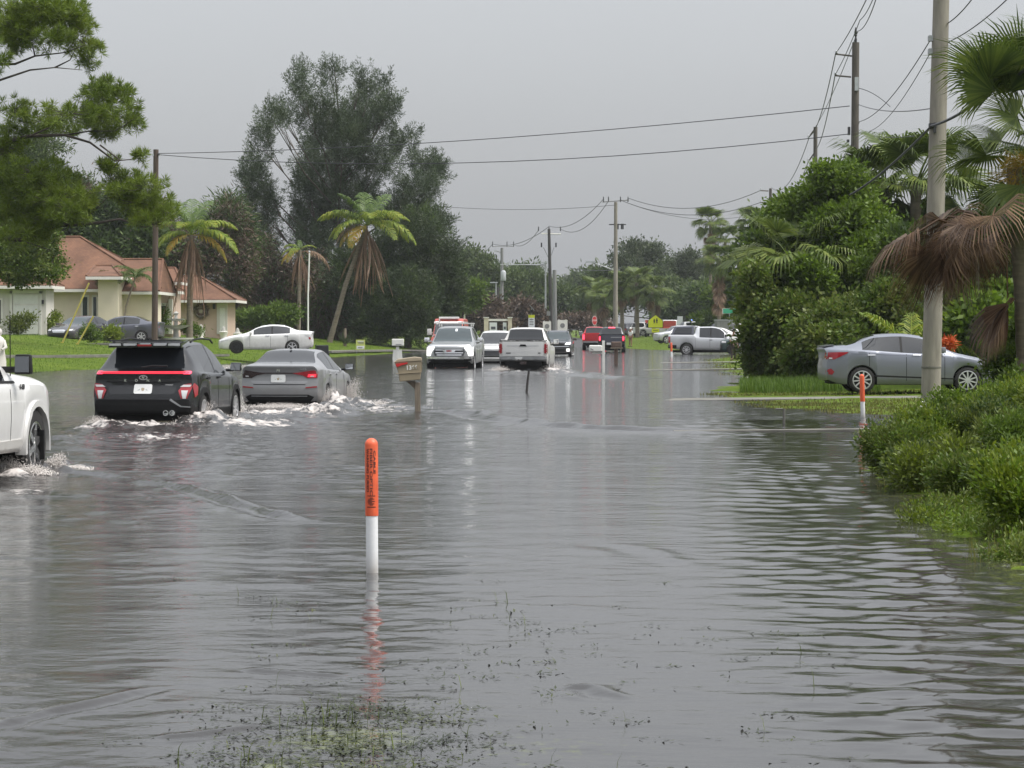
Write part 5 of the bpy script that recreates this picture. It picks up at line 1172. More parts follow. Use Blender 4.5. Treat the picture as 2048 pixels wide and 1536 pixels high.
HATCH = dict(L=4.35, top=[(0, .78), (.12, .86), (.8, 1.0), (1.15, 1.06), (1.85, 1.46), (2.5, 1.57), (3.2, 1.555), (3.72, 1.5), (4.1, 1.16), (4.24, 1.08), (4.35, 1.06)],
             belt=[(0, .7), (.15, .78), (.9, .93), (1.2, .97), (2.5, 1.01), (3.6, 1.05), (4.0, 1.06), (4.35, 1.03)],
             hw=[(0, .76), (.2, .85), (.7, .9), (1.4, .912), (3.3, .912), (3.9, .9), (4.35, .84)], rw=[(0, .6), (.8, .76), (1.15, .78), (1.9, .64), (2.5, .62), (3.3, .615), (3.72, .63), (4.2, .76), (4.35, .76)],
             bot=[(0, .28), (.5, .22), (3.8, .24), (4.35, .34)], arch=[(.85, .38, .32), (3.51, .38, .32)], ws=(1.15, 1.88), rg=(3.74, 4.16), side=[(1.6, 2.4), (2.46, 3.3)],
             rear=[(.2, .12), (.45, .0), (.72, .0), (.8, .07), (1.0, .06), (1.1, .05), (1.6, .05)], front=[(0, .1), (.5, 0), (.8, .03), (.95, .14), (1.6, .14)], clad=True)
PICKUP = dict(L=5.85, top=[(0, 1.08), (.1, 1.17), (1.3, 1.26), (1.62, 1.3), (2.38, 1.86), (2.9, 1.95), (3.7, 1.94), (3.92, 1.9), (4.14, 1.42), (4.2, 1.405), (5.85, 1.41)],
              belt=[(0, 1.0), (.15, 1.08), (1.3, 1.16), (1.8, 1.17), (3.0, 1.2), (3.9, 1.24), (4.1, 1.385), (5.85, 1.385)],
              hw=[(0, .86), (.2, .94), (.6, 1.0), (1.4, 1.015), (4.4, 1.015), (5.3, 1.01), (5.85, .985)], rw=[(0, .78), (1.3, .86), (1.62, .87), (2.4, .72), (2.9, .70), (3.7, .70), (3.92, .71), (4.14, .84), (4.2, .9), (5.85, .9)],
              bot=[(0, .46), (.4, .36), (5.2, .42), (5.85, .62)], arch=[(.95, .47, .40), (4.6, .47, .40)], ws=(1.62, 2.38), rg=(3.94, 4.14), side=[(2.02, 2.92), (3.0, 3.72)],
              rear=[(.3, .1), (.62, .06), (.75, .05), (1.0, .02), (1.4, .0), (2, 0)], front=[(0, .16), (.5, .05), (.62, .0), (.8, .03), (1.05, .06), (1.3, .16), (2, .16)], er=.15, ef=.3, rb=.03, fb=.2, tumble=.95)
SUV = dict(L=4.75, top=[(0, .9), (.1, .98), (.9, 1.1), (1.2, 1.15), (1.85, 1.6), (2.4, 1.7), (3.9, 1.68), (4.3, 1.63), (4.6, 1.12), (4.75, 1.08)],
           belt=[(0, .82), (.15, .9), (.9, 1.02), (1.3, 1.06), (3.9, 1.1), (4.5, 1.09), (4.75, 1.05)],
           hw=[(0, .82), (.2, .9), (.7, .935), (1.4, .945), (3.8, .945), (4.4, .93), (4.75, .87)], rw=[(0, .7), (.9, .8), (1.2, .82), (1.85, .69), (2.4, .67), (4.2, .67), (4.6, .8), (4.75, .8)],
           bot=[(0, .32), (.5, .26), (4.2, .28), (4.75, .4)], arch=[(.9, .4, .34), (3.75, .4, .34)], ws=(1.2, 1.86), rg=(4.32, 4.6), side=[(1.62, 2.5), (2.57, 3.4), (3.47, 4.15)],
           rear=[(.2, .1), (.5, 0), (.8, .05), (1.1, .05), (2, .05)], front=[(0, .1), (.5, 0), (.9, .04), (1.1, .12), (2, .12)])
VAN = dict(L=5.6, top=[(0, 1.0), (.1, 1.1), (.7, 1.28), (.95, 1.36), (1.7, 2.1), (2.2, 2.35), (5.2, 2.35), (5.45, 2.3), (5.6, 2.24)],
           belt=[(0, .92), (.15, 1.0), (.8, 1.15), (1.2, 1.2), (5.4, 1.25), (5.6, 1.25)], hw=[(0, .86), (.2, .94), (.7, .98), (1.4, .99), (5.2, .99), (5.6, .97)],
           rw=[(0, .74), (.7, .84), (.95, .86), (1.7, .82), (2.2, .84), (5.4, .84), (5.6, .82)], bot=[(0, .4), (.5, .34), (5, .36), (5.6, .45)], arch=[(.95, .41, .35), (4.4, .41, .35)],
           ws=(.95, 1.7), rg=(5.59, 5.595), side=[(1.35, 2.0)], rear=[(.2, .05), (.6, 0), (2.4, .03)], front=[(0, .1), (.5, 0), (.9, .05), (1.2, .1), (2.4, .1)], er=.2, rb=.02)
def var(S, **kw): d = dict(S); d.update(kw); return d
def scaled(S, kx=1.0, ky=1.0, kz=1.0, **kw):
    d = dict(S); d['L'] = S['L'] * kx
    for k in ('top', 'belt', 'bot'): d[k] = [(t * kx, z * kz) for t, z in S[k]]
    for k in ('hw', 'rw'): d[k] = [(t * kx, y * ky) for t, y in S[k]]
    d['arch'] = [(t * kx, r, c) for t, r, c in S['arch']]
    for k in ('ws', 'rg'): d[k] = tuple(q * kx for q in S[k])
    d['side'] = [tuple(q * kx for q in w_) for w_ in S['side']]
    d['rear'] = [(z * kz, x) for z, x in S['rear']]; d['front'] = [(z * kz, x) for z, x in S['front']]
    d.update(kw); return d
def away(px, Y, Lc, head=HEAD, z=-.2):
    """centre and yaw of a car whose tail stands at px, Y and which drives away"""
    x = PX(px, Y) + math.sin(head) * Lc / 2; y = Y + math.cos(head) * Lc / 2
    return (x, y, z), math.pi / 2 - head
def toward(px, Y, Lc, head=HEAD, z=-.2):
    x = PX(px, Y) + math.sin(head) * Lc / 2; y = Y + math.cos(head) * Lc / 2
    return (x, y, z), -math.pi / 2 - head
TRAFFIC = 'traffic crawling along the flooded road'
PARKED = 'cars parked off the road'

# black compact crossover, seen from behind
loc, yaw = away(283, 42.2, 4.35, HEAD, -.14)
c = Car(HATCH, 'black compact crossover with full-width red tail light bar driving through flood water', 'car', loc, yaw, M['black_paint'], TRAFFIC, 'crossover', (.33, .22, .235, 10, 'alloy'))
c.patch('light_bar', [(-.79, 1.02), (.79, 1.02), (.81, 1.045), (.78, 1.062), (-.78, 1.062), (-.81, 1.045)], 'rear', M['lamp_red_lit'], .012)
for sg in (-1, 1): c.patch('taillight', rrect(sg * .75, 1.04, .12, .05), 'rear', M['lamp_red_bright'], .02)
for sg in (-1, 1):
    pl = [(.62, .74), (.67, .6), (.77, .6), (.84, .78), (.82, .86), (.7, .84)]; pl = pl if sg > 0 else mir(pl)
    lo = c.patch('lower_lamp', pl, 'rear', M['lamp_red'], .02)
    pl = [(.67, .74), (.7, .6), (.75, .6), (.78, .74)]; c.patch('reversing_lens', pl if sg > 0 else mir(pl), 'rear', M['lamp_white'], .028, parent=lo)
    pl = [(.64, .80), (.81, .80), (.83, .835), (.7, .835)]; c.patch('lamp_lens', pl if sg > 0 else mir(pl), 'rear', M['lamp_white'], .028, parent=lo)
    c.patch('lower_lamp', [(-1.98, .62), (-1.86, .66), (-1.83, .8), (-1.95, .86), (-2.02, .8)], 'right' if sg < 0 else 'left', M['lamp_red'], .012)
c.patch('tailgate_panel', rrect(0, .775, 1.16, .2, .05), 'rear', M['black_paint'], .008)
c.plate('rear', .765, -.02)
c.patch('tailgate_seam', rrect(0, .885, 1.3, .02), 'rear', M['well'], .012)
em = c.patch('emblem', ellipse(-.02, .955, .075, .042), 'rear', M['chrome'], .018); c.patch('emblem_centre', ellipse(-.02, .955, .056, .027), 'rear', M['black_paint'], .021, parent=em)
p = c.at('rear', 0, .955)
text_obj('emblem_letter', 'H', .055, M['chrome'], c.th, (p.x - .026, -.02, .955), (R(90), R(12), R(-90)), .003)
for ch, y in zip('KONA', (.29, .1, -.1, -.3)):
    p = c.at('rear', y, .895); text_obj('badge', ch, .06, M['chrome'], c.th, (p.x - .014, y, .905), (R(90), 0, R(-90)), .002)
c.patch('badge', rrect(-.46, .835, .13, .022, .005), 'rear', M['chrome'], .014)
c.patch('bumper_trim', [(-.5, .585), (.74, .585), (.74, .6), (-.5, .6)], 'rear', M['dark_metal'], .022)
c.patch('bumper_trim', [(-.5, .6), (-.48, .575), (-.66, .46), (-.82, .45), (-.82, .468), (-.67, .48)], 'rear', M['galv'], .03)
c.patch('rear_bumper', [(-.84, .36), (.84, .36), (.86, .56), (.8, .58), (-.8, .58), (-.86, .56)], 'rear', M['cladding'], .012)
for y in (-.42, -.53):
    mb = MB(); mb.lathe([(.034, 0), (.047, 0), (.047, .16), (.034, .16)], 18, 'X', cap=False); mb.lathe([(.001, .05), (.04, .05)], 18, 'X', cap=False)
    mb.build('exhaust_tip', M['chrome'], c.th, 40, loc=(-2.2, y, .36))
sp = MB()                                                          # roof spoiler; the light in its slots is painted as silver blocks
sp.prism([(-1.93, 1.475), (-1.35, 1.57), (-1.35, 1.59), (-1.93, 1.53)], .02, 'Y', -.62).prism([(-1.93, 1.475), (-1.35, 1.57), (-1.35, 1.59), (-1.93, 1.53)], .02, 'Y', .6)
sp.box((-1.7, 0, 1.563), (.5, 1.22, .018), Matrix.Rotation(R(5), 3, 'Y')).box((-1.9, 0, 1.475), (.1, 1.26, .028))
for y in (-.4, -.12, .12, .4): sp.box((-1.9, y, 1.505), (.12, .03, .07))
so = sp.build('spoiler', M['black_paint'], c.th)
for y in (-.51, -.26, .26, .51):
    mb = MB(); mb.box((-1.965, y, 1.512), (.02, .2, .034)); mb.build('slot', M['silver_paint'], so)  # solid silver block painting the brightness that shows in the slot
mb = MB(); mb.box((-1.965, 0, 1.5), (.02, .24, .03)); mb.build('brake_light', M['lamp_red'], so)
for sg in (-1, 1):
    mb = MB(); mb.tube([(x_, sg * .63, z_) for x_, z_ in ((-1.25, 1.55), (-1.05, 1.59), (-.4, 1.61), (.3, 1.59), (.5, 1.53))], .018, 6); mb.build('roof_rail', M['cladding'], c.th, 40)
mb = MB(); mb.tube([(-2.09, .02, 1.13), (-2.06, -.16, 1.155), (-2.06, -.42, 1.15)], .014, 6); mb.build('wiper', M['cladding'], c.th, 40)
c.mirror(.72, 1.08, M['black_paint'], .86, (.12, .2, .15)); c.handles([-.2, -1.08], .93, M['cladding']); c.seams([.68, -.26, -1.12], .38, .97)
for tt in (.85, 3.51): arch_ring(c, tt, .375, .455, .32, M['cladding'], .02)

# grey sedan, seen from behind
loc, yaw = away(558, 53.0, 4.67, HEAD, -.2)
c = Car(SEDAN, 'mid-grey saloon pushing a bow wave beside the tan mailbox', 'car', loc, yaw, M['grey_paint'], TRAFFIC, 'sedan', (.325, .21, .225, 10, 'alloy'))
for sg in (-1, 1):
    pl = [(.28, .9), (.5, .855), (.6, .80), (.8, .8), (.82, .93), (.74, .965), (.55, .94)]; lo = c.patch('taillight', pl if sg > 0 else mir(pl), 'rear', M['lamp_dark'] if sg > 0 else M['lamp_red'], .016)
    pl = [(.6, .82), (.77, .82), (.78, .88), (.62, .885)]; c.patch('lamp_lens', pl if sg > 0 else mir(pl), 'rear', M['lamp_dark'] if sg > 0 else M['lamp_red_lit'], .024, parent=lo)
    pl = [(.66, .825), (.73, .825), (.74, .85), (.67, .85)]; c.patch('reversing_lens', pl if sg > 0 else mir(pl), 'rear', M['lamp_white'], .03, parent=lo)
    pl = [(.55, .585), (.8, .6), (.8, .63), (.58, .61)]; c.patch('reflector', pl if sg > 0 else mir(pl), 'rear', M['lamp_red'], .014)
c.patch('trunk_trim', [(-.5, .895), (.5, .895), (.4, .915), (-.4, .915)], 'rear', M['lamp_dark'], .014)
c.plate('rear', .79, .02)
text_obj('emblem', 'H', .1, M['chrome'], c.th, (c.at('rear', .02, .965).x - .01, .02, .965), (R(90), 0, R(-90)), .004)
text_obj('badge', 'SPORT', .055, M['chrome'], c.th, (c.at('rear', -.5, .985).x - .01, -.52, .985), (R(90), 0, R(-90)), .002)
c.patch('trunk_recess', [(-.52, .68), (.52, .68), (.6, .7), (.6, .74), (-.6, .74), (-.6, .7)], 'rear', M['grey_paint'], .004)
c.patch('trunk_seam', [(-.56, .655), (.56, .655), (.56, .67), (-.56, .67)], 'rear', M['well'], .003)
c.patch('diffuser', [(-.66, .3), (.66, .3), (.74, .4), (.62, .45), (-.62, .45), (-.74, .4)], 'rear', M['cladding'], .012)
c.patch('bumper_trim', [(-.6, .41), (.6, .41), (.6, .425), (-.6, .425)], 'rear', M['galv'], .02)
mb = MB(); mb.box((-.95, 0, 1.425), (.16, .035, .05), taper=(.3, .6)); mb.build('antenna', M['cladding'], c.th)
c.mirror(.72, .98, M['cladding'], .86, (.12, .2, .14)); c.handles([-.2, -1.05], .86, M['grey_paint']); c.seams([.72, -.32, -1.2], .3, .92)
c.patch('side_trim', [(-1.7, .3), (-1.0, .24), (1.0, .24), (1.0, .27), (-1.0, .27)], 'right', M['cladding'], .012)

# white pickup at the left edge, seen from behind and to its right
c_l = 5.85
x0, y0 = PX(61, 28.6), 28.6                                             # its front right wheel
hd = HEAD + R(.6)
cx = x0 - math.cos(hd) * .93 - math.sin(hd) * (c_l / 2 - .95); cy = y0 + math.sin(hd) * .93 - math.cos(hd) * (c_l / 2 - .95)
c = Car(PICKUP, 'large white pickup truck entering the picture at the left edge, front wheel throwing spray', 'pickup truck', (cx, cy, -.12), math.pi / 2 - hd, M['white_paint'], TRAFFIC, 'pickup_truck', (.42, .27, .265, 6, 'chrome'), 'glass_blue')
c.mirror(1.14, 1.34, M['cladding'], .95, (.12, .19, .22)); c.handles([-.1, -.8], 1.08, M['chrome']); c.seams([.98, .02, -.82], .5, 1.16)
p = c.at('right', 1.38, 1.1)
text_obj('badge', 'F-150', .075, M['dark_metal'], c.th, (1.42, p.y - .01, 1.1), (R(90), 0, 0), .004)
for f in ('right', 'left'):
    for tt in (.95, 4.6): arch_ring(c, tt, .465, .535, .40, M['white_paint'], .035, (f,))
    c.patch('rocker_panel', [(-1.1, .4), (1.4, .4), (1.4, .52), (-1.1, .52)], f, M['offwhite_paint'], .02)
    c.patch('window_trim', [(-.9, 1.185), (1.2, 1.15), (1.2, 1.175), (-.9, 1.21)], f, M['cladding'], .012)
mb = MB(); mb.tube([(1.25, -.92, 1.2), (1.2, -.93, 1.9)], .006, 5); mb.build('antenna', M['cladding'], c.th)
mb = MB(); mb.box((1.15, -.93, 1.3), (.06, .3, .07)); mb.build('mirror_arm', M['cladding'], c.th)
for sg in (-1, 1): mb = MB(); mb.box((2.3 - .15, sg * .99, .42), (.03, .1, .34)); mb.build('mud_flap', M['cladding'], c.th)

# silver pickup coming towards the camera with its lights on
loc, yaw = toward(898, 104, 5.85, HEAD * .8, -.16)
c = Car(PICKUP, 'oncoming silver-grey pickup truck with both headlights lit and red grille badge', 'pickup truck', loc, yaw, M['pewter_paint'], TRAFFIC, 'pickup_truck', (.42, .27, .265, 6, 'alloy'), 'glass_blue')
for sg in (-1, 1):
    pl = [(.62, 1.08), (.97, 1.08), (.98, .7), (.8, .7), (.76, .86), (.66, .98)]; c.patch('headlight', pl if sg > 0 else mir(pl), 'front', M['lamp_lit'], .03)
    pl = [(.6, .56), (.98, .62), (.98, .52), (.64, .47)]; c.patch('fog_lamp_bezel', pl if sg > 0 else mir(pl), 'front', M['cladding'], .03)
g = c.patch('grille', [(-.6, .7), (.6, .7), (.66, .86), (.6, 1.0), (-.6, 1.0), (-.66, .86)], 'front', M['dark_metal'], .02)
for z in (.74, .83, .95): c.patch('grille_bar', rrect(0, z, 1.16 if z > .8 else 1.05, .04), 'front', M['chrome'], .045, parent=g)
e_ = c.patch('badge', [(-.28, .94), (-.22, .86), (.22, .86), (.28, .94), (.24, .96), (-.24, .96)], 'front', M['chrome'], .06)
text_obj('badge_letters', 'GMC', .1, M['lamp_red'], c.th, (c.at('front', 0, .91).x + .068, 0, .905), (R(90), 0, R(90)), .006)
c.patch('hood_edge', [(-.85, 1.1), (.85, 1.1), (.82, 1.15), (-.82, 1.15)], 'front', M['chrome'], .012)
c.patch('bumper', [(-.94, .56), (.94, .56), (.96, .66), (-.96, .66)], 'front', M['chrome'], .05)
c.patch('air_dam', [(-.8, .4), (.8, .4), (.75, .54), (-.75, .54)], 'front', M['cladding'], .03)
c.mirror(1.0, 1.34, M['chrome'], .95, (.12, .24, .2))
c.seams([.98, .02], .5, 1.16)
mb = MB()
for x_ in (.2, -.7): mb.box((x_, 0, 2.06), (.06, 1.5, .05)); mb.box((x_, -.68, 2.0), (.05, .05, .14)).box((x_, .68, 2.0), (.05, .05, .14))
mb.box((.2, -.68, 2.18), (.04, .04, .22)); mb.build('roof_rack', M['offwhite_paint'], c.th)
p = c.patch('sticker', rrect(.1, 1.78, .1, .11), 'front', M['sign_white'], .01)

# white pickup seen from behind, beyond the tan mailbox
loc, yaw = away(1046, 102, 5.85, HEAD * .8, -.22)
c = Car(PICKUP, 'white pickup truck driving away with dark rear window and closed tailgate', 'pickup truck', loc, yaw, M['offwhite_paint'], TRAFFIC, 'pickup_truck', (.42, .27, .265, 6, 'alloy'))
c.patch('tailgate', [(-.84, .78), (.84, .78), (.84, 1.37), (-.84, 1.37)], 'rear', M['white_paint'], .02)
c.patch('tailgate_crease_shade', rrect(0, 1.2, 1.3, .02), 'rear', M['silver_paint'], .028)  # grey strip paints the shade along the tailgate crease
c.patch('tailgate_handle', [(-.15, 1.17), (.15, 1.17), (.1, 1.25), (-.1, 1.25)], 'rear', M['cladding'], .035)
for y, w_ in ((.6, .2), (-.66, .1)): c.patch('badge', rrect(y, .9, w_, .035), 'rear', M['dark_metal'], .03)
for sg in (-1, 1):
    c.patch('taillight', rrect(sg * .93, 1.08, .13, .4, .03), 'rear', M['lamp_red'], .03)
    c.patch('taillight', rrect(-2.84, 1.08, .1, .4, .03), 'right' if sg < 0 else 'left', M['lamp_red'], .012)
bp_ = c.patch('bumper', [(-.96, .56), (.96, .56), (.98, .76), (-.98, .76)], 'rear', M['galv'], .09)
c.patch('number_plate', rrect(.18, .66, .31, .15), 'rear', M['plate'], .1)
mb = MB(); mb.box((-3.0, -.02, .5), (.14, .26, .12)); mb.build('tow_hitch', M['lamp_dark'], c.th)
mb = MB(); mb.box((-2.4, 0, .48), (.7, 1.5, .22)); mb.build('spare_wheel_carrier', M['well'], c.th)
c.patch('rear_glass', [(-.76, 1.44), (.76, 1.44), (.66, 1.87), (-.66, 1.87)], 'rear', M['glass'], .012)
c.patch('tail_cap', rrect(0, 1.4, 1.9, .06), 'rear', M['cladding'], .02)
c.mirror(1.02, 1.32, M['offwhite_paint'], .95, (.12, .22, .2)); c.seams([-.98], .6, 1.38)

# white pickup coming, half hidden between the two
loc, yaw = toward(985, 122, 5.6, HEAD * .8, -.36)
c = Car(scaled(PICKUP, kz=1.0), 'oncoming white truck half hidden between the silver and the white pickups', 'truck', loc, yaw, M['white_paint'], TRAFFIC, 'pickup_truck', (.42, .27, .265, 6, 'steel_rim'))
c.patch('grille', rrect(0, .86, 1.5, .22), 'front', M['dark_metal'], .03); c.patch('bumper', rrect(0, .6, 1.8, .1), 'front', M['white_paint'], .07); c.patch('bumper_gap', rrect(0, .7, 1.8, .06), 'front', M['cladding'], .06)
for sg in (-1, 1): c.patch('headlight', rrect(sg * .84, .86, .2, .2), 'front', M['lamp_white'], .04)
c.mirror(1.0, 1.36, M['cladding'], .95, (.12, .24, .22)); c.patch('hood_panel', rrect(0, 1.1, 1.4, .16), 'front', M['white_paint'], .02)

# black crossover coming, right of the white pickup
loc, yaw = toward(1113, 152, 4.75, HEAD * .6, -.1)
c = Car(SUV, 'oncoming black SUV with a lit headlight just right of the white pickup', 'suv', loc, yaw, M['dark_paint'], TRAFFIC, 'suv', (.36, .23, .25, 5, 'alloy'), 'glass_blue')
for sg in (-1, 1):
    pl = [(.5, .82), (.84, .86), (.84, .98), (.6, .95)]; c.patch('headlight', pl if sg > 0 else mir(pl), 'front', M['lamp_lit'], .03); c.patch('fog_lamp', rrect(sg * .7, .5, .2, .16), 'front', M['lamp_lit'], .03)
c.patch('grille', rrect(0, .86, .9, .18), 'front', M['cladding'], .03); c.patch('grille_bar', rrect(.1, .72, 1.3, .03), 'front', M['chrome'], .03); c.patch('lower_grille', rrect(0, .5, 1.0, .14), 'front', M['well'], .02)
c.mirror(.9, 1.15, M['dark_paint'], .9, (.12, .22, .17))
for sg in (-1, 1): mb = MB(); mb.box((-.5, sg * .6, 1.74), (2.2, .05, .04)); mb.build('roof_rail', M['galv'], c.th)

# red and charcoal pickups with their brake lights on
loc, yaw = away(1189, 205, 5.85, R(2), -.05)
c = Car(PICKUP, 'red pickup truck with tail lights lit, left of the charcoal one', 'pickup truck', loc, yaw, M['red_paint'], TRAFFIC, 'pickup_truck', (.42, .27, .265, 6, 'alloy'))
for sg in (-1, 1): c.patch('taillight', rrect(sg * .9, 1.1, .18, .42, .03), 'rear', M['lamp_red_bright'], .03)
c.patch('bumper', rrect(0, .68, 1.9, .16), 'rear', M['galv'], .08); c.patch('tailgate', rrect(0, 1.08, 1.55, .5), 'rear', M['red_paint'], .02); c.mirror(1.0, 1.38, M['offwhite_paint'], .95, (.12, .3, .34))
c.patch('rear_glass', [(-.76, 1.44), (.76, 1.44), (.66, 1.87), (-.66, 1.87)], 'rear', M['glass'], .012)
loc, yaw = away(1223, 183, 5.85, R(3), -.1)
c = Car(PICKUP, 'charcoal pickup truck with red tail lights lit, seen above the white mailbox', 'pickup truck', loc, yaw, M['dark_paint'], TRAFFIC, 'pickup_truck', (.42, .27, .265, 6, 'steel_rim'))
for sg in (-1, 1):
    c.patch('taillight', rrect(sg * .88, 1.1, .22, .46, .03), 'rear', M['lamp_red'], .03); c.patch('lamp_lens', rrect(sg * .86, 1.1, .12, .3, .03), 'rear', M['lamp_red_bright'], .04)
c.patch('brake_light', rrect(0, 1.9, .5, .07), 'rear', M['lamp_red_bright'], .03); c.patch('bumper', rrect(0, .68, 1.9, .16), 'rear', M['dark_metal'], .08); c.patch('tailgate', rrect(0, 1.08, 1.5, .52), 'rear', M['slate_paint'], .02)
c.patch('tailgate_stripe', rrect(-.35, 1.18, .8, .06), 'rear', M['galv'], .03); c.patch('number_plate', rrect(.2, .72, .31, .16), 'rear', M['plate'], .1)
c.patch('rear_glass', [(-.76, 1.44), (.76, 1.44), (.66, 1.87), (-.66, 1.87)], 'rear', M['glass'], .012)

# work pickup seen side-on by the person, with its bed full of dark kit under a canopy
c = Car(scaled(PICKUP, .98), 'silver work pickup standing side-on in the water behind the far marker post', 'pickup truck', (PX(1424, 167), 167, -.1), R(-8), M['silver_paint'], PARKED, 'pickup_truck', (.40, .27, .24, 8, 'alloy'))
c.patch('taillight', rrect(-2.78, 1.08, .14, .42), 'right', M['lamp_red'], .014); c.handles([-.02], 1.06, M['cladding']); c.seams([.95, -.08, -1.05], .55, 1.2)
c.patch('rear_bumper', [(-2.86, .5), (-2.3, .5), (-2.3, .72), (-2.86, .72)], 'right', M['cladding'], .03); c.patch('taillight', rrect(.9, 1.1, .16, .4), 'rear', M['lamp_red'], .03); c.patch('taillight', rrect(-.9, 1.1, .16, .4), 'rear', M['lamp_red'], .03)
mb = MB(); mb.add([(-2.7, -.9, 1.4), (-1.15, -.9, 1.4), (-1.15, .9, 1.4), (-2.7, .9, 1.4), (-2.45, -.74, 1.96), (-1.15, -.74, 2.0), (-1.15, .74, 2.0), (-2.45, .74, 1.96)], [(3, 2, 1, 0), (4, 5, 6, 7), (0, 1, 5, 4), (1, 2, 6, 5), (2, 3, 7, 6), (3, 0, 4, 7)])
cap_ = mb.build('canopy', M['slate_paint'], c.th, None, .05)
mb = MB(); mb.add([(-2.5, -.915, 1.5), (-1.3, -.915, 1.5), (-1.3, -.8, 1.88), (-2.3, -.8, 1.88)], [(0, 1, 2, 3)]); mb.build('canopy_window', M['glass'], cap_)
c.mirror(.98, 1.34, M['cladding'], .95, (.12, .22, .2))

# dark green car beside the standing person
c = Car(SUV, 'dark green SUV parked nose-left behind the standing man', 'suv', (PX(1512, 163), 163, -.02), R(172), M['green_paint'], PARKED, 'suv', (.36, .23, .24, 5, 'steel_rim'))
c.patch('headlight', rrect(2.05, .86, .3, .12), 'left', M['lamp_white'], .012); c.seams([1.0, -.1], .4, 1.0, ('left',)); c.mirror(.9, 1.15, M['green_paint'], .9, (.12, .22, .17))

# white car half behind the shrubs by the person
c = Car(SEDAN, 'white saloon with its tail poking out behind the dense green thicket', 'car', (PX(1566, 136), 136, .12), R(8), M['white_paint'], PARKED, 'sedan', (.325, .21, .225, 5, 'alloy'))
c.patch('taillight', [(-2.25, .8), (-2.0, .82), (-2.0, .94), (-2.2, .94)], 'right', M['lamp_dark'], .012); c.patch('grille', rrect(0, .8, 1.2, .1), 'rear', M['lamp_dark'], .02); c.patch('number_plate', rrect(0, .62, .31, .15), 'rear', M['plate'], .02)
c.patch('bumper_gap', rrect(0, .45, 1.4, .09), 'rear', M['cladding'], .02)
c.seams([.7, -.3], .3, .92, ('right',))

# silver-blue sedan on the driveway at right, side-on
zA = .085
c = Car(scaled(SEDAN, .936, .95, 1.025, hw=[(0, .70), (.2, .79), (.7, .845), (1.3, .855), (3.2, .855), (4.0, .835), (4.37, .77)],
               top=[(0, .68), (.12, .76), (.85, .93), (1.15, 1.0), (1.95, 1.4), (2.5, 1.455), (3.05, 1.425), (3.8, 1.17), (4.2, 1.14), (4.37, 1.10)],
               belt=[(0, .62), (.15, .70), (.9, .87), (1.2, .92), (2.4, .98), (3.4, 1.05), (4.0, 1.075), (4.37, 1.05)], side=[(1.62, 2.42), (2.48, 3.4)], ws=(1.15, 1.95), rg=(3.07, 3.8), arch=[(.84, .36, .30), (3.41, .36, .30)]),
        'silver-blue saloon parked side-on on the wet driveway behind the concrete pole', 'car', (PX(1637, 61.6) + 2.185, 61.6, zA), R(0), M['accent_paint'], PARKED, 'sedan', (.315, .2, .225, 10, 'alloy'))
lo = c.patch('taillight', [(-2.12, .82), (-2.1, .99), (-1.55, 1.0), (-1.6, .96), (-1.9, .82)], 'right', M['lamp_red'], .012)
c.patch('reversing_lens', [(-2.1, .83), (-2.08, .88), (-1.95, .86), (-1.95, .83)], 'right', M['lamp_white'], .018, parent=lo)
c.patch('reflector', [(-2.1, .46), (-2.1, .56), (-1.98, .6), (-1.9, .52), (-1.95, .45)], 'right', M['lamp_red'], .012)
c.handles([-1.0, .1], .93, M['chrome']); c.seams([.78, -.15], .3, .95); c.seams([-1.05], .66, .98)
c.patch('sill_crease_shade', [(-.95, .40), (-.9, .44), (1.05, .36), (1.05, .33)], 'right', M['well'], .0015, .3)  # shade of the sill crease painted as a near-black strip
c.patch('body_crease_shade', [(-1.6, .955), (.95, .88), (.95, .888), (-1.6, .965)], 'right', M['slate_paint'], .001, .2)  # darker line of paint stands in for shade along the crease
c.mirror(.72, 1.03, M['accent_paint'], .82, (.12, .2, .14)); c.patch('headlight', [(1.75, .72), (2.08, .66), (2.1, .74), (1.7, .86)], 'right', M['lamp_white'], .012)
mb = MB(); mb.box((-2.02, 0, 1.15), (.26, 1.3, .025), Matrix.Rotation(R(-8), 3, 'Y')); mb.build('spoiler', M['slate_paint'], c.th, None, .008)

# white sedan on the lawn at left
zC = .44
hdC = R(90 + 90 + 3)
c = Car(scaled(SEDAN, 1.03, 1.0, 1.03), 'white saloon parked on the left lawn with one black steel wheel', 'car', (PX(532, 126), 126, zC), R(184), M['white_paint'], PARKED, 'sedan', (.325, .21, .225, 6, 'alloy'))
c.handles([-1.05, -.1], .9, M['chrome']); c.seams([.78, -.25, -1.1], .3, .95)
c.patch('headlight', [(1.85, .68), (2.22, .6), (2.25, .7), (1.8, .84)], 'left', M['lamp_white'], .012); c.patch('taillight', [(-2.3, .82), (-2.3, .96), (-1.95, .96), (-2.0, .88)], 'left', M['lamp_white'], .012)
c.patch('taillight', [(-2.32, .7), (-2.32, .81), (-2.15, .82), (-2.17, .72)], 'left', M['lamp_red'], .012)
c.mirror(.74, .99, M['white_paint'], .86, (.12, .2, .14))
for w_ in [o for o in c.th.children if o.name.startswith('wheel') and o.location.x > 0 and o.location.y > 0]:
    tm, rm = wheel_meshes(.325, .21, .2, 5, 'steel_rim'); w_.children[0].data = rm; w_['label'] = 'black steel front wheel without a hubcap'

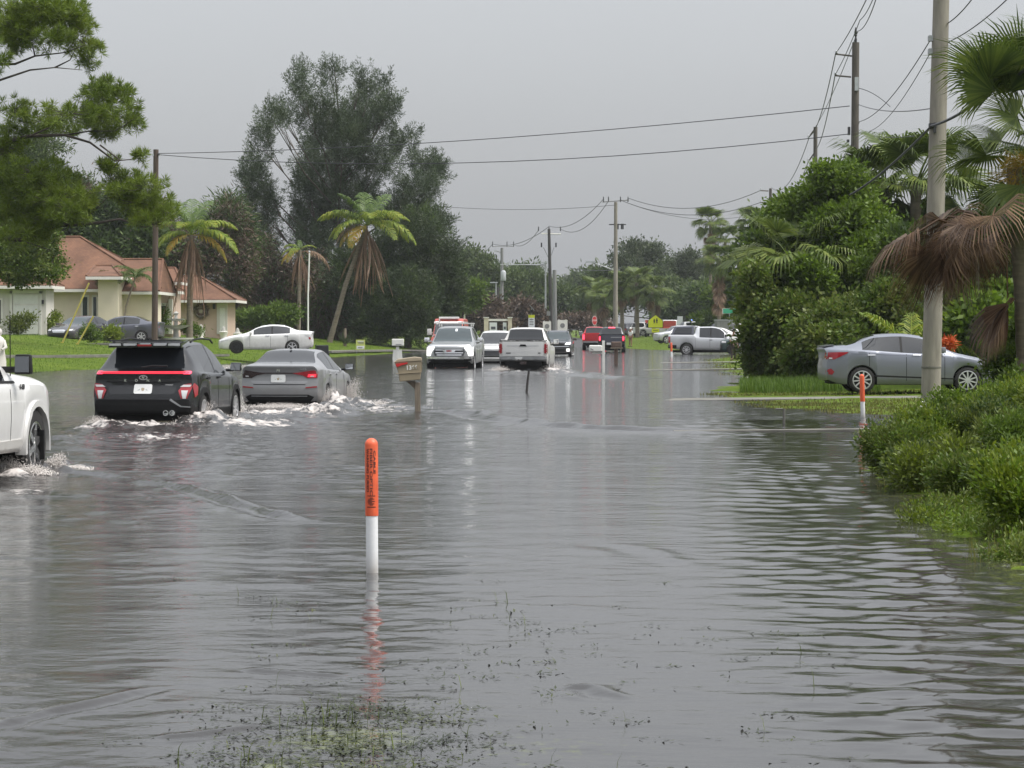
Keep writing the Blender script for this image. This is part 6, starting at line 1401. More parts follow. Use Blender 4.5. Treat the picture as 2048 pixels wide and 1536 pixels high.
# two dark sedans on the house's drive
c = Car(scaled(SEDAN, 1.0, 1.02, 1.04), 'dark charcoal saloon parked nose out on the drive, windscreen mirroring green', 'car', (PX(163, 136), 136, .93), R(-112), M['dark_paint'], PARKED, 'sedan', (.325, .21, .225, 6, 'alloy'), 'glass_blue')
c.patch('grille', [(-.35, .55), (.35, .55), (.42, .68), (.25, .72), (-.25, .72), (-.42, .68)], 'front', M['chrome'], .02); c.patch('lower_grille', rrect(0, .4, 1.3, .12), 'front', M['well'], .02)
for sg in (-1, 1): pl = [(.5, .64), (.76, .66), (.76, .75), (.55, .73)]; c.patch('headlight', pl if sg > 0 else mir(pl), 'front', M['lamp_white'], .02)
c.mirror(.74, .99, M['dark_paint'], .86, (.12, .2, .14)); c.seams([.78, -.25], .3, .95)
c = Car(scaled(SEDAN, 1.0, 1.0, 1.04), 'slate blue saloon parked behind the wooden pole on the drive', 'car', (PX(243, 137.5), 137.5, .93), R(176), M['slate_paint'], PARKED, 'sedan', (.325, .21, .225, 6, 'alloy'), 'glass')
c.handles([-1.05, -.1], .9, M['chrome']); c.seams([.78, -.25, -1.1], .3, .95); c.patch('taillight', [(-2.25, .8), (-2.25, .95), (-1.95, .94), (-2.0, .84)], 'left', M['lamp_red'], .012); c.mirror(.74, .99, M['slate_paint'], .86, (.12, .2, .14))

# red truck with white stripe behind the oncoming pickup
loc, yaw = toward(893, 158, 6.2, R(3), -.02)
c = Car(scaled(VAN, 1.1, 1.1, 1.02), 'red and white emergency truck behind the oncoming silver pickup', 'truck', loc, yaw, M['fire_red'], TRAFFIC, 'truck', (.42, .27, .25, 6, 'alloy'))
for f in ('right', 'left'): c.patch('stripe', [(-3.0, 2.05), (2.0, 2.05), (2.0, 2.18), (-3.0, 2.18)], f, M['white_paint'], .012); c.patch('stripe', [(-3.0, 1.3), (2.6, 1.22), (2.6, 1.34), (-3.0, 1.42)], f, M['white_paint'], .012)
c.patch('grille', rrect(0, .8, 1.2, .25), 'front', M['chrome'], .03)
for sg in (-1, 1): c.patch('headlight', rrect(sg * .8, .84, .22, .18), 'front', M['lamp_white'], .03)
mb = MB(); mb.box((1.0, 0, 2.42), (.3, 1.3, .12)); mb.build('light_bar', M['white_paint'], c.th, None, .03)
c.patch('brow', [(-.9, 2.02), (.9, 2.02), (.84, 2.2), (-.84, 2.2)], 'front', M['white_paint'], .012); c.mirror(1.9, 1.5, M['white_paint'], .98, (.14, .3, .4))

# vehicles in the car park beyond the school sign
far_y = 300
def gz(px, Y): return GZ(PX(px, Y), Y)
for px, Y, S, paint, yw, lab, cat, nm in [
        (1281, 292, SUV, 'white_paint', 80, 'white SUV parked left of the yellow school sign', 'suv', 'suv'),
        (1316, 290, scaled(VAN, .85, 1, .8), 'white_paint', 165, 'white and red van parked right behind the yellow school sign', 'van', 'van'),
        (1402, 262, SUV, 'white_paint', 10, 'white patrol SUV with blue light bar above the silver work pickup', 'suv', 'suv'),
        (1440, 226, SEDAN, 'white_paint', 8, 'white saloon behind the dark green SUV, only its roof showing', 'car', 'sedan'),
        (1357, 236, SUV, 'silver_paint', 195, 'pale grey SUV tail-on left of the silver work pickup', 'suv', 'suv'),
        (1385, 275, SEDAN, 'silver_paint', 20, 'silver saloon peeping out left of the patrol SUV', 'car', 'sedan'),
        (1258, 300, SUV, 'dark_paint', 60, 'dark SUV behind the person in the pale top', 'suv', 'suv'),
        (1468, 240, SUV, 'white_paint', 20, 'white SUV roof showing under the street name sign', 'suv', 'suv'),
        (1330, 304, SEDAN, 'dark_paint', 12, 'charcoal saloon low behind the white and red van', 'car', 'sedan')]:
    c = Car(S, lab, cat, (PX(px, Y), Y, gz(px, Y)), R(yw), M[paint], 'vehicles in the far car park', nm, (.35, .22, .24, 5, 'alloy'))
    for sg in (-1, 1): c.patch('taillight', rrect(sg * .72, .9, .16, .2), 'rear', M['lamp_red'], .02); c.patch('headlight', rrect(sg * .66, .78, .24, .12), 'front', M['lamp_white'], .02)
    if 'red van' in lab:
        for f in ('right', 'left'): c.patch('panel', [(-2.3, .9), (-.4, .9), (-.9, 1.75), (-2.3, 1.75)], f, M['fire_red'], .012)
    if 'patrol' in lab:
        mb = MB(); mb.box((0, -.3, 1.77), (.3, .5, .12)); mb.build('light_bar', M['blue_lit'], c.th); mb = MB(); mb.box((0, .3, 1.77), (.3, .5, .12)); mb.build('light_bar', M['lamp_white'], c.th)
    c.seams([.6, -.4], .4, .95)

# ------------------------------------------------------------------ the house
mr, n, b = new_mat('roof_shingle')
t = n.nodes.new('ShaderNodeTexCoord'); bk = n.nodes.new('ShaderNodeTexBrick'); bk.inputs['Scale'].default_value = 3.2
bk.inputs['Color1'].default_value = (.18, .09, .051, 1); bk.inputs['Color2'].default_value = (.14, .07, .041, 1); bk.inputs['Mortar'].default_value = (.12, .056, .036, 1); bk.inputs['Mortar Size'].default_value = .03; bk.inputs['Row Height'].default_value = .35
n.links.new(t.outputs['Object'], bk.inputs['Vector'])
nz = n.nodes.new('ShaderNodeTexNoise'); nz.inputs['Scale'].default_value = .9; nz.inputs['Detail'].default_value = 6; n.links.new(t.outputs['Object'], nz.inputs['Vector'])
cr = n.nodes.new('ShaderNodeValToRGB'); cr.color_ramp.elements[0].position = .35; cr.color_ramp.elements[0].color = (.75, .75, .75, 1); cr.color_ramp.elements[1].position = .7; cr.color_ramp.elements[1].color = (1.2, 1.2, 1.2, 1); n.links.new(nz.outputs['Fac'], cr.inputs[0])
mx = n.nodes.new('ShaderNodeMix'); mx.data_type = 'RGBA'; mx.blend_type = 'MULTIPLY'; mx.inputs[0].default_value = 1; n.links.new(bk.outputs[0], mx.inputs[6]); n.links.new(cr.outputs[0], mx.inputs[7]); n.links.new(mx.outputs[2], b.inputs['Base Color']); b.inputs['Roughness'].default_value = .9
M['shingle'] = mr
Hs = thing('house', 'single-storey tan and pink stucco house with brown hip roofs', 'house', (PX(250, 150), 150, 1.2)); ho = Hs.location.copy()
def hl(px, py, Y): return WP(px, py, Y) - ho
def hip(px0, px1, Y0, Y1, py_e, ra, rb, py_r, Yr, name='roof', over=.45):
    """hip roof: eave rectangle at Y0..Y1, ridge from pixel ra to rb at depth Yr; a pale fascia runs below the eave"""
    ze = PZ(py_e, Y0) - ho.z; x0 = PX(px0, Y0) - ho.x; x1 = PX(px1, Y0) - ho.x; y0, y1 = Y0 - ho.y, Y1 - ho.y
    zr = PZ(py_r, Yr) - ho.z; xa = PX(ra, Yr) - ho.x; xb = PX(rb, Yr) - ho.x; yr = Yr - ho.y
    mb = MB(); mb.add([(x0, y0, ze), (x1, y0, ze), (x1, y1, ze), (x0, y1, ze), (xa, yr, zr), (xb, yr, zr), (x0, y0, ze - .03), (x1, y0, ze - .03), (x1, y1, ze - .03), (x0, y1, ze - .03)],
                      [(0, 1, 5, 4), (1, 2, 5), (2, 3, 4, 5), (3, 0, 4), (6, 9, 8, 7), (0, 6, 7, 1), (1, 7, 8, 2), (2, 8, 9, 3), (3, 9, 6, 0)])
    r = mb.build(name, M['shingle'], Hs)
    mb = MB(); f = .17
    for a, c_ in (((x0, y0), (x1, y0)), ((x1, y0), (x1, y1)), ((x0, y0), (x0, y1))):
        dx, dy = c_[0] - a[0], c_[1] - a[1]
        mb.box(((a[0] + c_[0]) / 2, (a[1] + c_[1]) / 2, ze - .035 - f / 2), (abs(dx) + .04 if abs(dx) > abs(dy) else .05, abs(dy) + .04 if abs(dy) > abs(dx) else .05, f))
    mb.build('fascia', M['trim_white'], r)
    mb = MB(); mb.box(((x0 + x1) / 2, (y0 + y1) / 2, ze - .1), (x1 - x0 - .2, y1 - y0 - .2, .03)); mb.build('soffit', M['trim_white'], r)
    # ridge caps, slightly proud and paler
    mb = MB()
    for p, q in (((x0, y0, ze), (xa, yr, zr)), ((x1, y0, ze), (xb, yr, zr)), ((xa, yr, zr), (xb, yr, zr)), ((x1, y1, ze), (xb, yr, zr))): mb.tube([Vector(p) + Vector((0, 0, .02)), Vector(q) + Vector((0, 0, .02))], .07, 5)
    mb.build('ridge_cap', M['shingle'], r); return r
def wallb(px0, px1, Y0, Y1, py_t, m, name='wall', zb=-.25):
    x0 = PX(px0, Y0) - ho.x; x1 = PX(px1, Y0) - ho.x; zt = PZ(py_t, Y0) - ho.z
    mb = MB(); mb.box(((x0 + x1) / 2, (Y0 + Y1) / 2 - ho.y, (zt + zb) / 2), (x1 - x0, Y1 - Y0, zt - zb)); return mb.build(name, m, Hs)
def face(name, px0, px1, py0, py1, Y, m, d=.05, out=.03, parent=None):
    """something fixed on a wall that faces the camera"""
    a = hl(px0, py0, Y); c_ = hl(px1, py1, Y); mb = MB(); mb.box(((a.x + c_.x) / 2, Y - ho.y - out, (a.z + c_.z) / 2), (abs(c_.x - a.x), d, abs(c_.z - a.z))); return mb.build(name, m, parent or Hs)
# garage wing at far left
wallb(-110, 92, 139.0, 141.4, 574, M['stucco_white']); hip(-140, 104, 138.2, 142, 570, -60, 40, 545, 140.5)
gd = face('garage_door', 26, 78, 588, 672, 139, M['trim_white'], .06, .03)
for k in range(4): face('panel', 28, 76, 591 + k * 20, 608 + k * 20, 139, M['white_box'], .03, .075, gd)
for a, b_ in ((20, 25), (79, 84)): face('door_frame', a, b_, 582, 672, 139, M['trim_white'], .1, .05)
face('door_frame', 20, 84, 580, 587, 139, M['trim_white'], .1, .05)
wf = face('window', -30, 6, 596, 652, 139, M['trim_white'], .08, .04); face('pane', -26, 2, 600, 648, 139, M['glass'], .03, .085, wf)
lampw = face('wall_lamp', 84, 88, 600, 608, 139, M['dark_metal'], .12, .08)
# tan middle block
wallb(93, 206, 147.2, 152, 583, M['stucco_tan']); wallb(205, 308, 146, 149, 586, M['stucco_tan'])
hip(84, 322, 146.6, 157, 577, 118, 160, 474, 151.5); hip(222, 318, 145.4, 153, 582, 246, 326, 519, 150)
for a, b_ in ((163, 178), (184, 196)):
    wf = face('window', a, b_, 590, 640, 147.2, M['trim_white'], .08, .04); face('pane', a + 3, b_ - 3, 594, 637, 147.2, M['glass_blue'], .03, .085, wf)
face('pilaster', 198, 207, 586, 672, 147.2, M['trim_white'], .16, .06); face('pilaster', 96, 100, 586, 672, 147.2, M['stucco_white'], .12, .05)
# raised entry: gable panel under its own small roof
wallb(196, 236, 144.0, 152, 556, M['stucco_tan'], 'entry_wall', 0); hip(172, 242, 143.2, 153, 552, 190, 225, 532, 148)
hip(300, 362, 157, 161, 563, 318, 350, 536, 159); wallb(312, 348, 157.8, 161, 566, M['stucco_pink'])
dr = face('front_door', 317, 336, 606, 668, 157.8, M['trim_white'], .08, .05); face('door_light', 321, 332, 612, 632, 157.8, M['glass_blue'], .03, .1, dr)
face('pilaster', 338, 346, 598, 668, 157.8, M['trim_white'], .3, .14)
# pink wing
wallb(340, 454, 166, 171, 603, M['stucco_pink']); hip(322, 472, 165, 171.5, 599, 372, 398, 552, 168)
face('pilaster', 434, 455, 606, 668, 166, M['stucco_white'], .14, .06)
wd = face('side_door', 440, 450, 616, 667, 166, M['white_box'], .05, .15)
face('wall_lamp', 426, 431, 608, 618, 166, M['dark_metal'], .14, .09)
w_ = thing('wreath', 'round twig wreath hanging on the pink wall', 'wreath', WP(402, 623, 165.85)); mb = MB()
mb.lathe([(.34 + .11 * math.cos(2 * math.pi * k / 8), .09 * math.sin(2 * math.pi * k / 8)) for k in range(9)], 20, 'Y', cap=False); mb.build('ring', M['wood_post'], w_, 60)
cloud('twigs', [(.36 * math.cos(k), 0, .36 * math.sin(k), .12, .06, .12) for k in np.linspace(0, 6.28, 14)], 60, 14, .1, (.1, .22), (.015, .03), LM['brown'], w_, seed=77)
for k, z in ((0, 0), (1, .1)): pass
mb = MB(); mb.lathe([(.05, -.05), (.13, -.04), (.13, 0), (.02, .02)], 14, 'Y'); mb.build('flower', M['cream'], w_, 60)
for px, py, lab in ((402, 660, 'small white figure on the ground by the pink wall'), (475, 656, 'white planter pot at the corner of the pink wing'), (447, 652, 'low white urn beside the side door')):
    th = thing('garden_ornament', lab, 'ornament', (PX(px, 163), 163, GZ(PX(px, 163), 163)), 0, 'garden ornaments along the pink wall'); mb = MB()
    mb.lathe([(.12, 0), (.2, .03), (.16, .1), (.26, .4), (.3, .55), (.24, .57)], 14, 'Z'); mb.build('bowl', M['trim_white'], th, 50); mb = MB(); mb.lathe([(.2, .56), (.12, .72), (.1, .82), (.02, .9)], 12, 'Z'); mb.build('top', M['stone'], th, 50)
# tiered fountain on the lawn before the entry
x, y = PX(352, 139), 139; th = thing('fountain', 'tiered stone fountain standing on the lawn before the entry', 'fountain', (x, y, 1.05)); 
mb = MB(); mb.lathe([(.95, 0), (1.0, .05), (1.0, .14), (.9, .14), (.88, .08), (.3, .08)], 24, 'Z'); mb.build('basin', M['stone'], th, 40)
mb = MB(); mb.lathe([(.3, .08), (.16, .2), (.14, .5), (.2, .62)], 16, 'Z'); mb.build('pedestal', M['stone'], th, 40)
mb = MB(); mb.lathe([(.2, .6), (.75, .78), (.8, .84), (.74, .84), (.2, .7)], 24, 'Z'); mb.build('bowl', M['stone'], th, 40)
mb = MB(); mb.lathe([(.12, .7), (.1, 1.05), (.5, 1.16), (.52, 1.2), (.1, 1.18), (.08, 1.4), (.16, 1.5), (.02, 1.62)], 20, 'Z'); mb.build('finial', M['stone'], th, 40)
# young tree tied to two leaning yellow canes
for pa, pb, lab in (((124, 690), (178, 566), 'long pale yellow cane leaning up across the charcoal saloon'), ((154, 692), (187, 632), 'shorter bright yellow cane leaning beside the longer one')):
    Y = 126; a = WP(*pa, Y); c_ = WP(*pb, Y); a.z = GZ(a.x, Y) - .05; th = thing('tree_stake', lab, 'stake', a, 0, 'yellow canes staking a young tree'); mb = MB(); mb.box((0, 0, .05), (.12, .12, .1)).tube([(0, 0, 0), c_ - a], .045, 6)
    mb.build('cane', mat('cane_yellow', (.5, .42, .1) if '120' else (.5, .4, .1), .6, 0, .1, 6), th)
tree('young_tree', 'small young tree between the yellow canes on the lawn', PXL([(178, 660, 10, 14), (170, 672, 12, 10), (190, 676, 10, 8)], 127, .2, 1), at_ground(176, 127), 'mid', 60, 22, .25, (.1, .2), (.04, .08), 'shrub', None, 0, seed=91)
for lb, Y, m, lab in [([(40, 650, 16, 16), (55, 640, 12, 12), (30, 662, 12, 10)], 137.5, 'olive', 'straggly shrub in front of the white garage door'), ([(98, 655, 10, 16), (105, 640, 6, 12)], 140, 'yellow', 'narrow yellow-green shrub at the corner between garage and tan wall'),
                      ([(320, 650, 10, 18), (326, 630, 6, 12)], 155, 'bright', 'spindly green plant beside the wooden pole at the entry'), ([(385, 662, 12, 8), (372, 655, 8, 8)], 158, 'mid', 'low ferny shrub at the foot of the house palm'), ([(225, 672, 10, 10), (218, 664, 6, 8)], 131, 'yellow', 'small yellow-green plant on the lawn below the slate blue saloon')]:
    tree('garden_shrub', lab, PXL(lb, Y, .2, int(Y)), at_ground(lb[0][0], Y), m, 70, 26, .28, (.12, .25), (.04, .09), 'shrub', 'shrubs planted round the house', 0, seed=int(Y))
# pale draped figure at the left edge of the lawn
th = thing('garden_figure', 'pale whitish shrouded figure on the lawn at the left edge, above the white pickup', 'statue', (PX(-3, 96), 96, GZ(PX(-3, 96), 96))); mb = MB()
mb.lathe([(.3, -.1), (.3, .3), (.24, .7), (.28, 1.0), (.2, 1.2), (.09, 1.28), (.14, 1.4), (.13, 1.52), (.03, 1.6)], 14, 'Z'); fo = mb.build('body', M['stucco_white'], th, 60); mb = MB(); mb.tube([(.2, -.05, 1.1), (.32, -.2, .85), (.2, -.3, .75)], [.08, .07, .05], 8); mb.build('arm', M['stucco_white'], th, 60)
# agave, yard sign, black bin, flag pole
th = thing('agave', 'grey-green agave with a short stump on the lawn left of the yard sign', 'plant', at_ground(690, 180)); 
rga = np.random.default_rng(5); V = []; F = []
for k in range(34):
    az = k * 2.4; el = R(15 + 60 * rga.random()); d = np.array([math.cos(az) * math.cos(el), math.sin(az) * math.cos(el), math.sin(el)]); s = np.array([-math.sin(az), math.cos(az), 0]) * .07; l = rga.uniform(.7, 1.15); b_ = len(V); o = np.array([0, 0, .15])
    V += [o - s * .7, o + s * .7, o + d * l * .5 + s, o + d * l * .5 - s, o + d * l]; F += [(b_, b_ + 1, b_ + 2, b_ + 3), (b_ + 3, b_ + 2, b_ + 4)]
mb = MB(); mb.add(V, F); mobj('leaves', mb.mesh('leaves', None, 0, False), LM['grey'], th); mb = MB(); mb.tube([(0, 0, 0), (0, 0, 1.3)], [.13, .1], 8); mb.build('stem', M['wood_post'], th)
Y = 163; g = at_ground(721, Y); th = thing('yard_sign', 'yellow-green printed yard sign on two wire legs by the flooded lawn edge', 'sign', (g[0], g[1], max(g[2], 0)), R(6))
h = PZ(675, Y) - PZ(702, Y); mb = MB(); mb.box((0, 0, .28 + .33), (.6, .02, .66)); bd = mb.build('board', M['lime_print'], th)
mb = MB(); mb.box((0, -.0145, .28 + .16), (.5, .005, .2)).box((0, -.0145, .28 + .56), (.4, .005, .05)); mb.build('print', M['sign_white'], bd); mb = MB(); mb.box((-.02, -.0195, .42), (.3, .004, .06)).box((.03, -.0145, .28 + .45), (.34, .005, .07)); mb.build('print', M['grey_pole'], bd)
for sx in (-.24, .24): mb = MB(); mb.tube([(sx, 0, -.1), (sx, 0, .3)], .012, 5); mb.build('leg', M['galv'], th)
Y = 127; g = at_ground(645, Y); th = thing('wheelie_bin', 'black bin lying on its side behind the white saloon', 'bin', (g[0], g[1], max(g[2], .05) + .3), R(5)); mb = MB(); mb.box((0, 0, .25), (.62, .55, .5), taper=(.98, .9)); mb.build('tub', M['bin'], th, None, .03); mb = MB(); mb.box((-.34, 0, .26), (.05, .58, .54)); mb.build('lid', M['bin'], th, None, .015)
for sy in (-.22, .22): mb = MB(); mb.lathe([(.1, -.03), (.1, .03)], 14, 'Y', (.25, sy, .02)); mb.build('wheel', M['tyre'], th)
g = at_ground(616, 180); th = thing('flagpole', 'thin bare white pole standing between the two brown-skirted palms', 'pole', g); zt = PZ(505, 180) - g[2]; mb = MB(); mb.tube([(0, 0, -.2), (.0, 0, zt * .5), (.1, 0, zt)], [.07, .06, .05], 8); mb.build('shaft', M['white_box'], th, 60); mb = MB(); mb.lathe([(.02, zt), (.09, zt + .05), (.02, zt + .14)], 10, 'Z', (.1, 0, 0)); mb.build('finial', M['galv'], th, 60)

# ------------------------------------------------------------------ marker posts
MP = 'orange and white buried-cable marker posts'
def marker(label, px, Y, z0, hgt, white, lean=0.0, leany=0.0, txt=False, r=.045):
    th = thing('marker_post', label, 'marker post', (PX(px, Y), Y, z0), 0, MP); th.rotation_euler = (leany, lean, 0)
    mb = MB(); mb.lathe([(r * .92, -.35), (r * .92, white)], 28, 'Z'); mb.build('white_tube', M['marker_white'], th, 40)
    mb = MB(); mb.lathe([(r * .99, white - .01), (r, white), (r, hgt - r * 1.0)] + [(r * math.cos(k * math.pi / 14), hgt - r + r * math.sin(k * math.pi / 14)) for k in range(1, 7)] + [(.001, hgt)], 28, 'Z'); sl = mb.build('orange_sleeve', M['orange'], th, 40)
    def wrap(s_, size, x0, zc, bold=.0, length=None):
        me = text_mesh(s_, size, 0.0, bold); me.materials.clear(); me.name = 'lettering'
        xs_ = [v.co.x for v in me.vertices]; k_ = (length / (max(xs_) - min(xs_))) if length else 1
        for v in me.vertices:
            u, w_ = v.co.x * k_, v.co.y                                   # turned to read downwards, bent round the tube
            a = (x0 + w_) / (r + .0006); v.co = ((r + .0009) * math.sin(a), -(r + .0009) * math.cos(a), zc - u)
        mobj('lettering', me, M['ink'], sl)
    if txt:
        wrap('WARNING BURIED', .025, -.0265, hgt - .215, .0009, .29); wrap('FIBER OPTIC', .0245, -.001, hgt - .225, .0004, .315); wrap('CABLE', .021, .0225, hgt - .16, .0008, .155)
        mb = MB()
        def bent(x0, x1, z0_, z1_):
            k = 6; vs = []
            for i in range(k + 1):
                a = (x0 + (x1 - x0) * i / k) / r; vs += [((r + .001) * math.sin(a), -(r + .001) * math.cos(a), z0_), ((r + .001) * math.sin(a), -(r + .001) * math.cos(a), z1_)]
            mb.add(vs, [(2 * i, 2 * i + 2, 2 * i + 3, 2 * i + 1) for i in range(k)])
        bent(-.027, .027, hgt - .388, hgt - .383)
        zc = hgt - .425
        for i in range(7):
            z = zc + .024 - i * .008; hw_ = math.sqrt(max(.0265 ** 2 - (z - zc) ** 2, 0)); bent(-hw_, hw_ * (.2 if i in (2, 4) else .9), z, z + .0048)
        bent(-.03, .03, hgt - .463, hgt - .457); mb.build('logo', M['ink'], sl)
    return th
marker('near orange and white cable marker post with dark vertical lettering, standing in the flood', 744.5, 16.77, 0, .895, .385, R(-.4), 0, True, .044)
marker('orange and white marker post in front of the parked saloon wheel', 1726, 46.5, -.0, .80, .30, R(-1.6), 0)
marker('far orange and white marker post before the silver work pickup', 1343, 152, -.1, .96, .42, R(-1), 0, r=.13 / 2)
marker('orange and white marker post half out of frame among the bank weeds', 2050, 31, .15, .70, .12, R(2), 0)

# ------------------------------------------------------------------ mailboxes
MBX = 'mailboxes along the road'
th = thing('mailbox', 'tan plastic mailbox numbered 1366 with red flag on a leaning wooden post in the flood', 'mailbox', (PX(836, 49.5), 49.5, 0), R(4), MBX)
s = 49.5 / FPX
def lx(px): return (px - 836) * s
def lz(py): return CAMZ - (py - HOR) * s
mb = MB(); mb.add([(lx(829) - .0, -.055, lz(765)), (lx(840), -.055, lz(765)), (lx(842), -.055, -.4), (lx(831), -.055, -.4), (lx(829), .055, lz(765)), (lx(840), .055, lz(765)), (lx(842), .055, -.4), (lx(831), .055, -.4)], [(0, 1, 2, 3), (7, 6, 5, 4), (0, 4, 5, 1), (1, 5, 6, 2), (2, 6, 7, 3), (3, 7, 4, 0)]); mb.build('post', M['wood_post'], th, None, .006)
mb = MB(); mb.prism([(lx(812), lz(762)), (lx(831), lz(762)), (lx(832), lz(778)), (lx(828), lz(777))], .06, 'Y', -.03); mb.build('bracket', M['wood_post'], th)
mb = MB(); mb.prism([(lx(789), lz(724)), (lx(841), lz(721)), (lx(842), lz(743)), (lx(840), lz(759)), (lx(799), lz(763)), (lx(797), lz(746))], .30, 'Y', -.15); body = mb.build('body', M['tan_plastic'], th, None, .012)
mb = MB(); mb.prism([(lx(787), lz(725)), (lx(843.5), lz(721.5)), (lx(843), lz(715)), (lx(830), lz(713.5)), (lx(795), lz(718))], .33, 'Y', -.165); mb.build('lid', M['tan_light'], th, None, .012)
mb = MB(); mb.prism([(lx(792), lz(746)), (lx(842), lz(743)), (lx(842), lz(744.5)), (lx(793), lz(747.5))], .012, 'Y', -.165); mb.build('seam_band', M['tan_light'], body)
mb = MB(); mb.prism([(lx(791), lz(727)), (lx(815), lz(724.5)), (lx(814), lz(727.5)), (lx(803), lz(730)), (lx(794), lz(734)), (lx(791.5), lz(731))], .02, 'Y', -.178); mb.build('flag', M['flag_red'], th)
t_ = text_obj('house_number', '1366', .115, M['white_box'], body, (lx(823), -.154, lz(735)), (R(90), R(-4), 0), .004, .003)
mb = MB(); mb.box((lx(843), 0, lz(733)), (.012, .28, .2)); mb.build('door', M['tan_light'], body); mb = MB(); mb.box((lx(844.5), -.1, lz(727)), (.02, .05, .03)); mb.build('latch', M['sign_black'], body)
Y = 130; th = thing('mailbox', 'white mailbox on a white post at the far left roadside', 'mailbox', (PX(795, Y), Y, -.1), R(2), MBX); s = Y / FPX
mb = MB(); mb.box((0, 0, .35), (.16, .12, 1.0)); mb.build('post', M['white_box'], th, None, .01); mb = MB(); mb.prism([(-.22, 0), (.22, 0), (.26, -.5), (.2, -.9), (-.2, -.9), (-.26, -.5)], .08, 'Y', -.04); o = mb.build('post_skirt', M['white_box'], th); o.location = (0, 0, .7)
zb = PZ(692.5, Y) + .1; mb = MB(); mb.box((.02, 0, zb + .2), (.62, .3, .36)); bx = mb.build('body', M['white_box'], th, None, .03); mb = MB(); mb.box((.06, -.16, zb + .1), (.3, .02, .04)); mb.build('slot', M['galv'], bx)
Y = 95; th = thing('mailbox', 'white mailbox on a white post with arm, at the right roadside before the brown one', 'mailbox', (PX(1207, Y), Y, -.1), R(-2), MBX); s = Y / FPX
zc = PZ(697, Y) + .1; mb = MB(); mb.box((0, 0, (zc + .3) / 2 - .1), (.1, .1, zc + .5)); mb.build('post', M['white_box'], th, None, .008); mb = MB(); mb.box((-.18, 0, zc - .17), (.5, .06, .06)); mb.build('arm', M['white_box'], th)
mb = MB(); mb.prism([(-.12 + .09 * math.cos(k * math.pi / 8), .1 + .09 * math.sin(k * math.pi / 8)) for k in range(9)] + [(-.21, -.12), (-.03, -.12)], .5, 'X', 0); mb = MB(); mb.box((-.3, 0, zc), (.5, .26, .25)); mb.build('body', M['white_box'], th, None, .04); mb = MB(); mb.box((-.44, -.135, zc - .03), (.12, .012, .03), Matrix.Rotation(R(25), 3, 'Y')); mb.build('flag', M['grey_pole'], th)
Y = 118; th = thing('mailbox', 'brown mailbox on a brown wooden post behind the white one at the right roadside', 'mailbox', (PX(1232, Y), Y, -.1), R(2), MBX)
zc = PZ(690, Y) + .1; mb = MB(); mb.box((0, 0, zc / 2 - .2), (.17, .17, zc + .2)); mb.build('post', M['brown_wood'], th, None, .01); mb = MB(); mb.box((.02, 0, zc + .02), (.5, .28, .28)); mb.build('body', M['brown_wood'], th, None, .05); mb = MB(); mb.box((.02, -.15, zc - .14), (.6, .04, .05)); mb.build('shelf', M['wood_post'], th)
Y = 65; a = WP(1052.5, 786, Y); c_ = WP(1058, 741, Y); th = thing('stake', 'thin dark leaning stake standing in the water below the white pickup', 'stake', (a.x, a.y, 0)); mb = MB(); d = c_ - a; mb.tube([(-.02, 0, -.3), (d.x * .5, 0, d.z * .5), (d.x, 0, d.z)], [.035, .03, .028], 8); mb.build('shaft', M['dark_pole'], th, 60); mb = MB(); mb.box((d.x, 0, d.z), (.08, .08, .05)); mb.build('cap', M['dark_metal'], th)

# ------------------------------------------------------------------ utility poles and cables
UP = 'utility poles beside the road'
poles = {}
def pole(key, label, px_t, py_t, px_b, Y, r0, r1, m, z0=None, n=14):
    xb = PX(px_b, Y); zb = GZ(xb, Y) if z0 is None else z0; th = thing('utility_pole', label, 'utility pole', (xb, Y, zb), 0, UP); tp_ = WP(px_t, py_t, Y); d = tp_ - Vector((xb, Y, zb))
    mb = MB(); mb.tube([Vector((0, 0, -.5))] + [d * k / 6 for k in range(7)], [r0] + [r0 + (r1 - r0) * k / 6 for k in range(7)], n); mb.build('shaft', M[m], th, 60); poles[key] = (th, Y, Vector((xb, Y, zb)))
    return th
def on(key, px, py, dy=0): th, Y, b_ = poles[key]; return WP(px, py, Y + dy) - b_
def bar(key, name, p, q, r, m, n=6):
    mb = MB(); mb.tube([on(key, *p), on(key, *q)], r, n); return mb.build(name, M[m], poles[key][0])
def blk(key, name, px, py, w, h, m, d=.2, dy=0):
    mb = MB(); mb.box(on(key, px, py, dy), (w, d, h)); return mb.build(name, M[m], poles[key][0])
def insul(key, px, py, h=.3, r=.05, m='insul'):
    p = on(key, px, py); mb = MB(); mb.lathe([(r * .5, 0), (r, .02), (r * .6, h * .3), (r, h * .35), (r * .6, h * .65), (r, h * .7), (r * .4, h)], 8, 'Z', p); return mb.build('insulator', M[m], poles[key][0])
Yk = 52
pole('k', 'thick concrete utility pole rising out of frame at right', 1884, -60, 1861, Yk, .205, .165, 'concrete_pole', .05, 20)
for py in (77, 103):
    blk('k', 'bracket', 1862, py, .10, .12, 'galv', .12); bar('k', 'bolt', (1858, py), (1900, py), .012, 'galv'); blk('k', 'insulator', 1858.5, py, .05, .09, 'insul', .1)
blk('k', 'clamp', 1863, 250, .1, .07, 'dark_metal', .16, -.18); blk('k', 'hanger', 1869, 258, .05, .16, 'dark_metal', .08, -.19)
mb = MB(); p = on('k', 1862.5, 735); mb.lathe([(.204, -.015), (.209, -.015), (.209, .02), (.204, .02)], 24, 'Z', p); mb.build('band', M['concrete'], poles['k'][0], 60)
blk('k', 'tag', 1870, 250, .06, .1, 'dark_metal', .02, -.2)
pole('a', 'dark wooden pole with two side arms above the thicket', 1711.5, 85, 1706, 94, .165, .135, 'wood_pole')
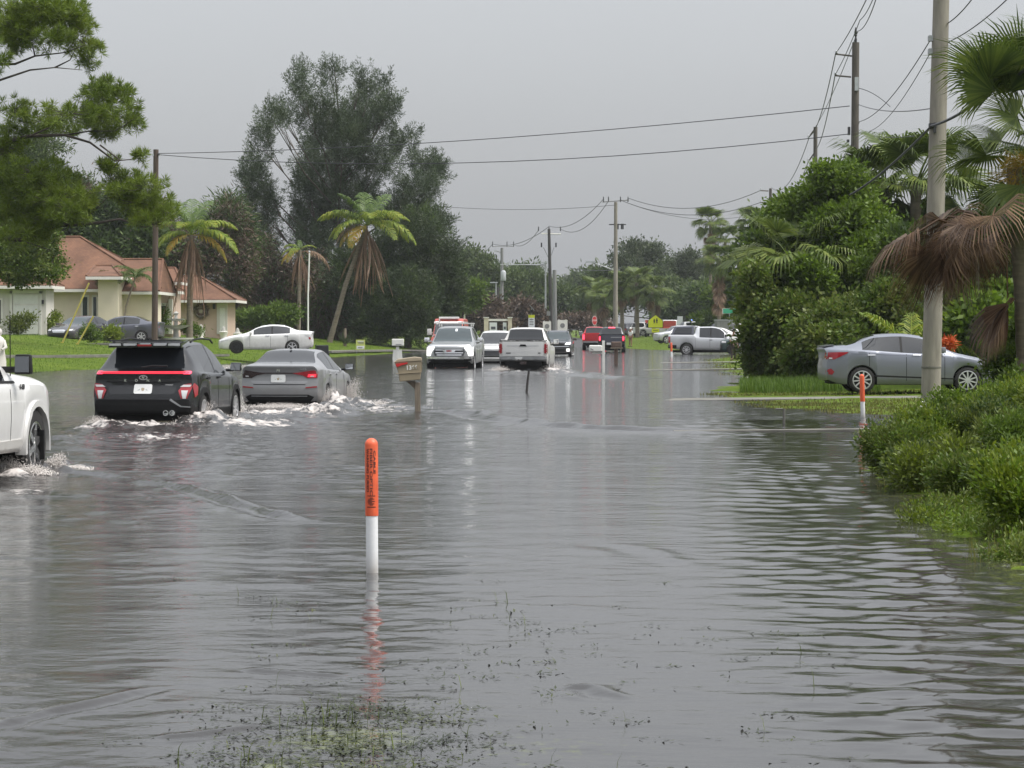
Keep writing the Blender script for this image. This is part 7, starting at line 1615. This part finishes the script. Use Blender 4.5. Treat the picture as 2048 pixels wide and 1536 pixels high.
mb = MB(); p = on('a', 1711.5, 84); mb.lathe([(.04, -.1), (.05, .1), (.03, .2), (.06, .25), (.03, .3), (.06, .35), (.02, .55)], 8, 'Z', p); mb.build('top_insulator', M['dark_metal'], poles['a'][0])
bar('a', 'side_arm', (1671, 108), (1704, 112), .035, 'wood_pole'); bar('a', 'side_arm', (1670, 151), (1702, 154), .035, 'wood_pole')
for px, py in ((1673, 107), (1671, 150)): insul('a', px, py, .12, .06)
blk('a', 'cable_terminal', 1713, 168, .14, .5, 'insul', .16, -.15); blk('a', 'guy_clamp', 1698, 262, .08, .3, 'dark_metal'); blk('a', 'guy_clamp', 1696, 282, .08, .1, 'dark_metal')
pole('b', 'wooden pole with three short slanting arms behind the thicket', 1631, 254, 1629, 150, .15, .12, 'wood_pole')
for py in (256, 303, 350): bar('b', 'side_arm', (1618, py + 18), (1631, py), .05, 'wood_pole'); insul('b', 1617, py + 20, .2, .07)
pole('c', 'wooden pole with two thin arms rising behind the washingtonia palms', 1541, 377, 1540, 208, .15, .12, 'wood_pole')
for py in (381, 405): bar('c', 'side_arm', (1520, py), (1537, py + 1), .05, 'wood_pole'); insul('c', 1521, py, .25, .06)
bar('c', 'lamp_arm', (1526, 421), (1541, 421), .06, 'insul')
pole('d', 'tall pale concrete street pole with a long lamp arm over the crossing', 1231.5, 404, 1231, 228, .24, .15, 'concrete_pole')
for px in (1207, 1217, 1241, 1256): insul('d', px, 404, .5, .06, 'dark_metal')
bar('d', 'cross_arm', (1205, 404), (1258, 400), .05, 'grey_pole'); bar('d', 'cross_arm', (1218, 449), (1252, 449), .06, 'dark_metal')
for px in (1236, 1246, 1243): blk('d', 'cutout_fuse', px, 453, .12, .5, 'dark_metal')
bar('d', 'lamp_arm', (1229, 541), (1206, 532), .06, 'galv'); blk('d', 'lamp_head', 1181, 524, .9, .16, 'insul'); bar('d', 'lamp_arm', (1206, 532), (1184, 525), .05, 'galv')
pole('e', 'dark wooden pole with a pale cross arm at its top, beyond the white pickup', 1098, 458, 1103, 280, .23, .16, 'dark_pole')
bar('e', 'cross_arm', (1083, 467), (1122, 468), .07, 'trim_white')
for px in (1077, 1098, 1121): insul('e', px, 462, .5, .08, 'dark_metal')
for px in (1083, 1112): blk('e', 'cutout_fuse', px, 490, .16, .5, 'dark_metal'); bar('e', 'brace', (px + (4 if px < 1098 else -4), 495), (1099, 520), .025, 'dark_metal')
blk('e', 'meter_box', 1097, 627, .4, .5, 'grey_pole', .2, -.3)
pole('e2', 'short thick grey pole stub against the dark wooden pole', 1109, 540, 1110, 276, .26, .22, 'grey_pole')
pole('f', 'grey utility pole with a transformer and lamp left of the entrance gate', 1004, 496, 1003, 340, .3, .2, 'grey_pole')
for px in (985, 1014, 1027): insul('f', px, 493, .7, .07, 'dark_metal')
bar('f', 'cross_arm', (984, 493), (1028, 493), .04, 'grey_pole')
mb = MB(); mb.lathe([(.3, -.9), (.34, -.8), (.34, .3), (.26, .4), (.1, .5)], 14, 'Z', on('f', 1007, 548, -.5)); mb.build('transformer', M['insul'], poles['f'][0], 50); bar('f', 'lamp_arm', (1002, 505), (992, 502), .05, 'grey_pole'); blk('f', 'lamp_head', 991, 502, .5, .14, 'insul')
pole('g', 'brown wooden pole standing in front of the tan house', 312, 299, 309, 121, .155, .125, 'wood_pole'); poles['g'][0].children[0].data.materials[0] = mat('brown_pole_wood', (.085, .062, .048), .9, 0, .3, 3, stretch=(5, 5, .4), bump=.4)
blk('g', 'insulator', 306.5, 310, .08, .12, 'insul'); blk('g', 'insulator', 319, 309, .08, .1, 'insul')
pole('h', 'dark wooden pole just left of the grey utility pole', 996, 575, 996, 336, .22, .18, 'dark_pole')
for nm, px, yt, yb, Y, lab in (('street_lamp', 992, 565, 640, 318, 'slim pale street lamp left of the grey utility pole'), ('signal_mast', 1091, 525, 600, 330, 'traffic signal mast with a long thin arm reaching left')):
    b_ = at_ground(px, Y); zt = PZ(yt, Y) - b_[2]; th = thing(nm, lab, nm.replace('_', ' '), b_); mb = MB(); mb.tube([(0, 0, -.3), (0, 0, zt)], [.16, .1], 10); mb.build('post', M['galv'], th, 60)
    mb = MB(); mb.box(((-.3 if nm == 'street_lamp' else -.1), 0, zt), (1.0, .3, .14)); mb.build('lamp_head' if nm == 'street_lamp' else 'cap', M['insul'], th)
    if nm == 'signal_mast': mb = MB(); mb.tube([(0, 0, zt - .3), (-6, 0, zt - .3)], [.1, .05], 8); mb.build('arm', M['galv'], th, 60)
CB = 'overhead cables'
def cable(label, pts, r=.014, sag=.3, seg=14):
    """a sagging cable through world points"""
    P = [Vector(p) for p in pts]; mb = MB(); pl = []
    for i in range(len(P) - 1):
        for k in range(seg + (i == len(P) - 2)):
            t = k / seg; q = P[i].lerp(P[i + 1], t); q.z -= sag * 4 * t * (1 - t); pl.append(q)
    o = P[0].copy(); mb.tube([q - o for q in pl], r, 5, False); ob_ = mb.build('overhead_cable', M['wire'], None, 60, loc=o); tag(ob_, label, 'cable', CB); return ob_
A = lambda px, py, Y: WP(px, py, Y)
cable('upper of two cables from the brown house pole to the dark wooden pole', [A(312, 307, 121), A(1699, 212, 94)], .017, .35)
cable('lower of two cables from the brown house pole to the dark wooden pole', [A(312, 309, 121), A(1698, 268, 94)], .017, .75)
cable('cable from the dark wooden pole top to the upper frame edge, outermost left', [A(1671, 107, 94), A(1738, -12, 66)], .015, .1)
cable('cable passing over the tip of the dark wooden pole to the frame edge', [A(1631, 254, 150), A(1716, 62, 93.5), A(1756, -14, 70)], .015, .25)
cable('cable from the lower side arm of the dark pole up to the frame edge', [A(1670, 150, 94), A(1720, 40, 80), A(1750, -12, 66)], .013, .1)
cable('cable dropping from the upper side arm to the three-armed pole', [A(1671, 108, 94), A(1619, 272, 150)], .02, .7)
cable('cable dropping from the lower side arm to the three-armed pole', [A(1670, 151, 94), A(1630, 300, 150)], .02, .6)
cable('cable from the three-armed pole, top, to the two-armed pole', [A(1618, 276, 150), A(1543, 375, 208)], .022, 1.3)
cable('cable from the three-armed pole, middle, to the two-armed pole', [A(1617, 322, 150), A(1545, 400, 208)], .022, 1.3)
cable('cable from the two-armed pole, upper arm, to the concrete street pole', [A(1521, 381, 208), A(1256, 396, 228)], .026, 1.2)
cable('cable from the two-armed pole, lower arm, to the concrete street pole', [A(1521, 405, 208), A(1241, 400, 228)], .026, 1.2)
cable('faint cable from the street pole sagging towards the washingtonia palms', [A(1245, 402, 228), A(1480, 434, 262)], .024, .8)
cable('cable from the concrete street pole to the pale cross arm, upper', [A(1207, 398, 228), A(1098, 452, 280)], .028, 1.0)
cable('cable from the concrete street pole to the pale cross arm, lower', [A(1217, 402, 228), A(1121, 458, 280)], .028, 1.3)
cable('cable from the pale cross arm down to the transformer pole, upper', [A(1098, 453, 280), A(985, 488, 340), A(930, 512, 380)], .032, .9)
cable('cable from the pale cross arm down to the transformer pole, lower', [A(1077, 460, 280), A(1027, 489, 340)], .032, .8)
cable('long thin level cable left of the concrete street pole', [A(860, 411, 235), A(1231, 410, 228)], .02, .4)
cable('low cable between the lamp arm and the signal mast', [A(1130, 534, 300), A(1229, 540, 228)], .03, .2)
cable('cable from the concrete pole upper bracket down past the dark wooden pole', [A(1862, 78, 52), A(1719, 243, 94), A(1672, 330, 110)], .012, .35)
cable('cable from the concrete pole lower bracket down past the dark wooden pole', [A(1861, 105, 52), A(1740, 262, 94), A(1683, 335, 110)], .010, .3)
cable('cable from the concrete pole upper bracket to the upper frame edge', [A(1895, 47, 52), A(1950, -10, 46)], .012, .05)
cable('cable from the concrete pole lower bracket to the upper right corner', [A(1897, 84, 52), A(2025, -12, 42)], .011, .08)
cable('thick black cable clamped to the concrete pole, rising to the right edge', [A(1700, 390, 70), A(1863, 252, 51.7), A(2000, 162, 44), A(2080, 105, 41)], .03, .12)
cable('short jumper cable hanging right of the dark wooden pole', [A(1715, 176, 94), A(1780, 213, 90)], .014, -.12); cable('thin level cable between the dark wooden pole and the concrete pole, upper', [A(1717, 209, 94), A(1862, 217, 60)], .013, .15); cable('thin level cable between the dark wooden pole and the concrete pole, lower', [A(1717, 265, 94), A(1830, 272, 70)], .012, .1)

# ------------------------------------------------------------------ signs and gate
def sign(label, px, yt, yb, w, Y, m, shape='rect', name='road_sign', rz=0.0, ybase=690, border=None, back=False):
    b_ = at_ground(px, Y); th = thing(name, label, 'sign', b_, rz); zt, zb = PZ(yt, Y) - b_[2], PZ(yb, Y) - b_[2]; h = zt - zb; zc = (zt + zb) / 2
    mb = MB(); mb.box((0, .04, (zt - .1) / 2 - .2), (.07, .05, zt + .3)); mb.build('post', M['galv'], th)
    def poly(k): 
        a, c_ = w / 2 * k, h / 2 * k
        if shape == 'school': return [(-a, zc - c_), (a, zc - c_), (a, zc + c_ * .1), (0, zc + c_), (-a, zc + c_ * .1)]
        if shape == 'oct': return [(a * math.cos(math.pi / 8 + k_ * math.pi / 4) / math.cos(math.pi / 8), zc + c_ * math.sin(math.pi / 8 + k_ * math.pi / 4) / math.cos(math.pi / 8)) for k_ in range(8)]
        return [(-a, zc - c_), (a, zc - c_), (a, zc + c_), (-a, zc + c_)]
    mb = MB(); mb.prism(poly(1), .012, 'Y', -.012); bd = mb.build('board', M[border] if border else M[m], th)
    if border: mb = MB(); mb.prism(poly(.92), .006, 'Y', -.02); mb.build('face', M[m], bd)
    if back: mb = MB(); mb.box((0, -.03, zc), (.16, .03, h)); mb.build('rib', M['galv'], bd)
    return th, bd, zc, w, h
th, bd, zc, w, h = sign('yellow-green pentagon school crossing sign with two walking figures', 1311, 629, 656, 1.62, 262, 'sign_yellow', 'school', border='sign_black')
for sx, hh in ((-.13, .34), (.14, .42)):
    mb = MB(); z0 = zc - .22; mb.lathe([(.001, -.006), (.06, -.006), (.06, .0), (.001, 0)], 10, 'Y', (sx, -.024, z0 + hh + .07))
    mb.prism([(sx - .08, z0 + hh), (sx + .08, z0 + hh), (sx + .1, z0 + hh * .55), (sx + .05, z0 + hh * .5), (sx + .09, z0), (sx + .03, z0), (sx, z0 + hh * .36), (sx - .04, z0), (sx - .1, z0), (sx - .04, z0 + hh * .5), (sx - .1, z0 + hh * .55)], .005, 'Y', -.028); mb.build('walking_figure', M['sign_black'], bd)
mb = MB(); mb.box((0, -.006, zc - h / 2 - .26), (.8, .012, .42)); pq = mb.build('plaque', M['sign_yellow'], th); mb = MB(); mb.box((0, -.015, zc - h / 2 - .26), (.5, .006, .05)); mb.build('plaque_line', M['sign_black'], pq)
th, bd, zc, w, h = sign('red octagonal stop sign above the red pickup', 1189, 632, 650, .62, 262, 'sign_red', 'oct', border='sign_white', rz=R(35)); text_obj('lettering', 'STOP', .24, M['sign_white'], bd, (0, -.022, zc), (R(90), 0, 0), .004)
th, bd, zc, w, h = sign('green street name blade on a post before the washingtonia palms', 1459, 617, 627, 1.28, 228, 'sign_green', border='sign_white')
sign('back of a large cream road sign above the silver pickup', 918, 611, 648, 1.35, 268, 'sign_back', back=True); sign('small white sign left of the patrol car', 1360, 632, 650, .62, 268, 'sign_white', border='grey_pole'); 
th, bd, zc, w, h = sign('tall white school-hours sign with yellow top and solar panel over it', 1063, 630, 656, .66, 258, 'sign_white'); mb = MB(); mb.box((0, -.02, zc + h / 2 - .14), (.64, .008, .3)); mb.build('yellow_header', M['sign_yellow'], bd)
for k in range(3): mb = MB(); mb.box((0, -.02, zc + .2 - k * .24), (.4, .006, .1)); mb.build('print', M['grey_pole'], bd)
mb = MB(); mb.box((.05, 0, zc + h / 2 + .75), (.75, .8, .05), Matrix.Rotation(R(48), 3, 'Y')); mb.build('solar_panel', M['galv'], th); mb = MB(); mb.box((-.02, .0, zc + h / 2 + .35), (.3, .24, .34)); mb.build('beacon', M['sign_black'], th); mb = MB(); mb.tube([(0, .03, zc), (0, .03, zc + h / 2 + .8)], .05, 6); mb.build('mast', M['galv'], th)
Y = 272; b_ = at_ground(996, Y); th = thing('entrance_gate', 'cream entrance wall with pillars and two white banners, left of the white pickup', 'gate', b_); s = Y / FPX
def gx(px): return (px - 996) * s
def gzz(py): return PZ(py, Y) - b_[2]
for a, c_ in ((968, 977), (1016, 1024)): mb = MB(); mb.box(((gx(a) + gx(c_)) / 2, 0, gzz(636) / 2 - .1), (gx(c_) - gx(a), .5, gzz(636) + .2)); pp = mb.build('pillar', M['cream'], th); mb = MB(); mb.box(((gx(a) + gx(c_)) / 2, 0, gzz(635)), (gx(c_) - gx(a) + .12, .62, .1)); mb.build('cap', M['trim_white'], pp)
mb = MB(); mb.box(((gx(977) + gx(1016)) / 2, .1, gzz(640)), (gx(1016) - gx(977), .3, .22)); mb.build('lintel', M['trim_white'], th)
for a, c_ in ((979, 994), (1006, 1013)): mb = MB(); mb.box(((gx(a) + gx(c_)) / 2, 0, (gzz(645) + gzz(666)) / 2), (gx(c_) - gx(a), .06, gzz(645) - gzz(666))); bn = mb.build('banner', M['sign_white'], th); mb = MB(); mb.box(((gx(a) + gx(c_)) / 2, -.035, gzz(656)), ((gx(c_) - gx(a)) * .6, .01, .3)); mb.build('print', M['slate_paint'], bn)
for px, y0, y1, wv, lab in ((1094, 643, 662, .9, 'white notice board right of the school-hours sign'), (1125, 640, 662, 1.1, 'white gate panel with dark ring right of the dark wooden pole')):
    b2 = at_ground(px, 274); th = thing('notice_board', lab, 'board', b2, 0, 'white boards at the entrance'); z1, z0 = PZ(y0, 274) - b2[2], PZ(y1, 274) - b2[2]; mb = MB(); mb.box((0, 0, (z0 + z1) / 2), (wv, .06, z1 - z0)); bn = mb.build('board', M['trim_white'], th); mb = MB(); mb.box((-wv * .35, .05, z1 / 2), (.08, .06, z1 + .2)).box((wv * .35, .05, z1 / 2), (.08, .06, z1 + .2)); mb.build('legs', M['trim_white'], th); mb = MB(); mb.lathe([(.14, -.01), (.26, -.01), (.26, .01), (.14, .01)], 14, 'Y', (0, -.045, (z0 + z1) / 2)); mb.build('ring', M['grey_pole'], bn)
Y = 232; b_ = at_ground(1447, Y); th = thing('skip', 'grey metal skip under the street name sign', 'container', b_, R(4)); mb = MB(); mb.box((0, 0, 1.0 + .35), (1.3, 1.4, 1.2), taper=(1.15, 1.1)); mb.build('tub', M['grey_pole'], th); mb = MB(); mb.box((0, 0, 2.0), (1.55, 1.6, .1)); mb.build('rim', M['galv'], th)
for sx in (-.5, .5): mb = MB(); mb.box((sx, 0, .3), (.14, 1.2, .9)); mb.build('foot', M['dark_metal'], th)
th = thing('pvc_pipe', 'thin pale upright pipe sticking out of the water left of the marker post', 'pipe', (PX(1568, 43), 43, -.1)); mb = MB(); mb.tube([(0, 0, -.2), (0, 0, .36)], .022, 8); mb.build('upright', M['concrete'], th); mb = MB(); mb.tube([(-.02, 0, .36), (-.14, 0, .36)], .02, 6); mb.build('elbow', M['concrete'], th)

# ------------------------------------------------------------------ people
def person(label, loc, rz, hgt, top_m, bot_m, hair_m, legs=1.0, bag=None):
    """one continuous skinned body; shirt, trousers, hair and shoes are close-fitting children"""
    th = thing('person', label, 'person', loc, rz); k = hgt / 1.75
    J = [(0, 0, .95), (0, .0, 1.15), (0, -.01, 1.36), (0, -.01, 1.47), (0, -.02, 1.55), (0, -.03, 1.66), (0, -.02, 1.74),
         (.18, -.01, 1.42), (.23, .0, 1.16), (.22, -.08, .93), (.21, -.11, .85), (-.18, -.01, 1.42), (-.23, 0, 1.16), (-.17, -.12, .98), (-.1, -.2, 1.0),
         (.09, 0, .9), (.1, -.01, .5), (.1, .02, .09), (.11, -.12, .04), (-.09, 0, .9), (-.1, -.01, .5), (-.11, .02, .09), (-.13, -.12, .04)]
    rad = [.15, .135, .16, .07, .055, .095, .07, .06, .045, .035, .035, .06, .045, .035, .035, .085, .058, .042, .04, .085, .058, .042, .04]
    E = [(0, 1), (1, 2), (2, 3), (3, 4), (4, 5), (5, 6), (2, 7), (7, 8), (8, 9), (9, 10), (2, 11), (11, 12), (12, 13), (13, 14), (0, 15), (15, 16), (16, 17), (17, 18), (0, 19), (19, 20), (20, 21), (21, 22)]
    def skin_(nm, keep, grow, m, sub=2):
        ids = sorted({i for e in keep for i in e}); mp_ = {i: q for q, i in enumerate(ids)}
        me = bpy.data.meshes.new(nm); me.from_pydata([Vector(J[i]) * k for i in ids], [(mp_[a], mp_[b_]) for a, b_ in keep], []); o = bpy.data.objects.new(nm, me); COL.objects.link(o)
        md = o.modifiers.new('s', 'SKIN'); md.use_smooth_shade = True
        for i, v in enumerate(me.skin_vertices[0].data): r_ = rad[ids[i]] * k * grow; v.radius = (r_, r_ * (.72 if ids[i] in (0, 1, 2) else 1)); v.use_root = (i == 0)
        o.modifiers.new('u', 'SUBSURF').levels = sub; dg = bpy.context.evaluated_depsgraph_get(); m2 = bpy.data.meshes.new_from_object(o.evaluated_get(dg)); bpy.data.objects.remove(o); m2.name = nm; m2.materials.clear()
        return mobj(nm, m2, m, th)
    skin_('body', E, 1.0, M['skin']); skin_('shirt', [(0, 1), (1, 2), (2, 7), (7, 8), (2, 11), (11, 12)], 1.2, top_m); skin_('trousers', [(0, 15), (15, 16), (16, 17), (0, 19), (19, 20), (20, 21)], 1.28, bot_m)
    mb = MB(); mb.lathe([(.1, 1.66), (.107, 1.7), (.09, 1.77), (.05, 1.8), (.001, 1.81)], 14, 'Z', (0, -.005, 0)); o = mb.build('hair', hair_m, th, 60); o.scale = (k, k, k)
    for sx in (-1, 1):
        mb = MB(); mb.lathe([(.001, -.006), (.009, -.004), (.001, .004)], 8, 'Y', (sx * .035, -.118, 1.665)); o = mb.build('eye', M['hair'], th); o.scale = (k, k, k)
        mb = MB(); mb.box((sx * .115, -.07, .03), (.1, .26, .08)); o = mb.build('shoe', M['cladding'], th, None, .025); o.scale = (k, k, k)
    mb = MB(); mb.box((0, -.13, 1.635), (.03, .04, .05), taper=(.4, .5)); o = mb.build('nose', M['skin'], th); o.scale = (k, k, k)
    for hx, hy, hz in ((.21, -.12, .82), (-.08, -.23, 1.0)):                  # hands: palm, four fingers, thumb
        mb = MB(); mb.box((hx, hy, hz), (.08, .035, .09), taper=(.85, .9))
        for f in range(4): mb.tube([(hx - .03 + .02 * f, hy, hz - .04), (hx - .03 + .02 * f, hy - .012, hz - .085 - (.01 if f in (1, 2) else 0)), (hx - .03 + .02 * f, hy - .03, hz - .11)], .009, 5)
        mb.tube([(hx + .035, hy, hz + .01), (hx + .055, hy - .02, hz - .03), (hx + .05, hy - .03, hz - .055)], .01, 5); o = mb.build('hand', M['skin'], th); o.scale = (k, k, k)
    return th
xp, yp_ = PX(1467, 134), 134
person('man in white T-shirt and dark brown trousers standing on the wet verge', (xp, yp_, max(GZ(xp, yp_), 0) - .03), R(20), 1.62, M['shirt'], M['trousers'], M['hair'])
person('person in pale top and shorts standing by the road behind the charcoal pickup', (PX(1261, 232), 232, GZ(PX(1261, 232), 232)), R(-30), 1.72, M['shirt'], M['skin'], M['white_box'])

# ------------------------------------------------------------------ spray thrown up by the tyres
mf, n, b = new_mat('spray'); b.inputs['Base Color'].default_value = (.62, .58, .55, 1); b.inputs['Roughness'].default_value = .35; b.inputs['Subsurface Weight'].default_value = 0
def spray(px, py, Y, spread, hgt, nb, seed, lean=(0, 0)):
    rg_ = np.random.default_rng(seed); c0 = WP(px, py, Y); c0.z = 0
    ico = np.array([(0, 0, 1), (.94, 0, -.33), (-.47, .82, -.33), (-.47, -.82, -.33), (.4, .5, .55)]); Fi = np.array([(0, 1, 4), (0, 4, 2), (4, 1, 2), (0, 2, 3), (0, 3, 1), (1, 3, 2)])
    u = rg_.random(nb); z = hgt * u ** 1.6 * rg_.random(nb) ** .5; wd = spread * (1 - .55 * z / max(hgt, .01))
    x = rg_.normal(size=nb) * wd * .45 + lean[0] * z; y = rg_.normal(size=nb) * wd * .45 + lean[1] * z
    sz = rg_.uniform(.003, .0125, nb) * (1 - .6 * z / hgt); st = rg_.uniform(1, 2.6, nb)
    V = ico[None] * sz[:, None, None]; V[..., 2] *= st[:, None]; V = V + np.stack([x, y, z], -1)[:, None]
    F = (np.arange(nb)[:, None, None] * 5 + Fi[None]).reshape(-1, 3)
    o = mobj('spray', npmesh('spray', V.reshape(-1, 3), F, True), mf, None, (c0.x, c0.y, 0)); tag(o, kind='stuff')
for a in [(402, 850, 43.2, .26, .42, 900, 1, (.25, -.1)), (378, 855, 42.0, .3, .2, 600, 2, (0, 0)), (466, 830, 46.8, .25, .5, 900, 3, (.2, -.1)), (430, 845, 44.6, .5, .16, 700, 4, (0, 0)), (200, 850, 42.0, .25, .2, 450, 5, (-.3, 0)), (300, 856, 41.8, .7, .08, 500, 6, (0, 0)), (655, 826, 53.4, .25, .45, 800, 7, (.3, -.1)), (690, 815, 56.5, .3, .6, 900, 8, (.5, -.1)), (740, 812, 53.5, .8, .14, 800, 9, (0, 0)), (560, 834, 52.6, .9, .1, 600, 10, (0, 0)), (800, 818, 51.5, .6, .06, 300, 18, (0, 0)),
          (96, 940, 28.9, .16, .22, 500, 11, (.8, 0)), (20, 945, 28.2, .28, .22, 700, 12, (0, 0)), (70, 950, 28.0, .2, .12, 400, 13, (0, 0)), (150, 938, 29, .2, .05, 200, 14, (0, 0)), (1108, 740, 102.5, .6, .4, 500, 15, (.4, 0)), (1000, 744, 101.5, .5, .2, 300, 16, (0, 0)), (470, 735, 110, 1.2, .12, 300, 17, (0, 0))]:
    a = list(a); a[5] *= 5; spray(*a)

# ------------------------------------------------------------------ damp air
if HAZE > 0:
    mh = bpy.data.materials.new('damp_air'); mh.use_nodes = True; n = mh.node_tree; n.nodes.clear(); v = n.nodes.new('ShaderNodeVolumePrincipled'); v.inputs['Color'].default_value = (.86, .9, .94, 1); v.inputs['Density'].default_value = HAZE; v.inputs['Anisotropy'].default_value = .2
    o_ = n.nodes.new('ShaderNodeOutputMaterial'); n.links.new(v.outputs[0], o_.inputs['Volume'])
    mb = MB(); mb.box((0, 300, 14), (1400, 900, 31.5)); hz = mb.build('haze', mh); hz['kind'] = 'stuff'
